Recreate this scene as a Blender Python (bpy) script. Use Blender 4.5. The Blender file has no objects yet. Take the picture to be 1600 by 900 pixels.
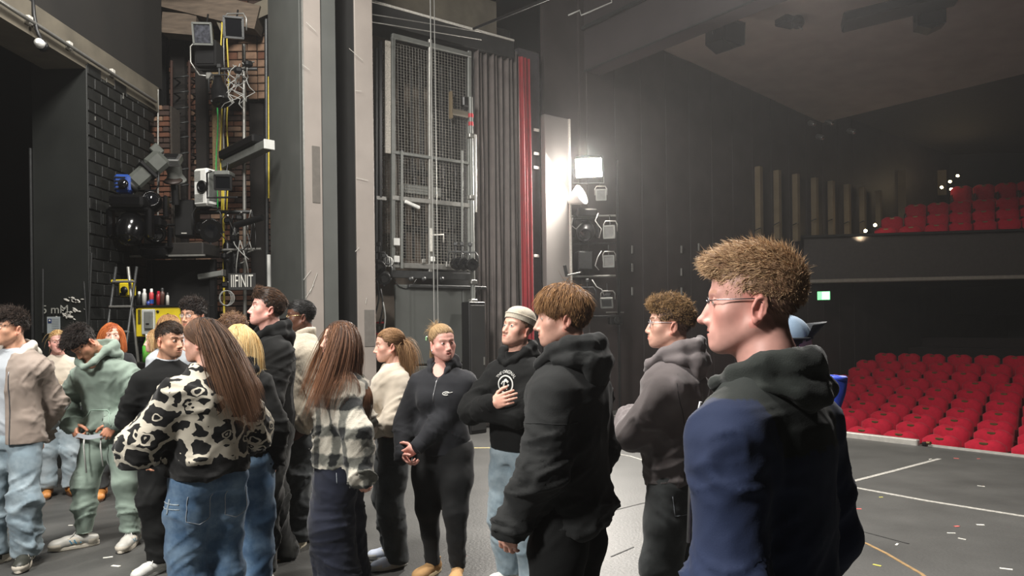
import bpy, bmesh, math, random
import numpy as np
from mathutils import Vector, Matrix
from mathutils.bvhtree import BVHTree

# ---------------------------------------------------------------- camera
scene = bpy.context.scene
COL = scene.collection
F = 1155.0            # focal length in pixels of the 1600x900 frame
HC = 1.62             # camera height above the stage floor
HOR = 510.0           # image row of the optical axis
ROLL = 0.0122
cam_d = bpy.data.cameras.new('camera')
cam_d.sensor_width = 36.0
cam_d.lens = 36.0 * F / 1600.0
cam_d.shift_y = (HOR - 450.0) / 1600.0
cam_d.clip_start = 0.05
cam_d.clip_end = 200
cam = bpy.data.objects.new('camera', cam_d)
COL.objects.link(cam)
_c, _s = math.cos(ROLL), math.sin(ROLL)
# camera axes in world: x right (tilted by the roll), y up, z backwards
cam.matrix_world = Matrix(((_c, _s, 0, 0), (0, 0, -1, 0), (-_s, _c, 0, HC), (0, 0, 0, 1)))
scene.camera = cam
# ---------------------------------------------------------------- world, lights, exposure
scene.view_settings.view_transform = 'Standard'
scene.view_settings.look = 'None'
scene.view_settings.gamma = 1.0
scene.view_settings.use_curve_mapping = False
scene.view_settings.exposure = 0.0
w = bpy.data.worlds.new('dark_theatre')
scene.world = w
w.use_nodes = True
w.node_tree.nodes['Background'].inputs[0].default_value = (0.95, 0.95, 1.0, 1)
w.node_tree.nodes['Background'].inputs[1].default_value = 0.02


def lamp(kind, loc, target, power, size=1.0, color=(1, 1, 1), size_y=None, spot=None, blend=0.5):
    l = bpy.data.lights.new(kind.lower() + '_lamp', kind)
    l.energy = power
    l.color = color
    if kind == 'AREA':
        l.size = size
        if size_y:
            l.shape = 'RECTANGLE'
            l.size_y = size_y
    else:
        l.shadow_soft_size = size
    if kind == 'SPOT':
        l.spot_size = spot
        l.spot_blend = blend
    o = bpy.data.objects.new(l.name, l)
    COL.objects.link(o)
    o.location = loc
    o.rotation_euler = (Vector(target) - Vector(loc)).to_track_quat('-Z', 'Y').to_euler()
    return o


# the stage's overhead work lights (in the fly loft above the frame), plus added spill and wing lamps
lamp('AREA', (-2.2, 3.2, 7.6), (-1.6, 6.0, 0.8), 860, 1.6, (1.0, 0.96, 0.90))
lamp('SPOT', (-4.6, -0.8, 5.4), (0.2, 4.5, 1.1), 2300, 0.5, (1.0, 0.97, 0.93), spot=1.45, blend=0.6)
lamp('POINT', (1.2, 12.75, 4.42), (0, 0, 0), 42, 0.2, (1.0, 0.94, 0.88))  # point lamp added by the flood to spill light on wall and ceiling
lamp('AREA', (3.3, 7.7, 6.2), (0.9, 3.4, 1.1), 560, 0.6, (1.0, 0.95, 0.90))
lamp('AREA', (-2.9, 7.0, 7.4), (-4.7, 10.4, 2.6), 190, 0.7, (1.0, 0.97, 0.92))  # lamp added to brighten the left wing
# the lit flood beside the proscenium
lamp('AREA', (1.28, 12.86, 4.42), (0.2, 6.0, 0.6), 560, 0.42, (1.0, 0.94, 0.86), size_y=0.3)
# spot added on the stage side to light the front stalls
lamp('SPOT', (4.6, 7.2, 6.2), (8.5, 10.0, -0.2), 300, 0.3, (1.0, 0.93, 0.88), spot=1.25, blend=0.9)
# thin stage haze in the air
_v = w.node_tree.nodes.new('ShaderNodeVolumeScatter')
_v.inputs['Density'].default_value = 0.0017
_v.inputs['Anisotropy'].default_value = 0.65
w.node_tree.links.new(_v.outputs[0], w.node_tree.nodes['World Output'].inputs['Volume'])

# ---------------------------------------------------------------- helpers
rnd = random.Random(7)
NR = np.random.RandomState(11)


def W(px, py, D):
    """the point seen at (px, py) at depth D from the camera"""
    u = (px - 800.0) / F
    v = (HOR - py) / F
    return Vector((D * (u + v * ROLL), D, HC + D * (v - u * ROLL)))


def FL(px, py):
    u = (px - 800.0) / F
    v = (HOR - py) / F
    D = HC / -(v - u * ROLL)
    return Vector((D * (u + v * ROLL), D, 0.0))


EA = Vector((0.6, -0.8, 0.0))    # along the stage front
EB = Vector((0.8, 0.6, 0.0))     # from the stage into the auditorium


def AB(a, b, z=0.0):
    p = EA * a + EB * b
    return Vector((p.x, p.y, z))


ROT_AB = math.atan2(EA.y, EA.x)   # rotation whose local x is EA and local y is EB


def depth_on_a(px, a):
    u = (px - 800.0) / F
    return -a / (0.8 - 0.6 * u)


def depth_on_b(px, b):
    u = (px - 800.0) / F
    return b / (0.8 * u + 0.6)


def lin(c):
    if isinstance(c, str):
        c = c.lstrip('#')
        c = [int(c[i:i + 2], 16) / 255.0 for i in (0, 2, 4)]
    return tuple(x / 12.92 if x <= 0.04045 else ((x + 0.055) / 1.055) ** 2.4 for x in c[:3])


MATS = {}


def mat(name, color=(0.5, 0.5, 0.5), rough=0.6, metal=0.0, var=0.12, scale=14.0, bump=0.0, bscale=None,
        emit=None, estr=0.0, attr=False, sheen=0.0, stretch=None, alpha=None, coat=0.0, spec=0.5):
    if name in MATS:
        return MATS[name]
    col = lin(color) if isinstance(color, str) else color
    m = bpy.data.materials.new(name)
    m.use_nodes = True
    nt = m.node_tree
    N, Lk = nt.nodes, nt.links
    b = N['Principled BSDF']
    b.inputs['Roughness'].default_value = rough
    b.inputs['Metallic'].default_value = metal
    b.inputs['Specular IOR Level'].default_value = spec
    if coat:
        b.inputs['Coat Weight'].default_value = coat
    if sheen:
        b.inputs['Sheen Weight'].default_value = sheen
        b.inputs['Sheen Roughness'].default_value = 0.5
    tc = N.new('ShaderNodeTexCoord')
    mp = N.new('ShaderNodeMapping')
    if stretch:
        mp.inputs['Scale'].default_value = stretch
    Lk.new(tc.outputs['Object'], mp.inputs['Vector'])
    no = N.new('ShaderNodeTexNoise')
    no.inputs['Scale'].default_value = scale
    no.inputs['Detail'].default_value = 5
    Lk.new(mp.outputs['Vector'], no.inputs['Vector'])
    mr = N.new('ShaderNodeMapRange')
    mr.inputs['From Min'].default_value = 0.3
    mr.inputs['From Max'].default_value = 0.7
    mr.inputs['To Min'].default_value = 1 - var
    mr.inputs['To Max'].default_value = 1 + var
    Lk.new(no.outputs['Fac'], mr.inputs['Value'])
    mx = N.new('ShaderNodeMix')
    mx.data_type = 'RGBA'
    mx.blend_type = 'MULTIPLY'
    mx.inputs['Factor'].default_value = 1.0
    if attr:
        at = N.new('ShaderNodeAttribute')
        at.attribute_name = 'Col'
        Lk.new(at.outputs['Color'], mx.inputs['A'])
    else:
        mx.inputs['A'].default_value = (*col, 1)
    Lk.new(mr.outputs['Result'], mx.inputs['B'])
    Lk.new(mx.outputs['Result'], b.inputs['Base Color'])
    if bump:
        n2 = N.new('ShaderNodeTexNoise')
        n2.inputs['Scale'].default_value = bscale or scale * 6
        n2.inputs['Detail'].default_value = 3
        Lk.new(mp.outputs['Vector'], n2.inputs['Vector'])
        bp = N.new('ShaderNodeBump')
        bp.inputs['Strength'].default_value = bump
        bp.inputs['Distance'].default_value = 0.01
        Lk.new(n2.outputs['Fac'], bp.inputs['Height'])
        Lk.new(bp.outputs['Normal'], b.inputs['Normal'])
    if emit is not None:
        b.inputs['Emission Color'].default_value = (*(lin(emit) if isinstance(emit, str) else emit), 1)
        b.inputs['Emission Strength'].default_value = estr
    if alpha is not None:
        b.inputs['Alpha'].default_value = alpha
    MATS[name] = m
    return m


class MB:
    """collects shapes, then links them as ONE mesh object"""

    def __init__(self):
        self.v, self.f, self.smooth = [], [], []

    def add(self, vs, fs, smooth=False):
        o = len(self.v)
        self.v.extend([tuple(p) for p in vs])
        for f in fs:
            self.f.append(tuple(i + o for i in f))
            self.smooth.append(smooth)

    def box(self, c, s, rz=0.0, R=None, ch=0.0):
        c = Vector(c)
        hx, hy, hz = s[0] / 2, s[1] / 2, s[2] / 2
        if R is None:
            R = Matrix.Rotation(rz, 3, 'Z')
        if ch <= 0:
            vs = [Vector((x * hx, y * hy, z * hz)) for x in (-1, 1) for y in (-1, 1) for z in (-1, 1)]
            fs = [(0, 1, 3, 2), (4, 6, 7, 5), (0, 4, 5, 1), (2, 3, 7, 6), (0, 2, 6, 4), (1, 5, 7, 3)]
        else:
            ch = min(ch, hx * 0.9, hy * 0.9, hz * 0.9)
            vs, idx = [], {}
            for x in (-1, 1):
                for y in (-1, 1):
                    for z in (-1, 1):
                        for ax in range(3):
                            p = [x * hx, y * hy, z * hz]
                            for q in range(3):
                                if q != ax:
                                    p[q] -= (x, y, z)[q] * ch
                            idx[(x, y, z, ax)] = len(vs)
                            vs.append(Vector(p))
            fs = []
            for ax in range(3):
                o1, o2 = [q for q in range(3) if q != ax]
                for sgn in (-1, 1):
                    ring = []
                    for (p, q) in ((-1, -1), (1, -1), (1, 1), (-1, 1)):
                        k = [0, 0, 0]
                        k[ax], k[o1], k[o2] = sgn, p, q
                        ring.append(idx[(*k, ax)])
                    fs.append(tuple(ring if (sgn > 0) == (ax != 1) else ring[::-1]))
                for p in (-1, 1):
                    for q in (-1, 1):
                        k1, k2 = [0, 0, 0], [0, 0, 0]
                        k1[ax], k2[ax] = -1, 1
                        k1[o1] = k2[o1] = p
                        k1[o2] = k2[o2] = q
                        fs.append((idx[(*k1, o1)], idx[(*k2, o1)], idx[(*k2, o2)], idx[(*k1, o2)]))
            for x in (-1, 1):
                for y in (-1, 1):
                    for z in (-1, 1):
                        fs.append(tuple(idx[(x, y, z, a)] for a in range(3)))
        self.add([c + R @ p for p in vs], fs)
        return self

    def cyl(self, p0, p1, r0, r1=None, n=12, cap=True):
        p0, p1 = Vector(p0), Vector(p1)
        r1 = r0 if r1 is None else r1
        d = (p1 - p0).normalized()
        a = d.orthogonal().normalized()
        b = d.cross(a)
        vs = []
        for p, r in ((p0, r0), (p1, r1)):
            for i in range(n):
                t = 2 * math.pi * i / n
                vs.append(p + a * (r * math.cos(t)) + b * (r * math.sin(t)))
        self.add(vs, [(i, (i + 1) % n, n + (i + 1) % n, n + i) for i in range(n)], True)
        if cap:
            self.add(vs[:n], [tuple(range(n))[::-1]])
            self.add(vs[n:], [tuple(range(n))])
        return self

    def tube(self, pts, r, n=6, closed=False, r1=None):
        pts = [Vector(p) for p in pts]
        m = len(pts)
        vs = []
        prev = None
        for i, p in enumerate(pts):
            if closed:
                d = pts[(i + 1) % m] - pts[i - 1]
            else:
                d = pts[min(i + 1, m - 1)] - pts[max(i - 1, 0)]
            d = d.normalized() if d.length > 1e-9 else Vector((0, 0, 1))
            if prev is None:
                a = d.orthogonal().normalized()
            else:
                a = prev - d * prev.dot(d)
                a = a.normalized() if a.length > 1e-6 else d.orthogonal().normalized()
            prev = a
            b = d.cross(a)
            rr = r if r1 is None else r + (r1 - r) * i / max(1, m - 1)
            for k in range(n):
                t = 2 * math.pi * k / n
                vs.append(p + a * (rr * math.cos(t)) + b * (rr * math.sin(t)))
        fs = []
        for i in range(m if closed else m - 1):
            j = (i + 1) % m
            for k in range(n):
                fs.append((i * n + k, i * n + (k + 1) % n, j * n + (k + 1) % n, j * n + k))
        if not closed:
            fs += [tuple(range(n))[::-1], tuple((m - 1) * n + k for k in range(n))]
        self.add(vs, fs, True)
        return self

    def lathe(self, prof, origin=(0, 0, 0), axis=(0, 0, 1), n=16, smooth=True):
        """prof: list of (radius, distance along the axis)"""
        o, d = Vector(origin), Vector(axis).normalized()
        a = d.orthogonal().normalized()
        b = d.cross(a)
        vs, m = [], len(prof)
        for r, h in prof:
            for i in range(n):
                t = 2 * math.pi * i / n
                vs.append(o + d * h + a * (r * math.cos(t)) + b * (r * math.sin(t)))
        fs = []
        for j in range(m - 1):
            for i in range(n):
                fs.append((j * n + i, j * n + (i + 1) % n, (j + 1) * n + (i + 1) % n, (j + 1) * n + i))
        self.add(vs, fs, smooth)
        self.add(vs[:n], [tuple(range(n))[::-1]])
        self.add(vs[-n:], [tuple(range(n))])
        return self

    def prism(self, outline, fr, depth):
        """outline: (x, z) pairs in the plane of frame fr (origin, xdir, zdir); extruded along the normal"""
        o, xd, zd = [Vector(q) for q in fr]
        nrm = xd.cross(zd).normalized()
        n = len(outline)
        v0 = [o + xd * p[0] + zd * p[1] for p in outline]
        v1 = [p + nrm * depth for p in v0]
        self.add(v0 + v1, [tuple(range(n)), tuple(range(n, 2 * n))[::-1]] +
                 [(i, n + i, n + (i + 1) % n, (i + 1) % n) for i in range(n)])
        return self

    def mesh(self, name, m=None):
        me = bpy.data.meshes.new(name)
        me.from_pydata(self.v, [], self.f)
        me.polygons.foreach_set('use_smooth', self.smooth)
        bm = bmesh.new()
        bm.from_mesh(me)
        bmesh.ops.recalc_face_normals(bm, faces=bm.faces)
        bm.to_mesh(me)
        bm.free()
        if m:
            me.materials.append(m)
        return me

    def build(self, name, m, parent=None, loc=None, rz=0.0, kind=None):
        return link(name, self.mesh(name, m), parent, loc, rz, kind)


def link(name, me, parent=None, loc=None, rz=0.0, kind=None):
    o = bpy.data.objects.new(name, me)
    COL.objects.link(o)
    if parent is not None:
        o.parent = parent
    if loc is not None:
        o.location = loc
    if rz:
        o.rotation_euler = (0, 0, rz)
    if kind:
        o['kind'] = kind
    return o


def tag(o, label, cat, group=None):
    o['label'] = label
    o['category'] = cat
    if group:
        o['group'] = group
    return o


def thing(name, label, cat, loc=(0, 0, 0), rz=0.0, group=None, rot=None):
    o = bpy.data.objects.new(name, None)
    COL.objects.link(o)
    o.empty_display_size = 0.1
    o.location = loc
    o.rotation_euler = rot if rot is not None else (0, 0, rz)
    return tag(o, label, cat, group)


def struct(mb, name, m, loc=None, rz=0.0, parent=None):
    return mb.build(name, m, parent, loc, rz, 'structure')


def copy_tree(o, parent=None):
    c = o.copy()
    COL.objects.link(c)
    if parent is not None:
        c.parent = parent
    for ch in list(o.children):
        copy_tree(ch, c)
    return c


def text_mesh(s, size, depth=0.002, name='lettering'):
    cu = bpy.data.curves.new('letters', 'FONT')
    cu.body = s
    cu.size = size
    cu.extrude = depth / 2
    cu.align_x = 'CENTER'
    cu.align_y = 'CENTER'
    o = bpy.data.objects.new('letters', cu)
    COL.objects.link(o)
    dg = bpy.context.evaluated_depsgraph_get()
    me = bpy.data.meshes.new_from_object(o.evaluated_get(dg))
    bpy.data.objects.remove(o)
    me.name = name
    me.materials.clear()
    return me


def frame_dir(d, up=(0, 0, 1)):
    """rotation whose local -Y looks along d"""
    d = Vector(d).normalized()
    y = -d
    x = y.cross(Vector(up))
    x = x.normalized() if x.length > 1e-6 else Vector((1, 0, 0))
    z = x.cross(y)
    return Matrix((x, y, z)).transposed()

# ---------------------------------------------------------------- materials of the place
M_floor = mat('stage_floor_paint', '#4a4a48', 0.5, var=0.22, scale=1.6, bump=0.25, bscale=45, spec=0.35)
M_black = mat('black_paint', '#1b1b1a', 0.7, var=0.25, scale=3)
M_void = mat('black_cloth', '#0d0d0d', 0.95, var=0.2, scale=4)
M_wallside = mat('dark_brown_wall', '#3a3433', 0.6, var=0.18, scale=2.0)
M_tower = mat('grey_green_steel', '#4b4d4a', 0.55, var=0.10, scale=2.5, bump=0.03)
M_towerl = mat('warm_grey_steel', '#8a827b', 0.55, var=0.09, scale=2.5, bump=0.03)
M_steel = mat('grey_steel', '#8c8b86', 0.4, 0.6, var=0.12, scale=20)
M_dsteel = mat('dark_steel', '#3a3b3b', 0.45, 0.5, var=0.15, scale=20)
M_blk = mat('black_metal', '#131314', 0.38, 0.3, var=0.2, scale=30)
M_glossblk = mat('gloss_black_plastic', '#0b0b0c', 0.16, var=0.1, scale=30)
M_white = mat('white_plastic', '#d2d2cd', 0.45, var=0.06)
M_scuff = mat('pale_scuff', '#b9b6ae', 0.8, var=0.2, scale=40)
M_greymetal = mat('grey_painted_metal', '#6d6f6b', 0.45, 0.2, var=0.1)
M_brickred = mat('red_brick', '#50301f', 0.85, var=0.35, scale=9, bump=0.4)
M_brickb = mat('dark_brick', '#30211a', 0.85, var=0.4, scale=7, bump=0.4)
M_brickp = mat('pale_brick', '#6d5543', 0.85, var=0.35, scale=9, bump=0.4)
M_mortar = mat('old_mortar', '#38322c', 0.95, var=0.2, scale=20)
M_brickk = mat('black_painted_brick', '#1b1c1b', 0.45, var=0.3, scale=6, bump=0.25)
M_mortark = mat('dusty_black_joint', '#30302d', 0.8, var=0.5, scale=9)
M_concrete = mat('dusty_concrete', '#5c564a', 0.9, var=0.25, scale=3)
M_wood = mat('dusty_timber', '#584c40', 0.85, var=0.3, scale=4, stretch=(1, 1, 6))
M_yellow = mat('yellow_enamel', '#c9b31a', 0.45, var=0.08)
M_blue = mat('blue_plastic', '#1d3f86', 0.45, var=0.1)
M_red = mat('red_velvet', '#a00c28', 0.8, var=0.12, scale=20, sheen=0.1, spec=0.2)
M_reddrape = mat('red_drape', '#850d19', 0.8, var=0.15, scale=6, sheen=0.3)
M_drape = mat('grey_black_drape', '#5a5350', 0.9, var=0.15, scale=6, sheen=0.2)
M_gold = mat('number_plate_brass', '#6d5a3a', 0.4, 0.7)
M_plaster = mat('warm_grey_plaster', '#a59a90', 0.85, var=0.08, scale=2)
M_beige = mat('beige_plaster', '#665943', 0.8, var=0.12, scale=3)
M_panel = mat('pale_grey_panel', '#6e6a67', 0.6, var=0.06, scale=3)
M_cgreen = mat('green_cable', '#2f9a4a', 0.5)
M_cyel = mat('yellow_cable', '#c7b23a', 0.5)
M_cgrey = mat('grey_cable', '#8a8a86', 0.5)
M_cblk = mat('black_cable', '#151515', 0.5)
M_glass = mat('lamp_lens', '#0d0e11', 0.08, var=0.05, coat=0.5)
M_glow = mat('lit_lamp_glass', '#ffffff', 0.3, emit='#fff2dc', estr=60)
M_bulb = mat('lit_step_lamp', '#ffffff', 0.3, emit='#ffe0a0', estr=40)
M_exit = mat('lit_exit_sign', '#ffffff', 0.3, emit='#25d26a', estr=1.6)
M_exitw = mat('lit_exit_symbol', '#ffffff', 0.3, emit='#b8ffd8', estr=2.2)
M_silver = mat('silver_reflector', '#b9bab8', 0.22, 0.9, var=0.05)

# ---------------------------------------------------------------- stage floor
mb = MB()
c = [AB(-15, 10.05), AB(9, 10.05), AB(9, -9), AB(-15, -9)]
mb.add(c + [p + Vector((0, 0, -0.12)) for p in c], [(0, 1, 2, 3), (4, 5, 6, 7), (0, 1, 5, 4), (1, 2, 6, 5), (2, 3, 7, 6), (3, 0, 4, 7)])
floor = struct(mb, 'floor', M_floor)


def strip(name, pts, wdt, m, parent=floor, z=0.003, h=0.004, kind=None):
    """a flat strip lying on the floor along a line of points"""
    pts = [Vector(p) for p in pts]
    mb = MB()
    vs, n = [], len(pts)
    for i, p in enumerate(pts):
        d = (pts[min(i + 1, n - 1)] - pts[max(i - 1, 0)]).normalized()
        s = Vector((-d.y, d.x, 0)) * wdt / 2
        vs += [p + s + Vector((0, 0, z)), p - s + Vector((0, 0, z)), p - s + Vector((0, 0, z - h)), p + s + Vector((0, 0, z - h))]
    fs = []
    for i in range(n - 1):
        a, b = i * 4, i * 4 + 4
        for k in range(4):
            fs.append((a + k, a + (k + 1) % 4, b + (k + 1) % 4, b + k))
    fs += [(0, 1, 2, 3), (4 * n - 1, 4 * n - 2, 4 * n - 3, 4 * n - 4)]
    mb.add(vs, fs)
    return mb.build(name, m, parent, kind=kind)


M_tape = mat('worn_white_tape', '#a3a19a', 0.7, var=0.35, scale=30)
M_groove = mat('turntable_brass_edge', '#a0835a', 0.5, 0.3, var=0.3, scale=12)
M_tapey = mat('yellow_tape', '#d8cf5a', 0.6)
M_tapep = mat('pink_tape', '#d0625c', 0.6)
M_tapew = mat('white_tape', '#dedcd2', 0.6, var=0.2, scale=50)
strip('floor_tape', [FL(1318, 756), FL(1400, 735), FL(1468, 717)], 0.05, M_tape)
strip('floor_tape', [FL(1325, 760), FL(1450, 783), FL(1620, 810)], 0.05, M_tape)
strip('floor_tape', [FL(955, 649), FL(1000, 653), FL(1200, 676)], 0.05, M_tape)
strip('floor_tape', [FL(735, 700), FL(870, 699), FL(1010, 697)], 0.035, mat('yellowed_tape', '#c9b27a', 0.6, var=0.3, scale=20))
strip('turntable_edge', [FL(1325, 838), FL(1355, 850), FL(1385, 865), FL(1412, 881), FL(1440, 897), FL(1462, 915)], 0.025, M_groove)
strip('turntable_edge', [FL(958, 708), FL(985, 713), FL(1010, 721), FL(1030, 732)], 0.03, M_tape)
for (a, b) in (((950, 800), (1010, 785)), ((955, 870), (990, 855)), ((1330, 826), (1420, 850))):
    strip('floor_seam', [FL(*a), FL(*b)], 0.012, M_black)
marks = [(1490, 716, 't_p'), (1527, 717, 't_p'), (1374, 777, 't_y'), (1527, 759, 't_w'), (1452, 718, 't_w'), (1492, 823, 't_p'),
         (1526, 820, 't_w'), (1400, 852, 't_w'), (1364, 882, 't_y'), (1562, 888, 't_w'), (1335, 795, 't_p'), (1497, 841, 't_w'),
         (1480, 833, 't_w'), (128, 684, 't_w'), (106, 685, 't_w'), (107, 752, 't_w'), (188, 789, 't_w'), (190, 803, 't_w'),
         (107, 821, 't_w'), (161, 872, 't_w'), (175, 884, 't_w'), (870, 718, 't_w'), (780, 795, 't_w'), (965, 673, 't_w')]
for i, (px, py, k) in enumerate(marks):
    p = FL(px, py)
    q = p + Vector((rnd.uniform(0.03, 0.07), rnd.uniform(-0.05, 0.05), 0))
    strip('tape_mark', [p, q], rnd.uniform(0.012, 0.026), {'t_p': M_tapep, 't_y': M_tapey, 't_w': M_tapew}[k])
mb = MB()
p = FL(228, 893)
for k in range(4):
    a = k * 1.7
    mb.box(p + Vector((0.03 * math.cos(a), 0.03 * math.sin(a), 0.012)), (0.10, 0.035, 0.006), R=Matrix.Rotation(a, 3, 'Z') @ Matrix.Rotation(0.35, 3, 'X'))
tag(mb.build('crumpled_tape', M_tapey), 'crumpled scrap of yellow tape on the floor by the white trainer', 'tape')
# aluminium edge along the stage front
b0 = 10.05
t = MB().box(AB(-6.0, b0 - 0.02, 0.025), (2.9, 0.09, 0.10), ROT_AB, ch=0.012)
struct(t, 'trim_1', mat('white_aluminium_edge', '#b8b5ae', 0.4, 0.3))
struct(MB().box(AB(-1.4, b0 + 0.02, 0.0), (6.1, 0.05, 0.05), ROT_AB), 'trim_2', MATS['white_aluminium_edge'])
struct(MB().box(AB(-8.9, b0 + 0.02, 0.0), (2.6, 0.05, 0.05), ROT_AB), 'trim_3', MATS['white_aluminium_edge'])
mb = MB().box(AB(-4.47, b0 - 0.02, 0.03), (0.06, 0.07, 0.05), ROT_AB, ch=0.01)
cb = mb.build('cable_end_box', M_blk)
MB().cyl(AB(-4.43, b0 - 0.05, 0.05), AB(-4.38, b0 - 0.07, 0.055), 0.02, n=10).build('brass_coupling', M_gold, cb)
tag(cb, 'small black connector with brass end at the gap in the white stage edge', 'connector')

# ---------------------------------------------------------------- auditorium
struct(MB().box(AB(-1, b0 + 0.1, -0.5), (20, 0.06, 0.9), ROT_AB), 'wall_stage_front', M_black)
mb = MB()
steps = [(11.15, -0.95)] + [(11.15 + 0.815 * i, -0.95 + 0.03 * i + 0.0085 * i * i) for i in range(1, 15)]
for i, (b, z) in enumerate(steps):
    mb.box(AB(-0.5, b + 0.4, z - 0.2), (19.4, 0.85, 0.4), ROT_AB)
mb.box(AB(-0.5, 10.55, -1.05), (19.4, 1.0, 0.2), ROT_AB)
struct(mb, 'floor_stalls', mat('dark_carpet', '#1c1414', 0.95, var=0.2, scale=30))

AW = -10.1
mb = MB().box(AB(AW - 0.15, 19.0, 4.0), (0.3, 19.6, 10.4), ROT_AB)
wall_side = struct(mb, 'wall_side', M_wallside)
# shallow upright boards on the side wall
for i in range(14):
    bb = 9.7 + i * 0.72
    zt = 7.1
    MB().box(AB(AW + 0.02, bb, zt / 2 - 0.45), (0.03, 0.712, zt + 0.9), ROT_AB, ch=0.004).build('panel', M_wallside, wall_side)
for (px, ys) in ((988, (390, 418, 455)), (1065, (390, 425, 455)), (1092, (386,))):
    for y in ys:
        D = depth_on_a(px, AW + 0.07)
        MB().box(W(px, y, D), (0.03, 0.05, 0.16), ROT_AB, ch=0.008).build('cleat', M_steel, wall_side)
struct(MB().box(AB(-1, 29.2, 3), (22, 0.3, 10), ROT_AB), 'wall_back', M_black)
struct(MB().box(AB(9.2, 19, 3), (0.3, 20, 10), ROT_AB), 'wall_far_right', M_black)
# ceiling over the auditorium, falling away from the stage
mb = MB()
p = [(-10.1, 9.7, 7.35), (9.0, 9.7, 7.35), (9.0, 17.3, 6.6), (-10.1, 17.3, 6.6)]
v = [AB(*q) for q in p] + [AB(q[0], q[1], q[2] + 0.25) for q in p]
mb.add(v, [(0, 1, 2, 3), (4, 5, 6, 7), (0, 1, 5, 4), (1, 2, 6, 5), (2, 3, 7, 6), (3, 0, 4, 7)])
struct(mb, 'ceiling', M_plaster)
mb = MB()
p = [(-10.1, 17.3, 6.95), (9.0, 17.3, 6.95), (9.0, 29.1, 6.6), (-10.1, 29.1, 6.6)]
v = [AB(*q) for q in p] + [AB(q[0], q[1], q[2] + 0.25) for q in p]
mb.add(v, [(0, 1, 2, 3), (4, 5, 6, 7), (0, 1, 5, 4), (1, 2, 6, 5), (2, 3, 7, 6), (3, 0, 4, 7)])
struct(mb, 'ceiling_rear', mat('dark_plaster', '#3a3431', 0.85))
# proscenium header
mb = MB().box(AB(-0.5, 9.5, 7.8), (19.2, 0.35, 3.0), ROT_AB)
header = struct(mb, 'beam_proscenium', mat('dark_warm_steel', '#3b3536', 0.6, var=0.1, scale=2))
MB().box(AB(-0.5, 9.31, 6.315), (19.2, 0.03, 0.025), ROT_AB).build('bottom_rail', M_dsteel, header)
MB().box(AB(-0.5, 9.28, 7.1), (19.2, 0.05, 0.06), ROT_AB).build('rail', M_dsteel, header)
# loft over the stage
struct(MB().box(AB(-3, 0.5, 9.6), (28, 20, 0.2), ROT_AB), 'ceiling_stage', M_void)

# ceiling things hanging over the stalls
def hang_box(px, py, D, size, name, label, cat, rz=0.5, m=None, tilt=0.3):
    p = W(px, py, D)
    t = thing(name, label, cat, p, 0, rot=(tilt, 0.0, rz))
    mb = MB()
    sx, sy, sz = size
    mb.prism([(-sx / 2, -sz / 2 * 0.55), (0, -sz / 2), (sx / 2, -sz / 2 * 0.55), (sx / 2, sz / 2), (-sx / 2, sz / 2)], ((0, sy / 2, 0), (1, 0, 0), (0, 0, 1)), sy)
    mb.build('cabinet', m or M_blk, t)
    MB().box((0, -sy / 2 - 0.01, 0.02), (sx * 0.86, 0.02, sz * 0.7), ch=0.008).build('grille', M_void, t)
    g = MB()
    g.tube([(-sx / 2 - 0.02, 0, 0), (-sx / 2 - 0.02, 0, sz * 0.7), (sx / 2 + 0.02, 0, sz * 0.7), (sx / 2 + 0.02, 0, 0)], 0.012)
    g.cyl((0, 0, sz * 0.7), (0, 0, sz * 0.7 + 0.5), 0.015, n=6)
    g.build('bracket', M_dsteel, t)
    return t


hang_box(1133, 58, 13.0, (0.56, 0.4, 0.50), 'hanging_loudspeaker', 'black wedge loudspeaker hung under the pale auditorium ceiling nearest the side wall', 'loudspeaker', 0.55, tilt=0.05)
hang_box(1452, 33, 12.3, (0.42, 0.34, 0.36), 'hanging_loudspeaker', 'small dark loudspeaker hung beneath the long ceiling slot at upper right', 'loudspeaker', -0.3, tilt=0.05)
mb = MB().box(W(1405, 14, 12.0), (1.7, 0.6, 0.16), 0.35, R=Matrix.Rotation(-0.12, 3, 'Y') @ Matrix.Rotation(-0.35, 3, 'Z'), ch=0.02)
struct(mb, 'ceiling_slot', M_black)

# ------------------------------------------------ theatre seats
M_seatback = M_red


def cupid(sx, h, n=9):
    """outline of a seat back with the dipped top edge"""
    pts = [(-sx * 0.86, 0.0), (sx * 0.86, 0.0), (sx * 0.97, h * 0.35), (sx, h * 0.68)]
    top = []
    for i in range(n):
        t = i / (n - 1)
        x = sx * (1 - 2 * t)
        a = abs(x) / sx
        z = h * (0.86 + 0.14 * math.sin(min(1, (1 - a) / 0.6) * math.pi / 2)) - h * 0.055 * math.exp(-(a / 0.20) ** 2)
        top.append((x, z))
    return pts + top[0:] + [(-sx, h * 0.68), (-sx * 0.97, h * 0.35)]


def puffy(outline, cz, y0, d, bulge):
    mb = MB()
    rings = [(1.0, y0 + d), (1.0, y0 + d * 0.25), (0.93, y0), (0.72, y0 - bulge * 0.8), (0.35, y0 - bulge)]
    n = len(outline)
    vs = []
    for s, y in rings:
        vs += [(x * s, y, cz + (z - cz) * s) for x, z in outline]
    fs = []
    for r in range(len(rings) - 1):
        for i in range(n):
            fs.append((r * n + i, r * n + (i + 1) % n, (r + 1) * n + (i + 1) % n, (r + 1) * n + i))
    mb.add(vs, fs, True)
    mb.add(vs[:n], [tuple(range(n))])
    mb.add(vs[-n:], [tuple(range(n))])
    return mb


seat_meshes = {}


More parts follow.
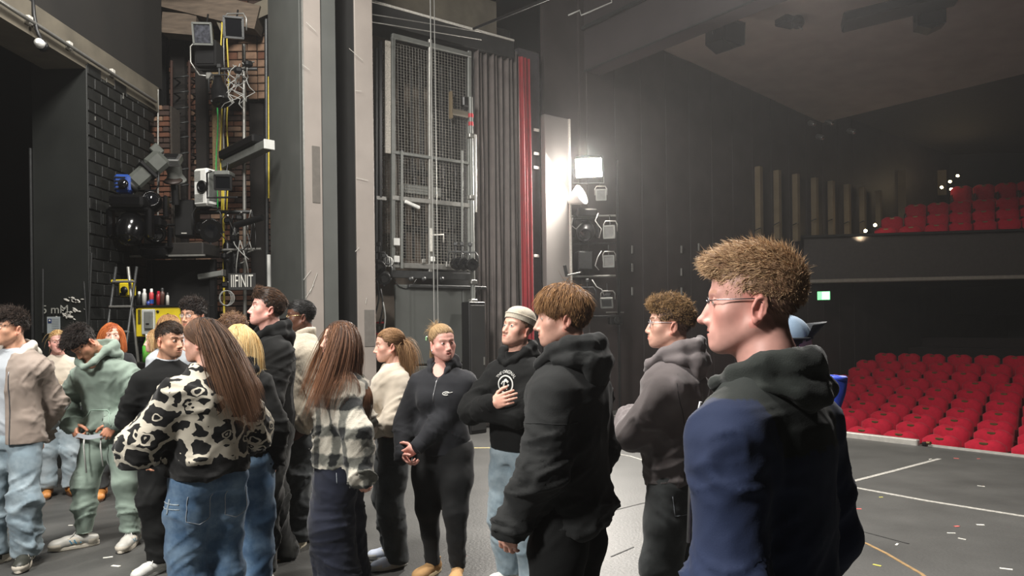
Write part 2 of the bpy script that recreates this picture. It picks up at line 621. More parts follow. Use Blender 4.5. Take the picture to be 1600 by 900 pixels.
def make_seat_meshes():
    ol = [(x, z + 0.40) for x, z in cupid(0.252, 0.56)]
    seat_meshes['backrest'] = puffy(ol, 0.68, 0.0, 0.09, 0.05).mesh('backrest', M_red)
    m2 = MB().box((0, -0.24, 0.42), (0.47, 0.46, 0.13), ch=0.035)
    seat_meshes['cushion'] = m2.mesh('cushion', M_red)
    for s in (-1, 1):
        seat_meshes['armrest' + '_' * (s > 0)] = MB().prism([(-.33, .02), (.01, .02), (.01, .64), (-.03, .675), (-.35, .675), (-.36, .65), (-.33, .62)], ((s * .266 - .015, 0, 0), (0, 1, 0), (0, 0, 1)), .03).mesh('armrest', mat('dark_wood_armrest', '#2a1a14', 0.5))
    seat_meshes['number_plate'] = MB().box((0, -0.012, 0.905), (0.11, 0.03, 0.035), ch=0.006).mesh('number_plate', M_gold)


make_seat_meshes()
ORD = ['first', 'second', 'third', 'fourth', 'fifth', 'sixth', 'seventh', 'eighth', 'ninth', 'tenth', 'eleventh', 'twelfth', 'thirteenth', 'fourteenth']
seat0 = thing('theatre_seat', 'x', 'seat', (0, 0, 0))
for nm, me in seat_meshes.items():
    link(nm.rstrip('_'), me, seat0)
first_seat = [True]


def place_seat(p, rz, label, group):
    o = seat0 if first_seat[0] else copy_tree(seat0)
    first_seat[0] = False
    o.location = p
    o.rotation_euler = (0, 0, rz)
    return tag(o, label, 'seat', group)


SP = 0.575
rows = [(11.36, -0.99, 1345), (12.18, -0.945, 1366), (12.99, -0.91, 1330), (13.80, -0.84, 1347), (14.62, -0.745, 1360), (15.43, -0.645, 1332),
        (16.25, -0.54, 1347), (17.06, -0.41, 1460), (17.88, -0.27, 1512), (18.7, -0.12, 1540)]
for r, (b, z, px0) in enumerate(rows):
    u = (px0 - 800) / F
    a0 = b * (0.6 * u - 0.8) / (0.8 * u + 0.6)
    seats = []
    for k in range(-12, 16):
        a = a0 + k * SP
        p = AB(a, b)
        if a < AW + 0.45 or p.y < 1:
            continue
        px = 800 + F * p.x / p.y
        if 1275 < px < 1640:
            seats.append((px, a))
    seats.sort()
    for j, (px, a) in enumerate(seats[::-1]):
        lab = 'red stalls seat, %s row from the stage edge, %s seat from the right' % (ORD[r], ORD[j])
        place_seat(AB(a, b, z), ROT_AB + rnd.uniform(-0.02, 0.02), lab, 'red seats of the stalls')

# ------------------------------------------------ balcony
ea2 = Vector((0.985, -0.171, 0))
en2 = Vector((0.171, 0.985, 0))
o2 = Vector((6.75, 17.95, 0))
rz2 = math.atan2(ea2.y, ea2.x)


def BAL(a, n, z):
    return o2 + ea2 * a + en2 * n + Vector((0, 0, z))


mb = MB().box(BAL(6.5, 0.1, 3.16), (14.5, 0.2, 1.02), rz2)
balc = struct(mb, 'wall_balcony_front', mat('dark_balcony_paint', '#37322f', 0.7))
MB().box(BAL(6.5, -0.06, 2.61), (14.5, 0.30, 0.09), rz2, ch=0.02).build('lower_ledge', mat('ledge_cream', '#7d766c', 0.7), balc)
MB().box(BAL(6.5, 0.02, 3.69), (14.5, 0.34, 0.06), rz2, ch=0.02).build('handrail', M_black, balc)
mb = MB()
for k in range(5):
    mb.box(BAL(6.5, 0.65 + 0.9 * k, 2.72 + 0.11 * k), (14.5, 0.92, 0.2 + 0.22 * k), rz2)
struct(mb, 'floor_balcony', MATS['dark_carpet'])
struct(MB().box(BAL(6.5, 6.0, 4.3), (14.5, 0.2, 5), rz2), 'wall_balcony_rear', M_black)
zf = [3.3, 3.62, 3.98, 4.36]
bal_rows = [(0.75, (1386, 1425, 1465, 1503, 1541, 1579, 1615), 347), (1.6, (1396, 1432, 1467, 1502, 1539, 1577, 1614), 331),
            (2.4, (1433, 1468, 1503, 1540, 1577, 1612), 314), (3.2, (1505, 1540, 1575, 1608), 291)]
for r, (n, pxs, ytop) in enumerate(bal_rows):
    for j, px in enumerate(sorted(pxs, reverse=True)):
        u = (px - 800) / F
        base = o2 + en2 * n
        # intersection of the sight column with the row line
        det = ea2.x - u * ea2.y
        a = (u * base.y - base.x) / det
        p = base + ea2 * a
        yt = ytop + (1500 - px) * 0.075
        zt = HC + p.y * ((HOR - yt) / F - u * ROLL)
        place_seat((p.x, p.y, zt - 0.95), rz2 - 0.25, 'red balcony seat, %s row up from its front, %s seat from the right' % (ORD[r], ORD[j]), 'red seats of the balcony')

# upright fins on the side wall beside the balcony
for i, px in enumerate((1186, 1215, 1244, 1273, 1299, 1324, 1348, 1373)):
    D = depth_on_a(px, AW + 0.12)
    p = W(px, 320, D)
    fin = MB().box((p.x, p.y, 4.35), (0.14, 0.12, 1.6), ROT_AB, ch=0.01).build('fin', M_beige, wall_side)
    q = W(px - 2, 352 + rnd.uniform(-8, 8), D - 0.15)
    MB().tube([q + Vector((-0.06, 0, 0)), q + Vector((0, -0.08, 0.03)), q + Vector((0.08, 0, 0.06))], 0.012, 6).build('fin_bracket', M_blk, fin)
struct(MB().box(W(1396, 312, 20.9), (0.62, 0.1, 1.6), ROT_AB + 0.5), 'wall_balcony_recess', M_beige)
struct(MB().box(W(1452, 287, 22.4), (0.9, 0.1, 0.75), ROT_AB + 0.6), 'wall_balcony_landing', M_beige)
stepl = [(1367, 352, 18.2), (1352, 361, 18.0), (1471, 293, 20.6), (1484, 284, 20.9), (1496, 275, 21.2), (1486, 296, 20.4)]
for i, (px, py, D) in enumerate(stepl):
    p = W(px, py, D)
    t = thing('step_lamp', ['warm lit step lamp low on the balcony stair beside the front seats', 'small white step lamp at the foot of the balcony stair',
                            'lit step lamp lowest left of the four on the upper balcony stair', 'lit step lamp third up of the four on the upper balcony stair',
                            'topmost lit step lamp on the upper balcony stair', 'lit step lamp right beside the rear balcony seat'][i], 'lamp', p)
    MB().lathe([(0.0, -0.04), (0.045, -0.04), (0.05, 0.0), (0.035, 0.03), (0.0, 0.035)], axis=(-0.3, -1, 0.1), n=10).build('bulb', M_bulb, t)
    MB().lathe([(0.055, -0.02), (0.06, 0.03), (0.03, 0.05)], axis=(0.3, 1, -0.1), n=10).build('holder', M_blk, t)
    if i in (0, 4, 2):
        lamp('POINT', p + Vector((-0.25, -0.35, 0.12)), p, 4, 0.05, (1.0, 0.78, 0.5))
lamp('SPOT', W(1345, 372, 17.6), W(1330, 315, 18.9), 30, 0.1, (1.0, 0.8, 0.55), spot=2.2, blend=0.8)
for (px, py, D, lab, s) in ((1287, 462, 17.6, 'lit green exit sign under the balcony ledge', 0.2), (1399, 230, 21.5, 'small lit green exit sign high above the balcony', 0.16)):
    t = thing('exit_sign', lab, 'sign', W(px, py, D), 0.5 * ROT_AB)
    MB().box((0, 0.03, 0), (s * 1.5, 0.06, s * 1.1), ch=0.01).build('housing', M_blk, t)
    MB().box((0, -0.005, 0), (s * 1.4, 0.012, s), ch=0.003).build('sign_face', M_exit, t)
    MB().box((s * 0.22, -0.014, 0), (s * 0.75, 0.008, s * 0.86)).build('pictogram', M_exitw, t)
for (px, py) in ((1268, 193), (1296, 191), (1330, 205), (1281, 214)):
    p = W(px, py, 17.5)
    t = thing('small_spotlight', {1268: 'tiny dim spotlight leftmost of the cluster high on the side wall', 1296: 'tiny dim spotlight top right of the cluster high on the side wall',
                                  1330: 'tiny pale spotlight rightmost of the cluster high on the side wall', 1281: 'tiny dim spotlight lowest of the cluster high on the side wall'}[px], 'spotlight', p, rot=(0.4, 0, 0.3))
    MB().lathe([(0.0, -0.1), (0.06, -0.1), (0.06, 0.08), (0.04, 0.12), (0, 0.12)], axis=(0, 1, 0), n=10).build('can', M_greymetal, t)
    MB().lathe([(0.0, 0.0), (0.05, 0.0), (0.05, 0.01), (0, 0.01)], (0, -0.11, 0), (0, 1, 0), n=10).build('lens', M_silver, t)

# ---------------------------------------------------------------- portal towers, cage, curtain, proscenium
def tower(name, a_on, b0, b1, dep, zt, ml, mr):
    mb = MB().box(AB(a_on - dep / 2 - 0.01, (b0 + b1) / 2, zt / 2), (dep, b1 - b0, zt), ROT_AB)
    return mb


AT = -9.2
t1 = struct(tower('x', AT, 3.58, 4.04, 1.27, 8.0, 0, 0), 'column_portal_1', M_tower)
MB().box(AB(AT + 0.004, 3.70, 4.0), (0.03, 0.25, 8.0), ROT_AB, ch=0.006).build('face_plate', M_towerl, t1)
MB().box(AB(AT + 0.012, 3.58, 4.0), (0.02, 0.02, 8.0), ROT_AB).build('edge_strip', M_steel, t1)
MB().box(AB(AT + 0.02, 3.74, 3.62), (0.012, 0.105, 0.74), ROT_AB, ch=0.004).build('service_hatch', mat('dusty_hatch', '#5b5650', 0.6), t1)
MB().box(AB(AT - 0.3, 3.57, 4.0), (0.5, 0.02, 8.0), ROT_AB, ch=0.005).build('flange', M_tower, t1)
t2 = struct(tower('x', AT, 4.29, 4.57, 1.27, 9.0, 0, 0), 'column_portal_2', M_black)  # body black: the shadow in the tower gap is put into its colour
MB().box(AB(AT + 0.004, 4.435, 4.5), (0.03, 0.265, 9.0), ROT_AB, ch=0.006).build('face_plate', M_towerl, t2)
MB().box(AB(AT + 0.022, 4.47, 1.62), (0.012, 0.15, 0.5), ROT_AB, ch=0.004).build('cover_plate', mat('plate_grey', '#625e59', 0.55), t2)
# pale scuffs are worn paint on the plates
for (px, py, l, an, par) in ((486, 42, 0.2, -0.6, t1), (478, 105, 0.14, -0.5, t1), (490, 442, 0.35, 1.2, t1), (480, 430, 0.2, 0.9, t1), (484, 455, 0.25, 1.0, t1),
                             (556, 85, 0.28, -0.55, t2), (560, 142, 0.12, 0.1, t2), (566, 280, 0.22, -0.1, t2), (558, 390, 0.1, 0.8, t2), (572, 470, 0.1, 1.4, t2), (462, 400, 0.3, 1.25, t1)):
    a = AT + 0.028
    D = depth_on_a(px, a)
    p = W(px, py, D)
    if px == 462:
        continue
    R = Matrix.Rotation(ROT_AB, 3, 'Z') @ Matrix.Rotation(an, 3, 'X')
    MB().box(p, (0.004, l * .8, 0.005), R=R).build('scratch', M_scuff, par)
struct(MB().box(AB(AT - 0.1, 4.95, 8.1), (0.25, 3.2, 0.5), ROT_AB), 'beam_portal', M_black)
wallb = struct(MB().box(AB(-11.2, 5.9, 4.5), (0.2, 3.4, 9.0), ROT_AB), 'wall_cage_back', mat('dusty_brown_wall', '#a09284', 0.85, var=0.2, scale=3))
# ledge beam above the cage
led = struct(MB().box(AB(-9.95, 5.9, 6.2), (0.45, 3.0, 0.3), ROT_AB), 'beam_ledge', M_black)
MB().box(AB(-9.72, 5.9, 6.34), (0.03, 3.0, 0.03), ROT_AB).build('lip', M_scuff, led)
struct(MB().box(AB(-10.3, 6.3, 6.75), (0.2, 2.2, 0.8), ROT_AB), 'wall_loft', M_concrete)

# ---- wire mesh cage of the lift shaft
AC = -9.75
cage = thing('wire_mesh_cage', 'tall grey steel cage with wire mesh front standing above the grey doors', 'cage', AB(AC, 5.75, 0))
cb_ = AB(AC, 5.75, 0)


def CA(px, py, a=AC):
    p = W(px, py, depth_on_a(px, a))
    return p - cb_


def cage_bar(name, p0, p1, w, m, par=None):
    p0, p1 = Vector(p0), Vector(p1)
    d = p1 - p0
    zax = d.normalized()
    x = Vector((EA.x, EA.y, 0))
    y = zax.cross(x).normalized()
    x = y.cross(zax)
    R = Matrix((x, y, zax)).transposed()
    return MB().box((p0 + p1) / 2, (w[0], w[1], d.length), R=R, ch=0.006).build(name, m, par or cage)


for px, y0, y1 in ((614, 58, 428), (672, 62, 428), (733, 80, 425)):
    cage_bar('post', CA(px, y0), CA(px, y1), (0.05, 0.06), M_steel if px == 672 else M_greymetal)
for px, y0, y1, w in ((628, 235, 420, 0.035), (722, 235, 420, 0.03)):
    cage_bar('post', CA(px, y0, AC + 0.06), CA(px, y1, AC + 0.06), (w, w), M_greymetal)
for y, w, m in ((56, 0.07, M_greymetal), (238, 0.045, M_greymetal), (309, 0.07, M_steel), (414, 0.08, M_steel), (428, 0.11, M_dsteel)):
    pa, pb = CA(612, y), CA(735, y)
    pb.z = pa.z
    cage_bar('rail', pa, pb, (0.06, w), m)
MB().box((CA(642, 292) + CA(660, 300)) / 2 + Vector((0.05, 0.1, 0)), (0.06, 0.7, 0.14), ROT_AB, ch=0.01).build('ballast_tray', M_greymetal, cage)


def mesh_screen(name, p00, p10, p01, nx, nz, r, m, par):
    """wire mesh between three corners"""
    mb = MB()
    ex, ez = p10 - p00, p01 - p00
    for i in range(nx + 1):
        q = p00 + ex * (i / nx)
        mb.cyl(q, q + ez, r, n=3, cap=False)
    for j in range(nz + 1):
        q = p00 + ez * (j / nz)
        mb.cyl(q, q + ex, r, n=3, cap=False)
    return mb.build(name, m, par, kind='stuff')


M_wire = mat('galvanised_wire', '#9a978f', 0.5, 0.4)
for (x0, x1, n) in ((616, 671, 12), (675, 731, 12)):
    a_, b_ = CA(x0, 412), CA(x1, 412)
    b_.z = a_.z
    top = CA(x0, 66)
    mesh_screen('wire_mesh', a_, b_, Vector((a_.x, a_.y, top.z)), n, 76, 0.0030, M_wire, cage)
# side panel of the cage with its own lattice, left of the front
side0, side1 = CA(587, 430, AC - 0.15), CA(600, 430, AC - 0.15)
sd = Vector((-EA.x * 0.7, -EA.y * 0.7, 0))
q0 = CA(614, 412)
mesh_screen('side_mesh', q0, q0 + sd, Vector((q0.x, q0.y, CA(614, 66).z)), 9, 76, 0.003, M_wire, cage)
cage_bar('post', CA(606, 240), CA(606, 64), (0.03, 0.09), mat('pale_perforated_post', '#b9b3a8', 0.5, var=0.3, scale=60))
cage_bar('post', CA(594, 420), CA(594, 65), (0.05, 0.05), M_blk)
cage_bar('post', CA(588, 420), CA(588, 75), (0.04, 0.04), M_dsteel)
la = CA(587, 309)
lb_ = CA(603, 309)
cage_bar('rail', la, Vector((lb_.x, lb_.y, la.z)), (0.05, 0.06), M_steel)
# counterweight rails, ropes and ballast behind the mesh
for i, px in enumerate((629, 645, 660, 681, 693, 706, 716)):
    p = CA(px, 330, AC - 0.45)
    cage_bar('guide_rail', Vector((p.x, p.y, 2.7)), Vector((p.x, p.y, 5.85)), (0.05, 0.035 if i % 2 else 0.07), M_dsteel if i % 3 else M_void)
for i, (px, y0, y1) in enumerate(((627, 180, 290), (662, 190, 292), (695, 195, 295), (649, 255, 300), (713, 250, 300))):
    p0, p1 = CA(px, y0, AC - 0.35), CA(px, y1, AC - 0.35)
    mb = MB().cyl(p0, p1, 0.012, n=6)
    mb.lathe([(0.012, 0), (0.035, 0.1), (0.05, 0.35), (0.06, 0.38), (0.0, 0.4)], p1 + Vector((0, 0, 0.4)), (0, 0, -1), 8)
    mb.build('rope_weight', M_blk, cage)
for (y0, y1, m) in ((262, 272, M_dsteel), (285, 300, M_greymetal), (352, 360, M_dsteel)):
    pa, pb = CA(632, (y0 + y1) / 2, AC - 0.5), CA(716, (y0 + y1) / 2, AC - 0.5)
    pb.z = pa.z
    cage_bar('cross_bar', pa, pb, (0.04, 0.09), m)
bp0 = CA(632, 412, AC - 0.55)
bp1 = CA(671, 325, AC - 0.55)
MB().box((bp0 + bp1) / 2, (0.04, 0.42, abs(bp1.z - bp0.z)), ROT_AB, ch=0.01).build('brown_panel', mat('dusty_board', '#7a6d61', 0.85, var=0.2, scale=5), cage)
bp0 = CA(700, 412, AC - 0.5)
bp1 = CA(712, 312, AC - 0.5)
MB().box((bp0 + bp1) / 2, (0.04, 0.16, abs(bp1.z - bp0.z)), ROT_AB, ch=0.01).build('grey_column', M_greymetal, cage)
p = CA(644, 320, AC + 0.05)
MB().box(p, (0.05, 0.26, 0.05), R=Matrix.Rotation(ROT_AB, 3, 'Z') @ Matrix.Rotation(-0.3, 3, 'X'), ch=0.01).build('light_strip', M_white, cage)
p = CA(684, 368, AC + 0.06)
mb = MB()
mb.tube([p + EB * -0.12, p + EB * 0.10 + Vector((0, 0, 0.02)), p + EB * 0.10 + Vector((0, 0, -0.1))], 0.014, 6)
mb.cyl(p + EB * -0.12 + Vector((0, 0, 0.1)), p + EB * -0.12 + Vector((0, 0, -0.25)), 0.02, n=8)
mb.build('gate_handle', M_scuff, cage)
for (px, py, s) in ((620, 378, 0.1), (620, 405, 0.09), (662, 408, 0.06), (676, 405, 0.07), (700, 413, 0.08)):
    MB().box(CA(px, py, AC + 0.06), (0.03, s, s * 1.1), ROT_AB, ch=0.008).build('switch_box', M_white if py < 408 else M_steel, cage)
# steel doors under the cage
p0, p1 = W(616, 440, depth_on_a(616, AC)), W(734, 440, depth_on_a(734, AC))
zt = p0.z - 0.06
doors = thing('steel_door', 'grey double steel door under the mesh cage with a dark side leaf', 'door', (p0 + p1) / 2 - Vector((0, 0, p0.z)))
base = doors.location.copy()
for (xa, xb, m) in ((616, 677, M_tower), (678, 721, M_tower), (721, 734, M_tower)):
    qa, qb = W(xa, 440, depth_on_a(xa, AC)), W(xb, 440, depth_on_a(xb, AC))
    c_ = (qa + qb) / 2 - base
    wd = (qb - qa).length - 0.012
    MB().box((c_.x, c_.y, (zt + 1.05) / 2), (0.05, wd, zt - 1.05), ROT_AB, ch=0.008).build('door_leaf', m, doors)
    MB().box((c_.x, c_.y, 0.51), (0.05, wd, 1.02), ROT_AB, ch=0.008).build('door_leaf', m, doors)
qa = W(700, 440, depth_on_a(700, AC + 0.04)) - base
MB().box((qa.x, qa.y, zt - 0.02), (0.09, 1.4, 0.05), ROT_AB, ch=0.01).build('door_track', M_dsteel, doors)
for px in (642, 662, 690):
    q = W(px, 436, depth_on_a(px, AC + 0.07)) - base
    MB().lathe([(0, -0.02), (0.035, -0.02), (0.035, 0.02), (0, 0.02)], q, EA, 10).build('roller', M_dsteel, doors)
wq = [W(x, y, depth_on_a(x, AC + 0.04)) - base for x, y in ((618, 440), (624, 448), (634, 451), (645, 446), (650, 436))]
MB().tube(wq, 0.008, 5).build('cable', M_cblk, doors)
# dark gap beside the doors
struct(MB().box(AB(-10.6, 4.85, 1.4), (0.1, 0.5, 2.8), ROT_AB), 'wall_gap', M_void)
# fall ropes and steel wires in front of the cage
for px, nm in ((676, 'grey'), (682, 'thin')):
    p = W(px, 300, depth_on_a(px, AC + 0.45))
    tag(MB().cyl((p.x, p.y, 0.02), (p.x, p.y, 8.9), 0.009 if nm == 'grey' else 0.006, n=6).build('hanging_rope', M_cgrey),
        'left of the two thin ropes hanging down in front of the mesh cage' if nm == 'grey' else 'right of the two thin ropes hanging down in front of the mesh cage', 'rope')
for i, (y0, y1) in enumerate(((22, 50), (34, 62))):
    a_, b_ = W(578, y0, 10.2), W(752, y1, 11.35)
    tag(MB().cyl(a_, b_, 0.008, n=5).build('steel_wire', M_steel), ('upper' if i == 0 else 'lower') + ' of the two taut wires running under the ledge above the cage', 'wire')
# pipe standing beside the curtain
pp = W(737, 300, depth_on_a(737, -9.6))
pipe = thing('standpipe', 'upright grey pipe with red bands between the cage and the curtain', 'pipe', (pp.x, pp.y, 0))
MB().cyl((0, 0, 0), (0, 0, 5.2), 0.035, n=10).build('pipe', M_greymetal, pipe)
for y in (180, 193):
    z = HC + pp.y * (HOR - y) / F
    MB().cyl((0, 0, z - 0.03), (0, 0, z + 0.03), 0.04, n=10).build('red_band', mat('red_enamel', '#a3232b', 0.5), pipe)
for y in (212, 308, 440, 470):
    z = HC + pp.y * (HOR - y) / F
    MB().box((0, 0, z), (0.1, 0.12, 0.07), ROT_AB, ch=0.012).build('pipe_clamp', M_steel, pipe)
MB().cyl((0.06, -0.05, 3.4), (0.07, -0.06, 4.6), 0.02, n=8).build('conduit', M_steel, pipe)
q = W(719, 172, depth_on_a(719, -9.7))
t = thing('wall_bracket', 'small pale bracket shelf fixed between cage top and pipe', 'bracket', q)
MB().box((0, 0, -0.05), (0.08, 0.36, 0.08), ROT_AB, ch=0.01).build('shelf', M_concrete, t)
MB().box(Vector((0, 0, 0.05)) - EB * 0.17, (0.08, 0.03, 0.42), ROT_AB, ch=0.006).build('plate', M_beige, t)
MB().box(Vector((0, 0, 0.14)) + EB * 0.1, (0.1, 0.14, 0.16), ROT_AB, ch=0.02).build('box', M_blk, t)

# ---- curtains
def drape(pa, pb, z0, z1, folds, amp, m, name, label, seed, nz=14):
    r = random.Random(seed)
    pa, pb = Vector(pa), Vector(pb)
    n = folds * 8
    ex = (pb - pa)
    nr = Vector((ex.y, -ex.x, 0)).normalized()
    ph = [r.uniform(0, 6.28) for _ in range(6)]
    vs = []
    for back in (0, 1):
        for j in range(nz + 1):
            tz = j / nz
            for i in range(n + 1):
                t = i / n
                sw = 1.0 + 0.25 * (1 - tz)
                d = amp * sw * (math.sin(t * folds * 2 * math.pi + ph[0] + 0.9 * math.sin(3.1 * t * 6.28 + ph[1]) + 0.5 * math.sin(tz * 2.2 + ph[2])) + 0.45 * math.sin(t * folds * 3.3 * math.pi + ph[3] + tz))
                p = pa + ex * (t + 0.004 * math.sin(tz * 5 + t * 30)) + nr * (d - back * 0.02)
                vs.append((p.x, p.y, z0 + (z1 - z0) * tz))
    k = (n + 1) * (nz + 1)
    fs = []
    for back in (0, 1):
        for j in range(nz):
            for i in range(n):
                q = back * k + j * (n + 1) + i
                fs.append((q, q + 1, q + n + 2, q + n + 1))
    for j in range(nz):
        for i in (0, n):
            q = j * (n + 1) + i
            fs.append((q, q + n + 1, q + n + 1 + k, q + k))
    mb = MB()
    mb.add(vs, fs, True)
    return tag(mb.build(name, m), label, 'curtain')


drape(AB(-9.85, 6.68), AB(-9.85, 7.58), 0.03, 6.2, 9, 0.085, M_drape, 'stage_curtain', 'tall black-grey pleated house curtain gathered beside the cage', 3)
drape(AB(-9.70, 7.50), AB(-9.74, 7.75), 0.03, 6.1, 3, 0.03, M_reddrape, 'red_curtain', 'narrow strip of red curtain behind the grey pleated curtain', 5)
struct(MB().box(AB(-10.1, 7.97, 3.2), (0.1, 0.46, 6.4), ROT_AB), 'wall_proscenium_return', mat('dark_violet_grey', '#3d3a3d', 0.6))
struct(MB().box(AB(-10.4, 7.0, 3.4), (0.1, 1.6, 6.8), ROT_AB), 'wall_curtain_back', M_void)
for py in (203, 240, 262, 400):
    p = W(838, py, depth_on_a(838, -10.0))
    struct(MB().box(p, (0.02, 0.12, 0.05), ROT_AB, ch=0.006), 'trim_%d' % (10 + py), M_scuff)
pan = struct(MB().box(AB(-9.95, 8.46, 2.65), (0.12, 0.56, 5.3), ROT_AB, ch=0.008), 'wall_proscenium_edge', M_panel)  # pale panel stops at the beam cutoff: lit edge put into its shape
MB().box(AB(-9.88, 8.73, 2.65), (0.05, 0.03, 5.28), ROT_AB).build('edge_strip', M_scuff, pan)
struct(MB().box(AB(-10.2, 9.0, 4.0), (0.1, 1.2, 9), ROT_AB), 'wall_proscenium_side', M_wallside)

# ---------------------------------------------------------------- left wing: walls, bricks
XP = -5.02
pier = struct(MB().box((XP - 0.32, 9.55, 2.4), (0.6, 1.5, 4.8)), 'wall_pier', M_mortark)
MB().box((XP - 0.32, 8.785, 2.4), (0.66, 0.03, 4.8), ch=0.008).build('door_panel', mat('smooth_black_panel', '#191b19', 0.5, var=0.25, scale=2), pier)
MB().box((XP - 0.655, 8.75, 1.9), (0.02, 0.03, 3.8), ch=0.004).build('edge_strip', M_dsteel, pier)
# black painted blocks of the pier's right face: courses as real pieces
bl = [MB().box((0, 0, 0), (0.03, 0.285, 0.132), ch=0.006).mesh('brick', M_brickk), MB().box((0, 0, 0), (0.036, 0.135, 0.132), ch=0.006).mesh('brick', M_brickk)]
r_ = random.Random(3)
for j in range(33):
    y = 8.80 + (0.0 if j % 2 else -0.0)
    half = j % 2
    k = 0
    while y < 10.25:
        wdt = 0.15 if (half and k == 0) else 0.30
        me = bl[1] if wdt < 0.2 else bl[0]
        o = link('brick', me, pier)
        o.location = (XP - 0.015 + r_.uniform(-0.006, 0.006), y + wdt / 2, 0.075 + j * 0.1465)
        o.rotation_euler = (0, 0, r_.uniform(-0.012, 0.012))
        y += wdt
        k += 1
# lintel over the dark opening and soffit
lint = struct(MB().box((XP - 0.25, 7.4, 4.92), (0.5, 6.4, 0.36)), 'beam_lintel', M_concrete)
MB().cyl((XP + 0.05, 5.0, 4.88), (XP + 0.05, 10.4, 4.84), 0.022, n=8).build('conduit', M_steel, lint)
for y in (6.2, 7.7, 8.4, 9.3):
    MB().box((XP + 0.03, y, 4.87), (0.05, 0.07, 0.09), ch=0.008).build('conduit_clip', M_scuff, lint)
wl = struct(MB().box((XP - 0.2, 7.6, 7.0), (0.4, 6.2, 3.8)), 'wall_wing_upper', mat('sooty_wall', '#15120e', 0.9, var=0.4, scale=1.2))
t = thing('bulkhead_lamp', 'small white globe lamp fixed to the beam at upper left', 'lamp', W(62, 68, 7.7))
MB().lathe([(0, -0.05), (0.035, -0.045), (0.05, -0.01), (0.045, 0.03), (0.02, 0.05)], axis=(0.2, -1, 0.1)).build('globe', M_white, t)
MB().lathe([(0.0, 0.0), (0.055, 0.0), (0.055, 0.05), (0.0, 0.05)], (0, 0.03, 0), (-0.2, 1, -0.1)).build('base', M_blk, t)
MB().tube([(0.0, 0.05, 0.02), (-0.06, 0.05, 0.16), (-0.12, 0.1, 0.34), (-0.14, 0.1, 0.6)], 0.02).build('cable', M_cblk, t)
struct(MB().box((-8.0, 11.6, 3), (5.2, 0.1, 8)), 'wall_wing_void', M_void)
struct(MB().box((-9.6, 6, 4), (0.1, 12, 9)), 'wall_left', M_void)
# chalk writing and paper on the panel
p = W(86, 484, 8.74)
cw = text_mesh('5 mM', 0.14)
cw.materials.append(mat('chalk', '#8d8d86', 0.9, var=0.4, scale=60))
o = link('chalk_writing', cw, pier, p, 0)
o.rotation_euler = (math.pi / 2, 0.0, 0)
r_ = random.Random(5)
for k in range(26):
    q = W(r_.gauss(112, 9), r_.choice((466, 470, 486, 488, 489, 497)) + r_.gauss(0, 3), 8.76)
    a = r_.uniform(0, 3.1)
    s = r_.uniform(0.012, 0.07)
    mb = MB()
    mb.lathe([(0, 0), (s * 0.5, 0), (s * 0.4, 0.006), (0, 0.006)], (0, 0, 0), (0, -1, 0), 6)
    oo = mb.build('paint_chip', M_scuff, pier, q)
    oo.scale = (1.0 + r_.random(), 1, 0.6)
    oo.rotation_euler = (0, a * 0.3, 0)
pap = thing('notice_sheet', 'white notice sheet with a dark blue emblem taped to the black panel', 'notice', W(84, 508, 8.75))
MB().box((0, 0, 0), (0.155, 0.004, 0.20)).build('sheet', mat('notice_paper', '#8f9698', 0.7), pap)
MB().box((-0.045, -0.004, 0.05), (0.042, 0.004, 0.05)).build('emblem', mat('emblem_blue', '#1c2f5c', 0.6), pap)
MB().lathe([(0, 0), (0.012, 0), (0.012, 0.002), (0, 0.002)], (-0.045, -0.006, 0.052), (0, -1, 0), 8).build('emblem_star', M_scuff, pap)
for k in range(7):
    MB().box((0.02, -0.003, 0.07 - 0.022 * k), (0.085, 0.002, 0.004)).build('text_line', mat('print_grey', '#5b6062', 0.8), pap)
for (x0, y0, x1, y1) in ((131, 440, 137, 520), (143, 395, 138, 520), (67, 420, 67, 520)):
    struct(MB().cyl(W(x0, y0, 8.72), W(x1, y1, 8.72), 0.012, n=6), 'trim_%d' % (x0 + 900), M_dsteel)
for (px, py, L) in ((163, 340, 0.3), (200, 150, 0.12), (174, 125, 0.1), (156, 185, 0.08), (195, 230, 0.9)):
    D = 5.0 / ((800 - px) / F) * 0.998
    q = W(px, py, D)
    MB().box((XP + 0.008, q.y, q.z), (0.008, 0.01, L * .6)).build('paint_run', M_steel if L < .2 else M_dsteel, pier)

# red brick strip and back wall
def brick_wall(name, x0, x1, yface, z0, z1, bw, bh, mats, seed, limit=300, skip=None):
    body = struct(MB().box(((x0 + x1) / 2, yface + 0.15, (z0 + z1) / 2), (x1 - x0, 0.26, z1 - z0)), name, M_mortar)
    r = random.Random(seed)
    me = [MB().box((0, 0, 0), (bw - 0.014, 0.07, bh - 0.014), ch=0.006).mesh('brick', m) for m in mats]
    meh = [MB().box((0, 0, 0), (bw / 2 - 0.014, 0.07, bh - 0.014), ch=0.006).mesh('brick', m) for m in mats]
    n, j, z = 0, 0, z0
    rest = [MB() for _ in mats]
    while z < z1 - bh / 2:
        x, k = x0, 0
        while x < x1 - 0.02:
            w_ = bw / 2 if (j % 2 and k == 0) or x + bw > x1 + 0.01 else bw
            mi = r.choices(range(len(mats)), [0.55, 0.3, 0.15][:len(mats)])[0]
            loc = (x + w_ / 2, yface + r.uniform(-0.012, 0.01), z + bh / 2)
            if n < limit:
                o = link('brick', (meh if w_ < bw else me)[mi], body)
                o.location = loc
                o.rotation_euler = (r.uniform(-0.03, 0.03), r.uniform(-0.015, 0.015), r.uniform(-0.03, 0.03))
            else:
                rest[mi].box(loc, (w_ - 0.014, 0.07, bh - 0.014), ch=0.006)
            n += 1
            x += w_
            k += 1
        z += bh
        j += 1
    for b, m in zip(rest, mats):
        if b.v:
            b.build('brickwork', m, body, kind='stuff')
    return body


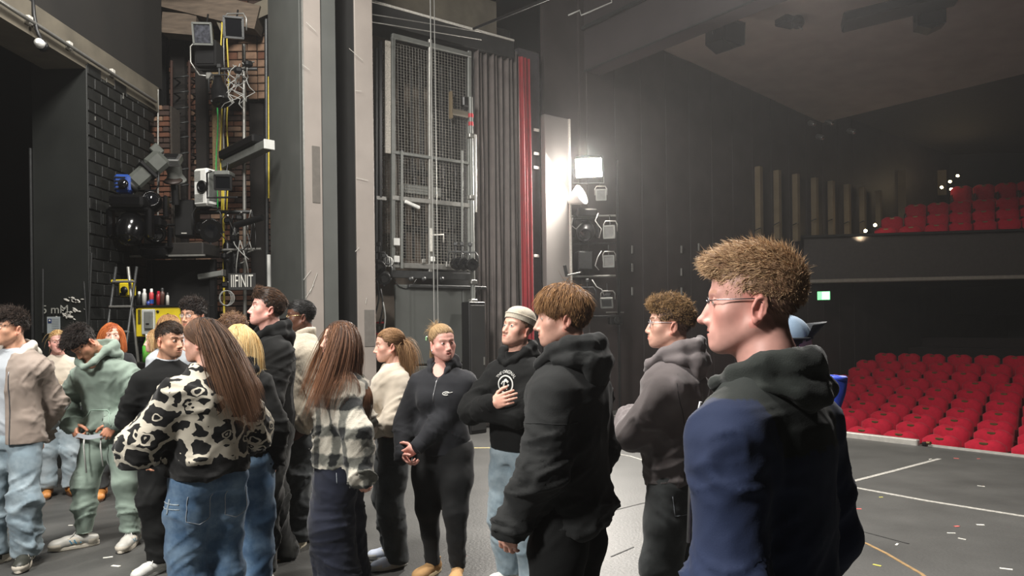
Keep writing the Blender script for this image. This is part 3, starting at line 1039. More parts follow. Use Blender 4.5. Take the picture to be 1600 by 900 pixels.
brick_wall('wall_brick_pier', -5.16, -4.86, 10.62, 1.5, 4.85, 0.19, 0.078, [M_brickred, M_brickb, M_brickp], 1)
brick_wall('wall_brick_back', -5.3, -3.4, 11.55, 1.9, 7.4, 0.25, 0.085, [M_brickb, M_brickred, M_brickp], 2)
struct(MB().box((-4.9, 11.0, 7.2), (1.2, 1.2, 1.4)), 'beam_loft', mat('sooty_beam', '#2c241e', 0.9))
brick_wall('wall_brick_top', -4.25, -3.72, 11.2, 5.1, 6.4, 0.3, 0.12, [M_brickp, M_brickred], 4)
for (px, py, s, an, m) in ((330, 15, (1.5, 0.3, 0.35), 0.25, M_wood), (285, 42, (0.5, 0.25, 0.3), 0.1, M_wood), (390, 28, (0.9, 0.2, 0.22), -0.4, M_concrete)):
    struct(MB().box(W(px, py, 10.9), s, R=Matrix.Rotation(an, 3, 'Y')), 'beam_timber_%d' % px, m)
# iron rungs beside the bricks
lad = thing('iron_rungs', 'column of rusty iron rungs let into the dark recess beside the brick strip', 'rungs', (-4.6, 11.2, 0))
for k, py in enumerate((120, 144, 169, 192, 215, 240, 265, 290)):
    a_, b_ = W(272, py + 2, 11.2) - lad.location, W(293, py - 2, 11.2) - lad.location
    MB().tube([a_ + Vector((0, 0.36, 0)), a_, b_, b_ + Vector((0, 0.36, 0))], 0.013, 6).build('rung', M_dsteel, lad)
for px in (268, 296):
    MB().cyl(W(px, 330, 11.25) - lad.location, W(px, 95, 11.25) - lad.location, 0.02, n=8).build('stile', mat('rusty_iron', '#3a241b', 0.8), lad)
for (px, py, sx, sz, D) in ((281, 215, 0.22, 3.6, 11.47), (316, 190, 0.16, 2.6, 11.40), (404, 300, 0.22, 3.4, 11.35)):  # added black boards paint in the shade of the brick recess
    struct(MB().box(W(px, py, D), (sx, 0.12, sz), ch=0.01), 'beam_recess_shade_%d' % px, mat('recess_shade_board', '#15110e', 0.9, var=0.3))


def vpipe(name, label, px, y0, y1, D, r, m, cat='pipe'):
    p0 = W(px, y0, D)
    if y0 > 380 and px != 247:
        p0.z = 0.0
    return tag(MB().cyl(p0, W(px, y1, D), r, n=8).build(name, m), label, cat)
vpipe('conduit_pipe', 'pale thin conduit running up the red brick strip', 247, 400, 140, 10.58, 0.014, M_steel)
vpipe('scaffold_pipe', 'upright steel scaffold pole beside the brick niche behind the cables', 381, 480, 70, 10.6, 0.027, M_steel)
vpipe('scaffold_pipe', 'short steel pole behind the black loudspeaker box', 271, 385, 315, 10.7, 0.025, M_steel)
vpipe('scaffold_pipe', 'black steel pole just left of the grey tower', 416, 480, 30, 10.9, 0.03, M_dsteel)
vpipe('yellow_conduit', 'yellowish upright conduit in front of the cable bundle', 349, 480, 290, 10.3, 0.016, M_cyel)
vpipe('yellow_conduit', 'thin yellow conduit hugging the edge of the grey tower', 420, 310, 120, 10.85, 0.013, M_cyel)
vpipe('white_conduit', 'short white conduit at the foot of the grey tower edge', 420, 435, 398, 10.8, 0.03, M_white)
duct = tag(MB().box(W(341, 190, 11.44), (0.16, 0.1, 2.5), ch=0.01).build('cable_duct', mat('perforated_tan_duct', '#7d6a4a', 0.7, var=0.3, scale=40)), 'tan perforated cable duct rising behind the hanging black lamp', 'duct')
for i, (dx, m, nm) in enumerate(((-3, M_cgreen, 'green'), (2, M_cyel, 'yellow'), (6, M_cgrey, 'grey'), (10, M_cyel, 'second yellow'))):
    pts = [W(343 + dx * 1.3 + 1.5 * math.sin(k * 1.1 + i), 18 + k * 24, 10.78) for k in range(14)]
    if nm == 'green':
        pts = pts[6:]
    tag(MB().tube(pts, 0.011, 5).build('hanging_cable', m), '%s cable running down the bundle behind the black lamps' % nm, 'cable')

# ---------------------------------------------------------------- lamps
def clamp_bits(t, up=0.28, m=None):
    mb = MB()
    mb.cyl((0, 0, up), (0, 0, up + 0.1), 0.014, n=6)
    mb.box((0, 0, up + 0.12), (0.06, 0.05, 0.06), ch=0.01)
    mb.build('clamp', m or M_dsteel, t)


def yoke(t, wd, h, m, pivot=(0, 0, 0), r=0.012, up=1):
    x, y, z = pivot
    MB().tube([(-wd, y, z), (-wd * 1.02, y, z + up * h * 0.7), (-wd * 0.75, y, z + up * h), (wd * 0.75, y, z + up * h), (wd * 1.02, y, z + up * h * 0.7), (wd, y, z)], r, 6).build('yoke', m, t)


def par_can(label, p, d, r, L, m=M_blk, lens=M_glass, group=None, yk=True):
    t = thing('par_can_lamp', label, 'stage light', p, group=group)
    R = frame_dir(d)
    ax = R @ Vector((0, -1, 0))
    o = ax * (L * 0.45)
    MB().lathe([(r, 0.0), (r * 1.05, 0.0), (r * 1.05, -L * 0.08), (r, -L * 0.1), (r * 0.98, -L * 0.5), (r * 0.6, -L * 0.82), (r * 0.55, -L), (0, -L)], o, ax, 18).build('can', m, t)
    MB().lathe([(0, 0.01 * L), (r * 0.6, 0), (r * 0.96, -0.03 * L), (r * 0.96, -0.05 * L)], o, ax, 18).build('lens', lens, t)
    mb = MB()
    for k in range(4):
        a = k * math.pi / 2
        e = R @ Vector((math.cos(a) * r * 1.08, 0, math.sin(a) * r * 1.08))
        mb.box(o + e, (0.02, 0.03, 0.02), R=R)
    mb.build('frame_clip', M_dsteel, t)
    if yk:
        yoke(t, r * 1.25, r * 2.0, M_dsteel)
        clamp_bits(t, r * 2.0)
    return t


def box_flood(label, p, d, w_, h_, dep, m=M_blk, face=M_silver, bracket=True, name='flood_lamp', frame_m=None):
    t = thing(name, label, 'stage light', p)
    R = frame_dir(d)
    mb = MB()
    vs = []
    for (sx, y) in ((1.0, -dep / 2), (1.0, -dep / 2 + 0.04), (0.62, dep / 2)):
        for q in ((-1, -1), (1, -1), (1, 1), (-1, 1)):
            vs.append(R @ Vector((q[0] * w_ / 2 * sx, y, q[1] * h_ / 2 * sx)))
    fs = [(i + a, i + (a + 1) % 4, i + 4 + (a + 1) % 4, i + 4 + a) for i in (0, 4) for a in range(4)] + [(8, 9, 10, 11), (3, 2, 1, 0)]
    mb.add(vs, fs)
    mb.build('housing', m, t)
    MB().box(R @ Vector((0, -dep / 2 - 0.004, 0)), (w_ * 0.86, 0.012, h_ * 0.86), R=R).build('glass', face, t)
    fr = MB()
    for (cx, cz, sx, sz) in ((0, h_ / 2, w_ * 1.08, 0.025), (0, -h_ / 2, w_ * 1.08, 0.025), (-w_ / 2, 0, 0.025, h_), (w_ / 2, 0, 0.025, h_)):
        fr.box(R @ Vector((cx, -dep / 2 - 0.01, cz)), (sx, 0.035, sz), R=R)
    fr.build('front_frame', frame_m or M_greymetal, t)
    mb = MB()
    for k in range(5):
        mb.box(R @ Vector((0, dep * 0.08 * k - dep * 0.1, h_ * 0.44)), (w_ * 0.5, 0.012, 0.05), R=R)
    mb.build('cooling_fin', M_dsteel, t)
    MB().cyl((0, 0.02, h_ * .4), (0, 0.10, h_ * .4 + .22), 0.013, n=6).build('hanger', M_blk, t)
    if bracket:
        yoke(t, w_ * 0.62, h_ * 0.9, M_steel)
    return t


def profile_spot(label, p, d, L, r, m, name='profile_spotlight'):
    t = thing(name, label, 'stage light', p)
    R = frame_dir(d)
    B = lambda c, s, ch=0.02: MB().box(R @ Vector(c), s, R=R, ch=ch)
    B((0, L * 0.28, 0), (r * 2.3, L * 0.46, r * 2.5), r * 0.5).build('lamp_house', m, t)
    B((0, -L * 0.2, 0), (r * 2.0, L * 0.5, r * 2.0), r * 0.35).build('barrel', m, t)
    ax = R @ Vector((0, -1, 0))
    MB().lathe([(r * 0.8, 0), (r * 1.02, 0.0), (r * 1.02, 0.05), (r * 0.86, 0.05)], ax * (L * 0.44), ax, 16).build('lens_ring', M_dsteel, t)
    MB().lathe([(0, 0.012), (r * 0.5, 0.006), (r * 0.84, 0)], ax * (L * 0.46), ax, 14).build('lens', M_glass, t)
    B((0, 0.02 * L, 0), (r * 2.6, 0.05, r * 2.6), 0.01).build('shutter_ring', M_blk, t)
    MB().box(R @ Vector((0, L * 0.52, r * 1.1)), (0.05, 0.12, 0.14), R=R, ch=0.012).build('rear_handle', m, t)
    yoke(t, r * 1.5, r * 2.4, M_blk, up=-1)
    return t


def moving_head(label, p, head_d, s, m=M_glossblk, up=-1):
    """moving head: base, yoke arms, lamp head; up=-1 stands on its base, 1 hangs"""
    t = thing('moving_head_lamp', label, 'stage light', p)
    MB().box((0, 0, up * 0.52 * s), (0.62 * s, 0.55 * s, 0.24 * s), 0.15, ch=0.05 * s).build('base', m, t)
    MB().box((0, 0, up * 0.38 * s), (0.74 * s, 0.3 * s, 0.07 * s), 0.15, ch=0.03 * s).build('yoke_bridge', m, t)
    for q in (-1, 1):
        MB().box((q * 0.36 * s, q * 0.05 * s, up * 0.12 * s), (0.11 * s, 0.26 * s, 0.58 * s), 0.15, ch=0.045 * s).build('yoke_arm', m, t)
    R = frame_dir(head_d)
    ax = R @ Vector((0, -1, 0))
    MB().lathe([(0.0, -0.36 * s), (0.14 * s, -0.34 * s), (0.24 * s, -0.22 * s), (0.275 * s, -0.02 * s), (0.25 * s, 0.16 * s), (0.2 * s, 0.25 * s), (0.19 * s, 0.28 * s), (0.165 * s, 0.28 * s), (0.16 * s, 0.24 * s), (0, 0.24 * s)], (0, 0, 0), ax, 20).build('lamp_head', m, t)
    MB().lathe([(0, 0.05 * s), (0.09 * s, 0.03 * s), (0.16 * s, 0)], ax * (0.25 * s), ax, 16).build('lens', M_glass, t)
    return t


M_bulbs = mat('faceted_reflector', '#4e5058', 0.35, 0.6, var=0.6, scale=24)
box_flood('square flood lamp with faceted reflector on a bent bracket above a black box', W(321, 55, 10.2), (0.1, -1, -0.25), 0.24, 0.27, 0.25, M_blk, M_bulbs, False)
t = thing('black_equipment_box', 'large black box hanging below the faceted square flood lamp', 'box', W(327, 88, 10.35))
MB().box((0, 0, 0), (0.3, 0.28, 0.36), ch=0.012).build('case', M_void, t)
MB().box((0, -0.145, 0.0), (0.25, 0.015, 0.31), ch=0.004).build('lid', M_blk, t)
MB().tube([(-0.16, -0.05, 0.2), (-0.24, -0.05, 0.12), (-0.24, -0.05, -0.1), (-0.12, -0.05, -0.28), (0.05, -0.05, -0.3)], 0.013, 6).build('bracket', M_steel, t)
MB().box((0.02, -0.05, -0.3), (0.08, 0.08, 0.1), ch=0.012).build('clamp', M_steel, t)
box_flood('grey fresnel lamp with dark square front high beside the grey tower', W(368, 48, 10.1), (0.25, -1, -0.2), 0.24, 0.26, 0.42, M_greymetal, M_glass, True, 'fresnel_lamp', M_dsteel)
par_can('black drum lamp hanging face down from the upper pole', W(343, 143, 10.2), (0.25, -0.35, -1), 0.115, 0.42, M_blk)
profile_spot('long grey-green profile spotlight tilted upward in front of the black bricks', W(229, 268, 9.3), (-0.55, -0.40, -0.72), 0.56, 0.10, mat('grey_green_enamel', '#464944', 0.5, 0.1))
t = thing('blue_moving_light', 'blue lamp housing behind the tilted grey spotlight', 'stage light', W(194, 288, 9.15))
MB().box((0, 0, 0), (0.19, 0.2, 0.22), 0.2, ch=0.03).build('housing', M_blue, t)
for k in range(4):
    MB().box((0.0, -0.105, -0.07 + 0.045 * k), (0.13, 0.01, 0.016), 0.2).build('vent', M_blk, t)
MB().lathe([(0.05, 0), (0.06, 0.05), (0, 0.05)], (0.05, -0.1, -0.02), (0.3, -1, 0)).build('lens', M_glass, t)
# silver topped scoop
t = thing('colour_changer_lamp', 'grey lamp with square silver top tray and round black throat', 'stage light', W(270, 264, 9.7))
R = Matrix.Rotation(0.15, 3, 'Z') @ Matrix.Rotation(0.6, 3, 'X')
MB().box(R @ Vector((0, 0, 0.12)), (0.25, 0.22, 0.1), R=R, ch=0.012).build('tray', M_silver, t)
MB().box(R @ Vector((0, -0.0, 0.175)), (0.17, 0.14, 0.02), R=R, ch=0.004).build('window', M_blk, t)
MB().lathe([(0.085, 0.0), (0.1, -0.08), (0.09, -0.16), (0.13, -0.24), (0.14, -0.25), (0.12, -0.24), (0, -0.2)], (0, 0, 0.08), R @ Vector((0, 0, 1))).build('body', M_greymetal, t)
MB().lathe([(0, 0.0), (0.1, 0), (0.12, -0.02), (0, -0.03)], (0, -0.0, -0.14), R @ Vector((0, 0, 1))).build('throat', mat('rust_black', '#2b201b', 0.5), t)
MB().cyl((0, 0.05, -0.2), (0, 0.08, -0.46), 0.05, n=10).build('stem', M_blk, t)
# white projector
t = thing('video_projector', 'tall white video projector standing on end with a black round lens', 'projector', W(321, 294, 9.9), -0.35)
MB().box((0, 0, 0), (0.24, 0.2, 0.5), ch=0.03).build('case', M_white, t)
MB().lathe([(0.075, 0), (0.08, 0.03), (0.06, 0.04), (0.055, 0.02), (0, 0.02)], (0.05, -0.1, 0.0), (0, -1, 0), 18).build('lens_barrel', M_blk, t)
MB().lathe([(0, 0.012), (0.05, 0)], (0.05, -0.122, 0.0), (0, -1, 0), 14).build('lens', M_glass, t)
for k in range(9):
    MB().box((-0.04, -0.102, 0.08 + 0.016 * k), (0.1, 0.006, 0.006)).build('vent', M_greymetal, t)
for k in range(7):
    MB().box((-0.02, -0.102, -0.1 - 0.016 * k), (0.14, 0.006, 0.006)).build('vent', M_greymetal, t)
MB().box((0.125, 0, 0.02), (0.01, 0.15, 0.4), ch=0.004).build('side_panel', M_greymetal, t)
t = box_flood('black square fresnel lamp just right of the white projector', W(352, 287, 9.8), (0.2, -1, -0.1), 0.2, 0.18, 0.3, M_dsteel, M_glass, False, 'fresnel_lamp', M_blk)
MB().tube([(-0.14, -0.1, 0.15), (-0.2, -0.1, 0.12), (-0.2, -0.1, -0.2), (0.2, -0.1, -0.2)], 0.014).build('bracket', M_blk, t)
MB().box((0.0, -0.02, 0.12), (0.2, 0.22, 0.06), ch=0.01).build('top_hood', M_greymetal, t)
t = moving_head('glossy black ball headed moving lamp left of the brick strip', W(236, 316, 9.35), (0.5, -1, 0.2), 0.5, up=-1)
moving_head('black moving lamp with its round head turned down in front of the black bricks', W(204, 358, 9.0), (0.1, -0.6, -1), 0.62, up=1)
moving_head('black moving lamp behind the others on the left platform', W(243, 364, 9.5), (0.6, -1, -0.3), 0.5, up=-1)
# loudspeaker
t = thing('loudspeaker_box', 'upright black loudspeaker box below the white projector', 'loudspeaker', W(293, 343, 10.1), 0.1)
MB().box((0, 0, 0), (0.26, 0.26, 0.50), ch=0.012).build('cabinet', M_blk, t)
MB().box((0, -0.135, 0.0), (0.235, 0.012, 0.46), ch=0.004).build('grille', M_void, t)
MB().box((0.0, -0.143, -0.205), (0.07, 0.006, 0.012)).build('badge', M_scuff, t)
par_can('large round black lamp hanging right of the loudspeaker box', W(323, 359, 9.9), (0.8, -0.8, -0.25), 0.15, 0.34, M_glossblk)
# pipes the lamps hang from
def hpipe(label, a_, b_, r=0.024, m=M_dsteel, name='lighting_pipe'):
    return tag(MB().cyl(a_, b_, r, n=10).build(name, m), label, 'pipe')
hpipe('horizontal pipe below the projector reaching to the grey tower', W(308, 331, 10.0), W(394, 331, 10.1))
hpipe('horizontal pipe across behind the loudspeaker box', W(240, 352, 10.4), W(290, 351, 10.4), 0.02)
hpipe('upper horizontal pipe behind the ball headed lamp', W(252, 316, 10.5), W(306, 316, 10.5), 0.02)
hpipe('stub of thick black pipe sticking out by the tangled cables', W(368, 352, 9.9), W(410, 340, 9.8), 0.045, M_blk)
hpipe('low pale pipe crossing above the white letters', W(335, 391, 10.1), W(408, 389, 10.1), 0.02, M_steel)
hpipe('upper pipe carrying the black drum lamp', W(312, 108, 10.3), W(402, 108, 10.4), 0.024)
# black platform under the lamps
pl = thing('lighting_platform', 'black steel platform carrying the lamps in front of the bricks', 'platform', W(276, 392, 9.8))
MB().box((0, 0, 0), (0.95, 0.5, 0.16), -0.05, ch=0.012).build('deck', mat('worn_black_deck', '#1e1c1a', 0.5, var=0.4, scale=5), pl)
MB().box((0, -0.265, -0.09), (0.99, 0.03, 0.025), -0.05).build('edge_strip', M_steel, pl)
for x in (-0.42, 0.42):
    MB().box((x, 0.15, -1.26), (0.08, 0.08, 2.3), ch=0.01).build('leg', M_blk, pl)
MB().box((0.0, 0.2, -0.75), (0.9, 0.04, 1.3), ch=0.01).build('back_cloth', M_void, pl)
# grey channel girder ending at the tower
gd = thing('cable_girder', 'pale grey steel channel girder with cables reaching to the grey tower', 'girder', W(385, 243, 10.3))
R = frame_dir(W(338, 264, 10.9) - W(418, 226, 9.75))
MB().box((0, 0, 0), (0.14, 1.35, 0.12), R=R, ch=0.01).build('channel', M_greymetal, gd)
for k in range(8):
    MB().box(R @ Vector((-0.074, -0.55 + 0.15 * k, 0.0)), (0.012, 0.06, 0.05), R=R).build('slot', M_blk, gd)
MB().box(R @ Vector((0, 0.68, 0)), (0.15, 0.03, 0.13), R=R, ch=0.006).build('end_cap', M_white, gd)
MB().box(R @ Vector((0.02, -0.1, 0.13)), (0.2, 1.1, 0.12), R=R, ch=0.02).build('dark_tray', M_blk, gd)
t = thing('cable_girder', 'short grey trunking sloping behind the black lamps low beside the letters', 'girder', W(330, 430, 9.9))
MB().box((0, 0, 0), (0.34, 0.1, 0.075), R=Matrix.Rotation(-0.15, 3, 'Y'), ch=0.01).build('channel', M_greymetal, t)
MB().box((0.17, -0.0, 0.03), (0.02, 0.11, 0.085), ch=0.004).build('end_cap', M_steel, t)
# letter board
t = thing('letter_sign', 'black board with white upright letters at the foot of the brick niche', 'sign', W(378, 440, 9.75), 0.05)
MB().box((0, 0.02, 0), (0.36, 0.03, 0.22), ch=0.004).build('board', M_black, t)
tm = text_mesh('IIFINIT', 0.14)
tm.materials.append(mat('letter_white', '#c9c7bf', 0.6))
o = link('lettering', tm, t, (0.0, -0.002, 0))
o.rotation_euler = (math.pi / 2, 0, 0)
o.scale = (0.74, 1.7, 1)
# tangled cables
r_ = random.Random(9)
for k in range(10):
    x0, y0 = r_.uniform(352, 398), r_.uniform(325, 380)
    k1, k2, k3 = r_.uniform(-24, 24), r_.uniform(-20, 22), r_.uniform(0, 18)
    pts = []
    for i in range(9):
        tt = i / 8
        pts.append(W(x0 + k1 * math.sin(tt * 3.1) + tt * k2, y0 + tt * 60 + k3 * math.sin(tt * 3.14), 9.95 + 0.06 * math.sin(i * .6 + k)))
    tag(MB().tube(pts, 0.006 + 0.003 * r_.random(), 5).build('tangled_cable', [M_cgrey, M_cblk, M_cblk][k % 3]), 'thin %s cable, %s of the ten tangled above the white letters' % (('grey', 'black', 'black')[k % 3], ORD[k]), 'cable', 'tangled cables by the letter board')
for k in range(8):
    x0, y0 = r_.uniform(360, 392), r_.uniform(95, 112)
    pts = [W(x0 + 10 * math.sin(i * 0.7 + k) + i * r_.uniform(-1.5, 1.5), y0 + i * 7.5, 10.15) for i in range(9)]
    tag(MB().tube(pts, 0.007, 5).build('hanging_cable', M_cgrey), 'loose grey cable, %s of the eight hanging below the upper pipe' % ORD[k], 'cable', 'loose cables below the upper pipe')
for k in range(3):
    c_ = W(352 + 2 * k, 466, 9.7)
    tag(MB().tube([c_ + Vector((0.08 * math.cos(a * 0.524) * (1 + 0.1 * k), -0.01 * k, 0.1 * math.sin(a * 0.524))) for a in range(12)], 0.006, 5, closed=True).build('cable_coil', M_cgrey), ('inner', 'middle', 'outer')[k] + ' loop of the coiled grey cable left of the white letters', 'cable', 'coils left of the letters')
# clamps and small bits on the pole
for k, (px, py) in enumerate(((357, 345), (374, 340), (366, 372), (352, 400), (384, 398), (372, 415), (352, 445), (372, 110), (388, 100))):
    t = thing('pipe_coupler', 'dark steel pipe coupler ' + ('just under the projector', 'right of the yellow conduit', 'in the middle of the cable tangle', 'left end of the low pale pipe', 'right end of the low pale pipe', 'just above the white letters', 'left of the white letters', 'under the grey fresnel lamp', 'right end of the upper pipe')[k], 'clamp', W(px, py, 10.0), 0.3 * k, group='pipe couplers among the cables')
    MB().box((0, 0, 0), (0.1, 0.1, 0.08), ch=0.02).build('jaw', M_blk, t)
    MB().cyl((0, 0, 0.02), (0.03, -0.1, 0.06), 0.012, n=6).build('bolt', M_steel, t)
for (px, py, hh) in ((356, 415, 0.5), (367, 400, 0.7)):
    t = thing('cable_drum', 'dark upright cable sleeve left of the bare bricks' if px == 356 else 'dark upright cable sleeve just above the white letters', 'sleeve', W(px, py - 10, 10.2))
    MB().lathe([(0.055, -hh / 2), (0.06, -hh / 2 + 0.03), (0.06, hh / 2 - 0.05), (0.03, hh / 2)], n=10).build('sleeve', M_blk, t)
    MB().lathe([(0.062, 0), (0.062, 0.03)], (0, 0, 0.05), n=10).build('tape_band', M_dsteel, t)
# step ladder, yellow box, workbench with cans
ld = thing('step_ladder', 'aluminium step ladder leaning behind the red haired woman', 'ladder', W(177, 518, 8.4) - Vector((0, 0, W(177, 518, 8.4).z)))
b_ = ld.location
zt_ = W(199, 415, 8.4).z
for dx in (-0.14, 0.10):
    MB().tube([(dx - 0.12, -0.1, 0), (dx + 0.10, 0.15, zt_)], 0.016, 6).build('stile', M_dsteel, ld)
for k in range(8):
    f_ = (k + 0.6) / 8.2
    MB().box((-0.02 - 0.12 + 0.22 * f_, -0.1 + 0.25 * f_, zt_ * f_), (0.25, 0.07, 0.025), ch=0.005).build('step', M_steel, ld)
MB().tube([(0.12, 0.55, 0), (0.1, 0.15, zt_)], 0.018, 6).build('stay', M_steel, ld)
t = thing('yellow_winch', 'small yellow machine hanging above the step ladder', 'machine', W(198, 450, 8.9))
MB().box((0.01, 0, -0.02), (0.15, 0.14, 0.17), ch=0.02).build('body', M_yellow, t)
MB().box((-0.05, 0, 0.08), (0.24, 0.1, 0.04), ch=0.012).build('bracket', M_yellow, t)
MB().lathe([(0.03, 0), (0.045, 0.03), (0, 0.03)], (0.02, -0.07, -0.03), (0, -1, 0), 10).build('knob', M_blk, t)
MB().box((-0.01, -0.075, -0.08), (0.07, 0.012, 0.04)).build('opening', M_blk, t)
bench = thing('yellow_cabinet', 'yellow metal cabinet with a white fitting and printed side label', 'cabinet', W(247, 505, 8.6) - Vector((0, 0, W(247, 505, 8.6).z)))
z1_ = W(247, 480, 8.6).z
z0_ = W(247, 526, 8.6).z
cw_ = 0.52
MB().box((0, 0.15, (z0_ + z1_) / 2), (cw_, 0.3, z1_ - z0_), ch=0.008).build('body', M_yellow, bench)
MB().box((-0.1, -0.02, (z0_ + z1_) / 2 - 0.0), (0.15, 0.05, (z1_ - z0_) * 0.86), ch=0.01).build('fitting_plate', mat('pale_grey_plastic', '#a9aca8', 0.5), bench)
MB().box((-0.085, -0.055, (z0_ + z1_) / 2 + 0.02), (0.095, 0.04, (z1_ - z0_) * 0.6), ch=0.01).build('fitting_cover', M_greymetal, bench)
MB().box((-0.085, -0.08, (z0_ + z1_) / 2 - 0.02), (0.035, 0.012, 0.01)).build('slot', M_blk, bench)
for (x, z) in ((0.0, z1_ - 0.05), (0.0, z0_ + 0.15), (0.12, z1_ - 0.09)):
    MB().lathe([(0, 0), (0.016, 0), (0.016, 0.01), (0, 0.01)], (x, -0.002, z), (0, -1, 0), 10).build('hole', M_blk, bench)
for k in range(12):
    MB().box((-0.215, -0.003, z1_ - 0.03 - 0.0145 * k), (0.035, 0.006, 0.007)).build('print_bar', M_black, bench)
for xx in (-0.33, 0.33):
    MB().box((xx * 0.7, 0.2, z0_ / 2), (0.05, 0.05, z0_), ch=0.006).build('leg', M_blk, bench)
MB().box((0.12, 0.15, z1_ + 0.012), (0.8, 0.34, 0.022), ch=0.004).build('worktop', M_blk, bench)
cans = [(218, 22, '#20201f', 'black spray can with a white cap'), (226, 26, '#b9b9b4', 'silver spray can'), (237, 26, '#b33a3f', 'spray can with red and white wrap'),
        (233, 8, '#3b4c9a', 'short blue tin'), (248, 22, '#8e1f24', 'dark red spray can'), (254, 27, '#4a2f28', 'brown spray can'), (262, 20, '#c4c2bb', 'white pointed tube')]
for px, hpx, colr, lab in cans:
    h = hpx / F * 8.6
    q = W(px, 478, 8.62)
    t = thing('spray_can', lab + ' on top of the yellow cabinet', 'can', (q.x, q.y, z1_ + 0.023))
    rr = 0.026 if px not in (262,) else 0.018
    MB().lathe([(0, 0), (rr, 0), (rr, h * 0.7), (rr * 0.6, h * 0.8)], n=12).build('can_body', mat('can_' + colr[1:], colr, 0.35), t)
    MB().lathe([(rr * 0.62, h * 0.76), (rr * 0.62, h * 0.95), (rr * (0.2 if px == 262 else 0.5), h), (0, h)], n=10).build('cap', M_white if px in (218, 237, 226) else M_red if px == 248 else M_dsteel, t)
    if px == 237:
        MB().lathe([(rr * 1.03, h * 0.1), (rr * 1.03, h * 0.35)], n=12).build('blue_wrap', M_blue, t)
q = W(232, 545, 8.0)
t = thing('flight_case', 'black flight case standing below the yellow cabinet under the green bottle', 'case', (q.x, q.y, 0))
MB().box((0, 0, (q.z - .14) / 2), (0.3, 0.3, q.z - .145), ch=0.012).build('case', M_blk, t)
MB().box((0, -.155, (q.z - .14) * .7), (0.31, 0.012, 0.03)).build('lid_seam', M_dsteel, t)
t = thing('green_bottle', 'bright green bottle behind the blonde woman below the yellow cabinet', 'bottle', q)
MB().lathe([(0, -0.14), (0.06, -0.14), (0.062, 0.02), (0.03, 0.1), (0.025, 0.14), (0, 0.14)], n=12).build('bottle', mat('green_plastic', '#62c24a', 0.35), t)
MB().lathe([(0.028, 0.12), (0.028, 0.16), (0, 0.16)], n=10).build('cap', M_white, t)
# red rack in the gap beside the doors
rk = thing('red_tool_rack', 'red metal rack with small gear in the dark gap beside the steel doors', 'rack', W(592, 515, 10.6))
for k in range(3):
    MB().box((0, 0, 0.1 - 0.16 * k), (0.16, 0.14, 0.025), ch=0.004).build('shelf', MATS['red_enamel'], rk)
for x in (-0.07, 0.07):
    MB().box((x, 0, -0.05), (0.02, 0.1, 0.4)).build('upright', M_blk, rk)
for k in range(4):
    MB().box((-0.05 + 0.035 * k, -0.05, 0.02 - 0.16 * (k % 2)), (0.025, 0.03, 0.06), ch=0.006).build('tool', [M_white, M_red, M_steel, M_blk][k], rk)
for k, (px, py) in enumerate(((588, 455), (594, 470), (598, 492))):
    pts = [W(px + 4 * math.sin(i * 0.5), py - 20 + i * 8, 10.5) for i in range(8)]
    tag(MB().tube(pts, 0.012, 5).build('hanging_cable', M_cgrey if k == 2 else M_cblk), ['black cable loop in the gap left of the steel doors, upper one', 'black cable loop in the gap left of the steel doors, middle one', 'grey cable loop just above the red rack'][k], 'cable')
# round lamp with striped guard and cluster right of it
t = thing('guarded_lamp', 'round black lamp with white striped guard under the cage corner', 'lamp', W(607, 409, 10.7), 0)
MB().lathe([(0.0, 0.1), (0.06, 0.1), (0.075, 0.0), (0.07, -0.01), (0, -0.01)], (0, 0, 0), (-0.1, 1, 0)).build('body', M_blk, t)
MB().tube([(0.07 * math.cos(a * 0.4488), -0.02, 0.07 * math.sin(a * 0.4488)) for a in range(14)], 0.006, 5, closed=True).build('guard_ring', M_white, t)
for k in range(4):
    x = -0.042 + 0.028 * k
    hh = math.sqrt(0.07 ** 2 - x * x)
    MB().tube([(x, -0.022, -hh), (x + 0.008, -0.024, 0), (x - 0.002, -0.022, hh)], 0.006, 5).build('guard_bar', M_white, t)
for k, (px, py) in enumerate(((592, 414), (600, 432))):
    par_can(['dark lamp left of the striped guard lamp', 'small dark lamp below the striped guard lamp'][k], W(px, py, 10.6), (0.2, -1, -0.5), 0.09, 0.22, M_blk)
for k, (px, py) in enumerate(((712, 412), (722, 412), (735, 413))):
    par_can(['leftmost black lamp of the three under the right end of the cage', 'middle black lamp of the three under the right end of the cage', 'right black lamp of the three under the cage, beside the pipe'][k], W(px, py, 11.2), (0.5, -1, -0.2), 0.09, 0.2, M_blk)
mb = thing('black_cupboard', 'narrow black cupboard standing against the curtain by the steel doors', 'cupboard', (*W(740, 520, 11.3).xy, 0))
MB().box((0, 0, 1.0), (0.22, 0.3, 2.0), ROT_AB, ch=0.012).build('body', M_blk, mb)
MB().box(EA * 0.115 + Vector((0, 0, 1.0)), (0.02, 0.26, 1.9), ROT_AB, ch=0.006).build('door', M_black, mb)
MB().box(EA * 0.13 + EB * 0.1 + Vector((0, 0, 1.1)), (0.02, 0.02, 0.12), ROT_AB).build('handle', M_steel, mb)

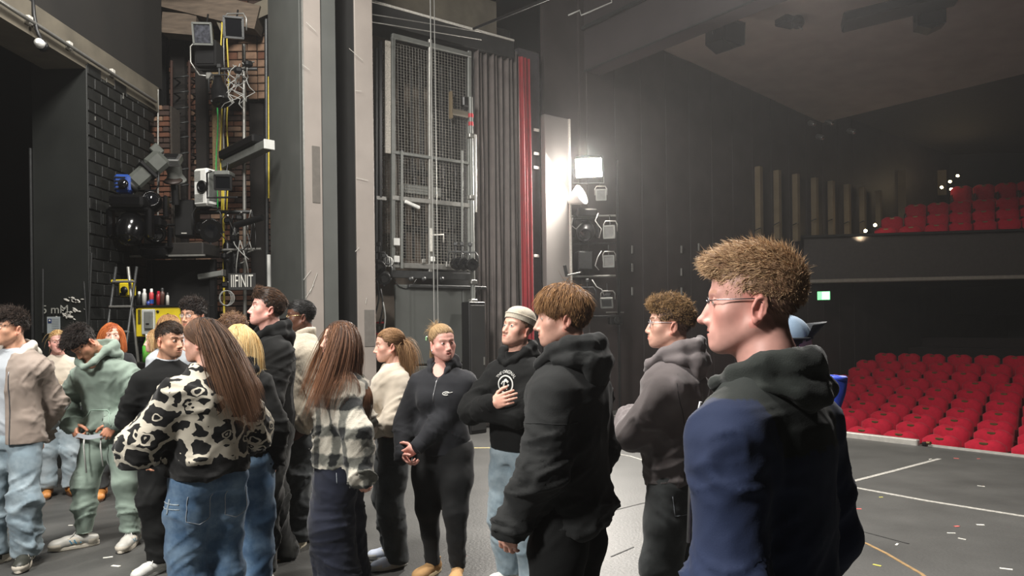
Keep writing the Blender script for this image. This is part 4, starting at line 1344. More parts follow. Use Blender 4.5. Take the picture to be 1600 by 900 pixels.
# ---------------------------------------------------------------- proscenium lamp ladder at the right of the pale panel
fl = thing('lit_work_flood', 'blazing lit work flood beside the pale proscenium edge', 'stage light', W(920, 262, 13.2))
R = frame_dir((-0.2, -1, -0.5))
MB().box(R @ Vector((0, 0.08, 0)), (0.5, 0.14, 0.38), R=R, ch=0.03).build('housing', M_blk, fl)
MB().box(R @ Vector((0, -0.0, 0)), (0.46, 0.02, 0.34), R=R, ch=0.008).build('glass', M_glow, fl)
fr = MB()
for (cx, cz, sx, sz) in ((0, 0.18, 0.5, 0.02), (0, -0.18, 0.5, 0.02), (-0.24, 0, 0.02, 0.36), (0.24, 0, 0.02, 0.36)):
    fr.box(R @ Vector((cx, -0.012, cz)), (sx, 0.02, sz), R=R)
fr.build('front_frame', M_blk, fl)
MB().tube([(-0.28, 0.1, 0), (-0.28, 0.1, -0.26), (0.28, 0.1, -0.26), (0.28, 0.1, 0)], 0.012).build('bracket', M_dsteel, fl)
lad = thing('lamp_ladder', 'black steel lamp ladder carrying lamps beside the proscenium edge', 'ladder', (*W(925, 400, 13.6).xy, 0))
lb = lad.location
for px in (897, 966):
    q = W(px, 400, 13.6)
    MB().box((q.x - lb.x, q.y - lb.y, 2.35), (0.05, 0.05, 4.6), ch=0.008).build('upright', M_blk, lad)
for py, m in ((338, M_steel), (381, M_blk), (432, M_steel), (495, M_blk)):
    a_, b_ = W(893, py, 13.45) - lb, W(962, py, 13.45) - lb
    b_.z = a_.z
    MB().cyl(a_, b_, 0.022, n=8).build('rung', m, lad)
t = thing('white_scoop_lamp', 'white cone shaped scoop lamp poking out beside the pale proscenium edge', 'stage light', W(899, 310, 13.1))
MB().lathe([(0.04, -0.16), (0.08, -0.1), (0.15, 0.05), (0.19, 0.14), (0.17, 0.14), (0.12, 0.05), (0, -0.05)], axis=(0.75, -0.5, 0.35)).build('shade', M_white, t)
MB().cyl((-0.1, 0.07, -0.05), (-0.14, 0.2, -0.12), 0.05, n=10).build('socket', M_white, t)
box_flood('small square lamp right under the blazing flood', W(939, 305, 13.4), (-0.1, -1, -0.1), 0.17, 0.18, 0.15, M_dsteel, M_silver)
t = moving_head('black moving lamp with round head under the ladder top rung', W(915, 362, 13.3), (-0.2, -1, -0.5), 0.62, M_blk, up=1)
box_flood('square lamp with a pale lens on an arm, upper right of the ladder', W(954, 362, 13.2), (-0.3, -1, -0.15), 0.19, 0.21, 0.3, M_dsteel, M_silver)
box_flood('square lamp with a round glass at mid height right of the ladder', W(952, 408, 13.2), (-0.2, -1, -0.1), 0.18, 0.19, 0.3, M_blk, M_silver)
box_flood('dark square lamp low on the ladder right side', W(950, 468, 13.2), (-0.3, -1, -0.5), 0.2, 0.17, 0.28, M_blk, M_glass)
t = thing('black_equipment_box', 'dark square equipment box hung in the middle of the lamp ladder', 'box', W(912, 408, 13.3))
MB().box((0, 0, 0), (0.28, 0.25, 0.34), 0.2, ch=0.015).build('case', M_blk, t)
MB().box((0.02, -0.13, 0), (0.24, 0.015, 0.3), 0.2, ch=0.004).build('front', M_dsteel, t)
t = par_can('low dark drum lamp at the foot of the lamp ladder', W(918, 470, 13.1), (-0.3, -1, -0.3), 0.12, 0.3, M_blk)
t = thing('wall_loudspeaker', 'small dark lamp fitting on the side wall right of the lamp ladder', 'fitting', W(961, 500, 13.6), 0.2)
MB().box((0, 0, 0), (0.24, 0.16, 0.17), ch=0.02).build('case', M_blk, t)
MB().lathe([(0.05, 0), (0.06, 0.03), (0.045, 0.04), (0, 0.02)], (0.0, -0.08, 0), (0, -1, 0), 14).build('lens', M_dsteel, t)
MB().box((0.0, 0, 0.14), (0.34, 0.05, 0.025), ch=0.006).build('bracket', M_steel, t)
for k, pts in enumerate((((895, 340), (893, 352), (900, 358), (908, 350)), ((935, 333), (930, 345), (940, 358), (936, 372)), ((940, 392), (934, 402), (930, 415), (936, 422)), ((925, 437), (932, 448), (940, 452), (944, 462)))):
    tag(MB().tube([W(x, y, 13.1) for x, y in pts], 0.01, 5).build('lamp_cable', M_cgrey), ['pale cable loop at the top left of the lamp ladder', 'pale cable loop by the upper right square lamp', 'pale cable loop by the round glass lamp', 'pale cable loop under the low rung of the lamp ladder'][k], 'cable')
t = thing('barn_door_lamp', 'thin dark barn door flap beside the foot of the pale proscenium edge', 'flap', W(884, 423, 12.9))
MB().box((0, 0, 0), (0.06, 0.02, 0.2), R=Matrix.Rotation(-0.2, 3, 'Y'), ch=0.004).build('flap', M_blk, t)
MB().box((0.14, 0, -0.06), (0.24, 0.12, 0.025), R=Matrix.Rotation(-0.2, 3, 'Y'), ch=0.006).build('top_flap', M_greymetal, t)
# fittings under the header and thin frame up in the haze
t = thing('hanging_scroller', 'dark hanging lamp with tangled fittings under the ceiling edge', 'stage light', W(1232, 26, 13.4), 0.4)
MB().box((0, 0, 0.05), (0.4, 0.32, 0.42), ch=0.03).build('housing', M_blk, t)
MB().lathe([(0.1, 0), (0.12, 0.1), (0.1, 0.14), (0, 0.1)], (0.05, -0.15, -0.1), (-0.2, -0.5, -1), 14).build('snout', M_dsteel, t)
MB().tube([(0.05, -0.15, -0.2), (0.12, -0.2, -0.3), (0.2, -0.1, -0.2)], 0.015).build('cable', M_cgrey, t)
tag(MB().tube([W(888, 24, 10), W(906, 16, 10), (W(908, 24, 10)), W(956, 4, 10), W(955, -4, 10)], 0.01, 5).build('thin_wire_frame', M_cgrey), 'thin pale bent wire frame up in the fly loft', 'frame')
tag(MB().cyl(W(740, 45, 11), W(1050, -80, 8.0), 0.02, n=8).build('fly_bar', M_blk), 'dark fly bar crossing the loft above the curtain', 'bar')

# ---------------------------------------------------------------- sculpting engine for figures
f32 = np.float32


class Sculpt:
    """smooth union of shapes sampled on a grid, meshed with surface nets"""

    def __init__(s):
        s.p = []

    def add(s, fn, lo, hi, k, op):
        s.p.append((fn, np.array(lo, float), np.array(hi, float), k, op))

    def cone(s, a, b, ra, rb, k=0.02, op='u'):
        a, b = np.array(a, float), np.array(b, float)
        d = b - a
        L2 = max(float(d @ d), 1e-9)

        def fn(X, Y, Z):
            h = np.clip(((X - a[0]) * d[0] + (Y - a[1]) * d[1] + (Z - a[2]) * d[2]) / L2, 0, 1)
            return np.sqrt((X - a[0] - h * d[0]) ** 2 + (Y - a[1] - h * d[1]) ** 2 + (Z - a[2] - h * d[2]) ** 2) - (ra + h * (rb - ra))
        r = max(ra, rb)
        s.add(fn, np.minimum(a, b) - r, np.maximum(a, b) + r, k, op)

    def chain(s, pts, rs, k=0.02, op='u'):
        for i in range(len(pts) - 1):
            s.cone(pts[i], pts[i + 1], rs[i], rs[i + 1], k, op)

    def ell(s, c, r, k=0.02, op='u', R=None):
        c, r = np.array(c, float), np.array(r, float)
        R = np.eye(3) if R is None else np.array(R, float)

        def fn(X, Y, Z):
            x, y, z = X - c[0], Y - c[1], Z - c[2]
            q = [(R[0, i] * x + R[1, i] * y + R[2, i] * z) for i in range(3)]
            k0 = np.sqrt((q[0] / r[0]) ** 2 + (q[1] / r[1]) ** 2 + (q[2] / r[2]) ** 2)
            k1 = np.sqrt((q[0] / r[0] ** 2) ** 2 + (q[1] / r[1] ** 2) ** 2 + (q[2] / r[2] ** 2) ** 2)
            return k0 * (k0 - 1.0) / np.maximum(k1, 1e-6)
        e = np.sqrt(((R * r) ** 2).sum(1))
        s.add(fn, c - e, c + e, k, op)

    def loft(s, lv, k=0.02, op='u', p=2.2, zmin=None, zmax=None):
        """lv rows: z, cx, cy, rx, ry"""
        lv = np.array(sorted(lv), float)
        z0, z1 = lv[0, 0], lv[-1, 0]
        if zmin is None:
            zmin = z0
        if zmax is None:
            zmax = z1

        def fn(X, Y, Z):
            cx, cy, rx, ry = [np.interp(Z, lv[:, 0], lv[:, i]).astype(f32) for i in (1, 2, 3, 4)]
            q = (np.abs((X - cx) / rx) ** p + np.abs((Y - cy) / ry) ** p + 1e-9) ** (1.0 / p)
            d = (q - 1.0) * np.minimum(rx, ry) * 0.92
            return np.maximum(np.maximum(d, zmin - Z), Z - zmax)
        lo = (float((lv[:, 1] - lv[:, 3]).min()), float((lv[:, 2] - lv[:, 4]).min()), zmin)
        hi = (float((lv[:, 1] + lv[:, 3]).max()), float((lv[:, 2] + lv[:, 4]).max()), zmax)
        s.add(fn, lo, hi, k, op)

    def half(s, point, nrm, k=0.0):
        """cut away everything on the side the normal points to"""
        q, n = np.array(point, float), np.array(nrm, float)
        n /= np.linalg.norm(n)
        s.add(lambda X, Y, Z: -((X - q[0]) * n[0] + (Y - q[1]) * n[1] + (Z - q[2]) * n[2]), (-9, -9, -9), (9, 9, 9), k, 's')

    def mesh(s, res, lo=None, hi=None):
        us = [p for p in s.p if p[4] == 'u']
        lo = np.min([p[1] for p in us], 0) - res * 2.5 if lo is None else np.array(lo)
        hi = np.max([p[2] for p in us], 0) + res * 2.5 if hi is None else np.array(hi)
        n = np.ceil((hi - lo) / res).astype(int) + 1
        ax = [(lo[i] + res * np.arange(n[i])).astype(f32) for i in range(3)]
        V = np.full(n, 1.0, f32)
        for fn, a, b, k, op in s.p:
            pad = k + res * 3
            i0 = np.clip(np.floor((a - pad - lo) / res).astype(int), 0, n)
            i1 = np.clip(np.ceil((b + pad - lo) / res).astype(int) + 1, 0, n)
            if (i1 <= i0).any():
                continue
            sl = tuple(slice(i0[i], i1[i]) for i in range(3))
            d = fn(ax[0][sl[0]][:, None, None], ax[1][sl[1]][None, :, None], ax[2][sl[2]][None, None, :])
            v = V[sl]
            if op == 's':
                d = -d
                if k > 0:
                    h = np.maximum(k - np.abs(v - d), 0) / k
                    V[sl] = np.maximum(v, d) + h * h * k * 0.25
                else:
                    V[sl] = np.maximum(v, d)
            else:
                if k > 0:
                    h = np.maximum(k - np.abs(v - d), 0) / k
                    V[sl] = np.minimum(v, d) - h * h * k * 0.25
                else:
                    V[sl] = np.minimum(v, d)
        return surface_nets(V, lo, res)


_CORN = [(i, j, k) for i in (0, 1) for j in (0, 1) for k in (0, 1)]
_EDG = [(a, b) for a in range(8) for b in range(a + 1, 8) if sum(abs(_CORN[a][q] - _CORN[b][q]) for q in range(3)) == 1]


def surface_nets(V, lo, res):
    S = V < 0
    m = [x - 1 for x in V.shape]
    cnt = np.zeros(m, np.int8)
    for (i, j, k) in _CORN:
        cnt += S[i:i + m[0], j:j + m[1], k:k + m[2]]
    act = (cnt > 0) & (cnt < 8)
    idx = np.argwhere(act)
    if len(idx) == 0:
        return np.zeros((0, 3)), np.zeros((0, 4), int)
    I = np.full(m, -1, np.int64)
    I[act] = np.arange(len(idx))
    cv = np.stack([V[idx[:, 0] + c[0], idx[:, 1] + c[1], idx[:, 2] + c[2]] for c in _CORN], 1)
    pos = np.zeros((len(idx), 3))
    w = np.zeros(len(idx))
    C = np.array(_CORN, float)
    for a, b in _EDG:
        va, vb = cv[:, a], cv[:, b]
        mk = (va < 0) != (vb < 0)
        t = np.where(mk, va / np.where(mk, va - vb, 1), 0)
        pos += mk[:, None] * (C[a] + t[:, None] * (C[b] - C[a]))
        w += mk
    P = lo + res * (idx + pos / w[:, None])
    Q = []
    for ax in range(3):
        u, v = (ax + 1) % 3, (ax + 2) % 3
        s0 = [slice(None)] * 3
        s1 = [slice(None)] * 3
        s0[ax] = slice(0, -1)
        s1[ax] = slice(1, None)
        e = np.argwhere(S[tuple(s0)] != S[tuple(s1)])
        ok = (e[:, u] > 0) & (e[:, v] > 0) & (e[:, u] < m[u]) & (e[:, v] < m[v])
        e = e[ok]
        sg = S[e[:, 0], e[:, 1], e[:, 2]]
        du, dv = np.zeros(3, int), np.zeros(3, int)
        du[u], dv[v] = 1, 1
        g = lambda q: I[q[:, 0], q[:, 1], q[:, 2]]
        q = np.stack([g(e - du - dv), g(e - dv), g(e), g(e - du)], 1)
        q[~sg] = q[~sg][:, ::-1]
        Q.append(q)
    return P, np.concatenate(Q)


_nt = np.random.RandomState(5).rand(32, 32, 32).astype(f32) * 2 - 1


def vnoise(p):
    p = np.asarray(p, float)
    i = np.floor(p).astype(int)
    f = p - i
    f = f * f * (3 - 2 * f)
    i &= 31
    j = (i + 1) & 31
    r = 0
    for a in (0, 1):
        for b in (0, 1):
            for c in (0, 1):
                wt = (f[:, 0] if a else 1 - f[:, 0]) * (f[:, 1] if b else 1 - f[:, 1]) * (f[:, 2] if c else 1 - f[:, 2])
                r = r + wt * _nt[(j if a else i)[:, 0], (j if b else i)[:, 1], (j if c else i)[:, 2]]
    return r


def v_normals(P, Q):
    n = np.cross(P[Q[:, 2]] - P[Q[:, 0]], P[Q[:, 3]] - P[Q[:, 1]])
    N = np.zeros_like(P)
    for i in range(4):
        np.add.at(N, Q[:, i], n)
    return N / np.maximum(np.linalg.norm(N, axis=1, keepdims=True), 1e-9)


def relax(P, Q, it=1, f=0.5):
    for _ in range(it):
        A = np.zeros_like(P)
        c = np.zeros(len(P))
        for i in range(4):
            np.add.at(A, Q[:, i], P[Q[:, (i + 1) % 4]] + P[Q[:, i - 1]])
            np.add.at(c, Q[:, i], 2)
        P = P + f * (A / np.maximum(c, 1)[:, None] - P)
    return P


def np_mesh(name, P, polys, m, col=None, smooth=True):
    """polys: list of (n, k) index arrays"""
    me = bpy.data.meshes.new(name)
    polys = [q for q in polys if len(q)]
    me.vertices.add(len(P))
    me.vertices.foreach_set('co', np.asarray(P, f32).ravel())
    nl = sum(q.size for q in polys)
    npol = sum(len(q) for q in polys)
    me.loops.add(nl)
    me.polygons.add(npol)
    me.loops.foreach_set('vertex_index', np.concatenate([q.ravel() for q in polys]).astype(np.int32))
    tot = np.concatenate([np.full(len(q), q.shape[1]) for q in polys])
    st = np.concatenate([[0], np.cumsum(tot)[:-1]])
    me.polygons.foreach_set('loop_start', st.astype(np.int32))
    me.polygons.foreach_set('use_smooth', np.full(npol, smooth))
    if col is not None:
        a = me.color_attributes.new('Col', 'FLOAT_COLOR', 'POINT')
        a.data.foreach_set('color', np.concatenate([col, np.ones((len(col), 1))], 1).astype(f32).ravel())
    me.update(calc_edges=True)
    me.materials.append(m)
    return me


def cloth_folds(P, Q, segs, seed=0, crisp=1.0):
    """push the cloth into folds; segs: (a, b, amp, along, around) around limbs and trunk"""
    N = v_normals(P, Q)
    D, H = [], []
    r = np.random.RandomState(seed)
    for a, b, amp, fa, fr in segs:
        a, b = np.array(a, float), np.array(b, float)
        d = b - a
        L = np.linalg.norm(d)
        u = d / L
        t = np.clip(((P - a) @ d) / (L * L), 0, 1)
        off = P - a - t[:, None] * d
        dist = np.linalg.norm(off, axis=1)
        D.append(dist)
        e1 = np.cross(u, (0.3, 1.0, 0.2))
        e1 /= np.linalg.norm(e1)
        e2 = np.cross(u, e1)
        x, y = off @ e1, off @ e2
        al = (P - a) @ u
        sk = r.uniform(-.8, .8, 2)
        q3 = np.stack([x * fr, y * fr, (al + sk[0] * x + sk[1] * y) * fa], 1) + r.rand(3) * 20
        w_ = vnoise(q3 * .45 + 5)
        n1 = vnoise(q3 + w_[:, None] * .9)
        n2 = vnoise(q3 * 2.1 + 11.3 + w_[:, None])
        rid = (1 - np.minimum(np.abs(n1) * 2.6, 1)) ** 1.6
        rid2 = (1 - np.minimum(np.abs(n2) * 2.6, 1)) ** 1.5
        gate = np.clip(.55 + w_ * 1.1, .1, 1.2)
        e = (rid * 1.25 + .5 * rid2) * gate + .5 * w_ - .45
        H.append(amp * 2.3 * crisp * e)
    D = np.stack(D, 1)
    Wt = np.exp(-(D - D.min(1, keepdims=True)) / 0.03)
    Wt /= Wt.sum(1, keepdims=True)
    h = (Wt * np.stack(H, 1)).sum(1)
    return P + N * h[:, None]


def rotm(yaw=0, pitch=0, roll=0):
    return np.array((Matrix.Rotation(yaw, 3, 'Z') @ Matrix.Rotation(pitch, 3, 'X') @ Matrix.Rotation(roll, 3, 'Y')))


# ------------------------------------------------ head
SKINS = {'fair': '#d8a793', 'pink': '#dba597', 'tan': '#b98468', 'olive': '#c39378', 'deep': '#5b3a2a', 'pale': '#e0b5a2'}


class Pose:
    """similarity that carries head-local shapes into the figure's frame"""

    def __init__(s, R, o, k=1.0):
        s.R, s.o, s.k = np.array(R, float), np.array(o, float), k

    def __call__(s, p):
        return s.o + s.k * (s.R @ np.array(p, float))

    def pts(s, P):
        return s.o + s.k * (np.asarray(P) @ s.R.T)

    def inv(s, P):
        return ((np.asarray(P) - s.o) @ s.R) / s.k


def head_shapes(S, T, nose=1.0, jaw=1.0, chin=1.0, lips=1.0, open_=0.0, fat=0.0, ears=True, brow=1.0, slit=.0027):
    k = T.k

    def ell(c, r, kk=0.012, op='u', R=None):
        RR = T.R if R is None else T.R @ np.array(R)
        S.ell(T(c), np.array(r) * k, kk * k, op, RR)

    def cone(a, b, ra, rb, kk=0.01, op='u'):
        S.cone(T(a), T(b), ra * k, rb * k, kk * k, op)
    ell((0, .010, .032), (.0745, .094, .083), .02)
    ell((0, -.030, .036), (.062, .058, .058), .03)
    ell((0, -.036, -.028), (.058 + fat * .4, .053, .066), .03)
    for s in (-1, 1):
        cone((s * .053 * jaw, .004, -.055), (s * .018, -.066, -.098), .019 + fat, .016, .035)
        ell((s * .042, -.056, -.029), (.020 + fat, .018, .018), .032)
        cone((s * .010, -.0885, .0185), (s * .044, -.074, .020), .0075 * brow, .006, .016)
    ell((0, -.042, -.068), (.047 * jaw + fat, .047, .043), .03)
    ell((0, -.0785, -.1005), (.021, .0165 * chin, .0155), .018)
    # eye hollows, lids
    for s in (-1, 1):
        ell((s * .0315, -.0965, -.001), (.0185, .0125, .0115), .014, 's')
    # nose
    ell((0, -.088, -.030), (.0125, .019, .024), .012)
    ell((0, -.088, -.044), (.0165, .013, .010), .010)
    cone((0, -.087, .008), (0, -.1105 * (1 + .10 * (nose - 1)), -.0395), .0068, .0085, .012)
    ell((0, -.1115 * (1 + .12 * (nose - 1)), -.043), (.0098, .0095 * nose, .0085), .008)
    for s in (-1, 1):
        ell((s * .0118, -.1005, -.0475), (.0075, .0095, .0068), .006)
        ell((s * .0062, -.1075, -.0535), (.0034, .005, .0032), .003, 's')
    # mouth
    ell((0, -.0825, -.071), (.027, .0165, .0205), .016)
    for s in (-1, 1):
        cone((0, -.0975, -.0660), (s * .0205, -.0865, -.0708), .0047 * lips, .0022, .005)
        cone((0, -.0962, -.0768), (s * .0180, -.0868, -.0730), .0056 * lips, .0026, .005)
    ell((0, -.1020, -.0712 - open_ * .004), (.0215 - .006 * open_, .013, .0011 + .0055 * open_), .003, 's')
    for s in (-1, 1):
        S.ell(T((s * .0315, -.0765, -.001)), np.array((.0142, .0138, .0132)) * k, .004 * k, 'u', T.R)
        ell((s * .0330, -.0925, -.0018), (.0142, .0092, slit), .0015, 's')
    if ears:
        for s in (-1, 1):
            RE = np.array(Matrix.Rotation(s * 0.38, 3, 'Z') @ Matrix.Rotation(-0.18, 3, 'X'))
            e0 = np.array((s * .0745, .014, -.018))
            ell(e0, (.0065, .0165, .029), .008, 'u', RE)
            ell(e0 + np.array((s * .0062, -.002, -.001)), (.0055, .0100, .0185), .003, 's', RE)
            rim = [(.002, -.013, .004), (.0045, -.010, .019), (.005, 0.0, .0275), (.0055, .011, .024), (.0055, .0155, .010), (.005, .0140, -.007), (.0035, .008, -.020), (.0015, -.002, -.028), (.000, -.008, -.022)]
            pts = [e0 + RE @ (np.array(q) * (s, 1, 1)) for q in rim]
            for a, b in zip(pts[:-1], pts[1:]):
                cone(a, b, .0036, .0036, .0035)
            ell(e0 + RE @ np.array((s * .002, -.004, -.027)), (.0045, .0062, .0068), .006)
            a = e0 + RE @ np.array((s * .004, .007, .014))
            b = e0 + RE @ np.array((s * .004, .006, -.014))
            cone(a, b, .003, .003, .004)


def paint_skin(Lp, P, base, o):
    """colour per vertex from head-local coordinates"""
    n = len(P)
    c = np.tile(np.array(base), (n, 1))
    c *= (1 + 0.06 * vnoise(P * 90)[:, None] + 0.05 * vnoise(P * 30)[:, None])
    x, y, z = np.abs(Lp[:, 0]), Lp[:, 1], Lp[:, 2]

    def mixin(wt, col):
        wt = np.clip(wt, 0, 1)[:, None]
        return c * (1 - wt) + np.array(col) * wt
    red = np.array(base) * np.array((1.08, 0.74, 0.72))
    bl = o.get('blush', 0.5) * .55
    c = mixin(bl * np.exp(-((x - .045) / .024) ** 2 - ((z + .035) / .024) ** 2) * (y < -.02), red)
    c = mixin(bl * 0.8 * np.exp(-(x / .014) ** 2 - ((z + .045) / .014) ** 2) * (y < -.095), red)
    c = mixin(0.6 * ((x > .071) & (y > -.02) & (y < .05) & (z < .02) & (z > -.06)), red)
    lip = np.array(base) * np.array((0.92, 0.55, 0.56))
    c = mixin(0.85 * np.clip(1.6 - 1.3 * ((x / .0215) ** 2 + ((z + .0715) / .0088) ** 2), 0, 1) * (y < -.08), lip)
    hc = np.array(lin(o['hair']))
    bc = np.array(lin(o.get('brow', o['hair'])))
    zb = .0185 + .006 * np.sin(np.clip((x - .012) / .038, 0, 1) * 2.4)
    c = mixin(o.get('browk', .85) * np.clip(1.5 - (np.abs(z - zb) / .0042) ** 2, 0, 1) * (x > .011) * (x < .052) * (y < -.05), bc)
    if o.get('stubble'):
        c = mixin(o['stubble'] * np.clip((-.052 - z) / .012, 0, 1) * np.clip((-.115 - z) / -.01, 0, 1) * (y < .02) * (1 - np.exp(-(x / .026) ** 2 - ((z + .062) / .01) ** 2)), np.array(base) * 0.55)
    # close cropped hair drawn down the sides
    hl = hairline(Lp, o.get('hl', 0.0))
    c = mixin(o.get('crop', 0.9) * np.clip(hl / .012 + .2, 0, 1), hc * 0.7)
    return np.clip(c, 0, 1)


def hairline(L, drop=0.0):
    """positive inside the hair-bearing scalp (head-local coordinates)"""
    x, y, z = np.abs(L[:, 0]), L[:, 1], L[:, 2]
    zf = .066 - drop * .02
    # height of the line as a function of the front-back position
    line = np.interp(y, [-.10, -.075, -.058, -.045, -.025, -.008, .018, .03, .05, .08, .12], [zf, zf - .006, .050, .030, .024, .016, .022, -.02, -.055, -.068, -.068])
    return z - line


def eye_mesh(r, iris):
    """eyeball with iris and pupil as colours of its own vertices, looking along -Y"""
    n, m = 20, 16
    V, C = [], []
    prof = [0, 6, 12, 16, 24, 29, 31, 34, 45, 60, 80, 100, 120, 140, 160, 180]
    white, ir = np.array(lin('#d2c9c2')), np.array(lin(iris))
    for a in prof:
        t = math.radians(a)
        for i in range(n):
            f = 2 * math.pi * i / n
            V.append((r * math.sin(t) * math.cos(f), -r * math.cos(t), r * math.sin(t) * math.sin(f)))
            C.append((0.004, 0.004, 0.004) if a <= 12 else (ir if a <= 29 else white))
    Q = [[j * n + i, j * n + (i + 1) % n, (j + 1) * n + (i + 1) % n, (j + 1) * n + i] for j in range(len(prof) - 1) for i in range(n)]
    return np.array(V), np.array(Q), np.array(C)


# ------------------------------------------------ hair
def make_locks(roots, dirs, length, segs, width, grav=0.0, curl=0.0, wave=0.0, collide=None, seed=0, flat=0.45, droop=None, attract=None):
    """vectorised tapered strands; returns P, quads, strand id per vertex"""
    r = np.random.RandomState(seed)
    n = len(roots)
    L = np.broadcast_to(np.asarray(length, float), (n,))
    p = roots.copy()
    d = dirs / np.maximum(np.linalg.norm(dirs, axis=1, keepdims=True), 1e-9)
    C = [p.copy()]
    ph = r.rand(n) * 6.28
    cax = r.randn(n, 3)
    for i in range(segs):
        t = (i + 1) / segs
        if attract is not None:
            mk, tg = attract
            v = tg - p[mk]
            d[mk] = .5 * d[mk] + v / np.maximum(np.linalg.norm(v, axis=1, keepdims=True), 1e-4)
        d = d + np.array((0, 0, -grav)) + (droop * 0.5 if droop is not None else 0)
        if curl:
            d = d + curl * np.cross(d, cax) * 0.6 + curl * 0.5 * np.stack([np.sin(ph + t * 9), np.cos(ph * 1.3 + t * 8), np.sin(ph * .7 + t * 7)], 1)
        if wave:
            d = d + wave * np.stack([np.sin(ph + t * 14), np.cos(ph + t * 13), 0 * ph], 1)
        d /= np.maximum(np.linalg.norm(d, axis=1, keepdims=True), 1e-9)
        p = p + d * (L / segs)[:, None]
        if collide is not None:
            for c, rr, Rm in collide:
                q = (p - c) @ Rm / rr
                k = np.linalg.norm(q, axis=1)
                ins = k < 1
                if ins.any():
                    q2 = q[ins] / np.maximum(k[ins], 1e-6)[:, None]
                    p[ins] = c + (q2 * rr) @ Rm.T
        C.append(p.copy())
    C = np.stack(C, 1)                         # n, segs+1, 3
    T = np.gradient(C, axis=1)
    T /= np.maximum(np.linalg.norm(T, axis=2, keepdims=True), 1e-9)
    ref = dirs[:, None, :] * 0.3 + r.randn(n, 1, 3) * 0.35 + np.array((0.2, 0.7, 0.3))
    A = np.cross(T, ref)
    A /= np.maximum(np.linalg.norm(A, axis=2, keepdims=True), 1e-9)
    B = np.cross(T, A)
    tt = np.linspace(0, 1, segs + 1)
    wd = (np.asarray(width) * np.ones(n))[:, None] * np.interp(tt, [0, .12, .6, 1], [.75, 1, .75, .06])[None]
    P = np.stack([C + A * wd[..., None], C - A * wd[..., None] * .6 + B * wd[..., None] * flat, C - A * wd[..., None] * .6 - B * wd[..., None] * flat], 2)
    P = P.reshape(-1, 3)
    base = np.arange(n)[:, None, None] * ((segs + 1) * 3) + np.arange(segs)[None, :, None] * 3 + np.arange(3)[None, None, :]
    nx = np.arange(n)[:, None, None] * ((segs + 1) * 3) + np.arange(segs)[None, :, None] * 3 + ((np.arange(3) + 1) % 3)[None, None, :]
    Q = np.stack([base, nx, nx + 3, base + 3], -1).reshape(-1, 4)
    sid = np.repeat(np.arange(n), (segs + 1) * 3)
    tp = np.tile(np.repeat(tt, 3), n)
    return P, Q, sid, tp


def scalp_points(n, seed, o, lo=-0.01):
    """points on the hair-bearing part of the skull, head-local, with outward normals"""
    r = np.random.RandomState(seed)
    out = []
    while sum(len(a) for a in out) < n:
        q = r.randn(n * 3, 3)
        q /= np.linalg.norm(q, axis=1, keepdims=True)
        P = np.array((0, .010, .032)) + q * np.array((.0755, .095, .084))
        out.append(P[(hairline(P, o.get('hl', 0)) > lo)])
    P = np.concatenate(out)[:n]
    N = (P - np.array((0, .010, .032))) / np.array((.0755, .095, .084)) ** 2
    N /= np.linalg.norm(N, axis=1, keepdims=True)
    return P, N


M_hair = mat('hair', '#5a4030', 0.6, var=0.2, scale=220, attr=True, spec=0.3)
M_skin = mat('skin', '#d8a793', 0.52, var=0.04, scale=60, attr=True, bump=0.05, bscale=900)
M_eye = mat('eyeball', '#ffffff', 0.12, var=0.0, attr=True)
M_frame = mat('spectacle_frame', '#5c5c60', 0.3, 0.7)


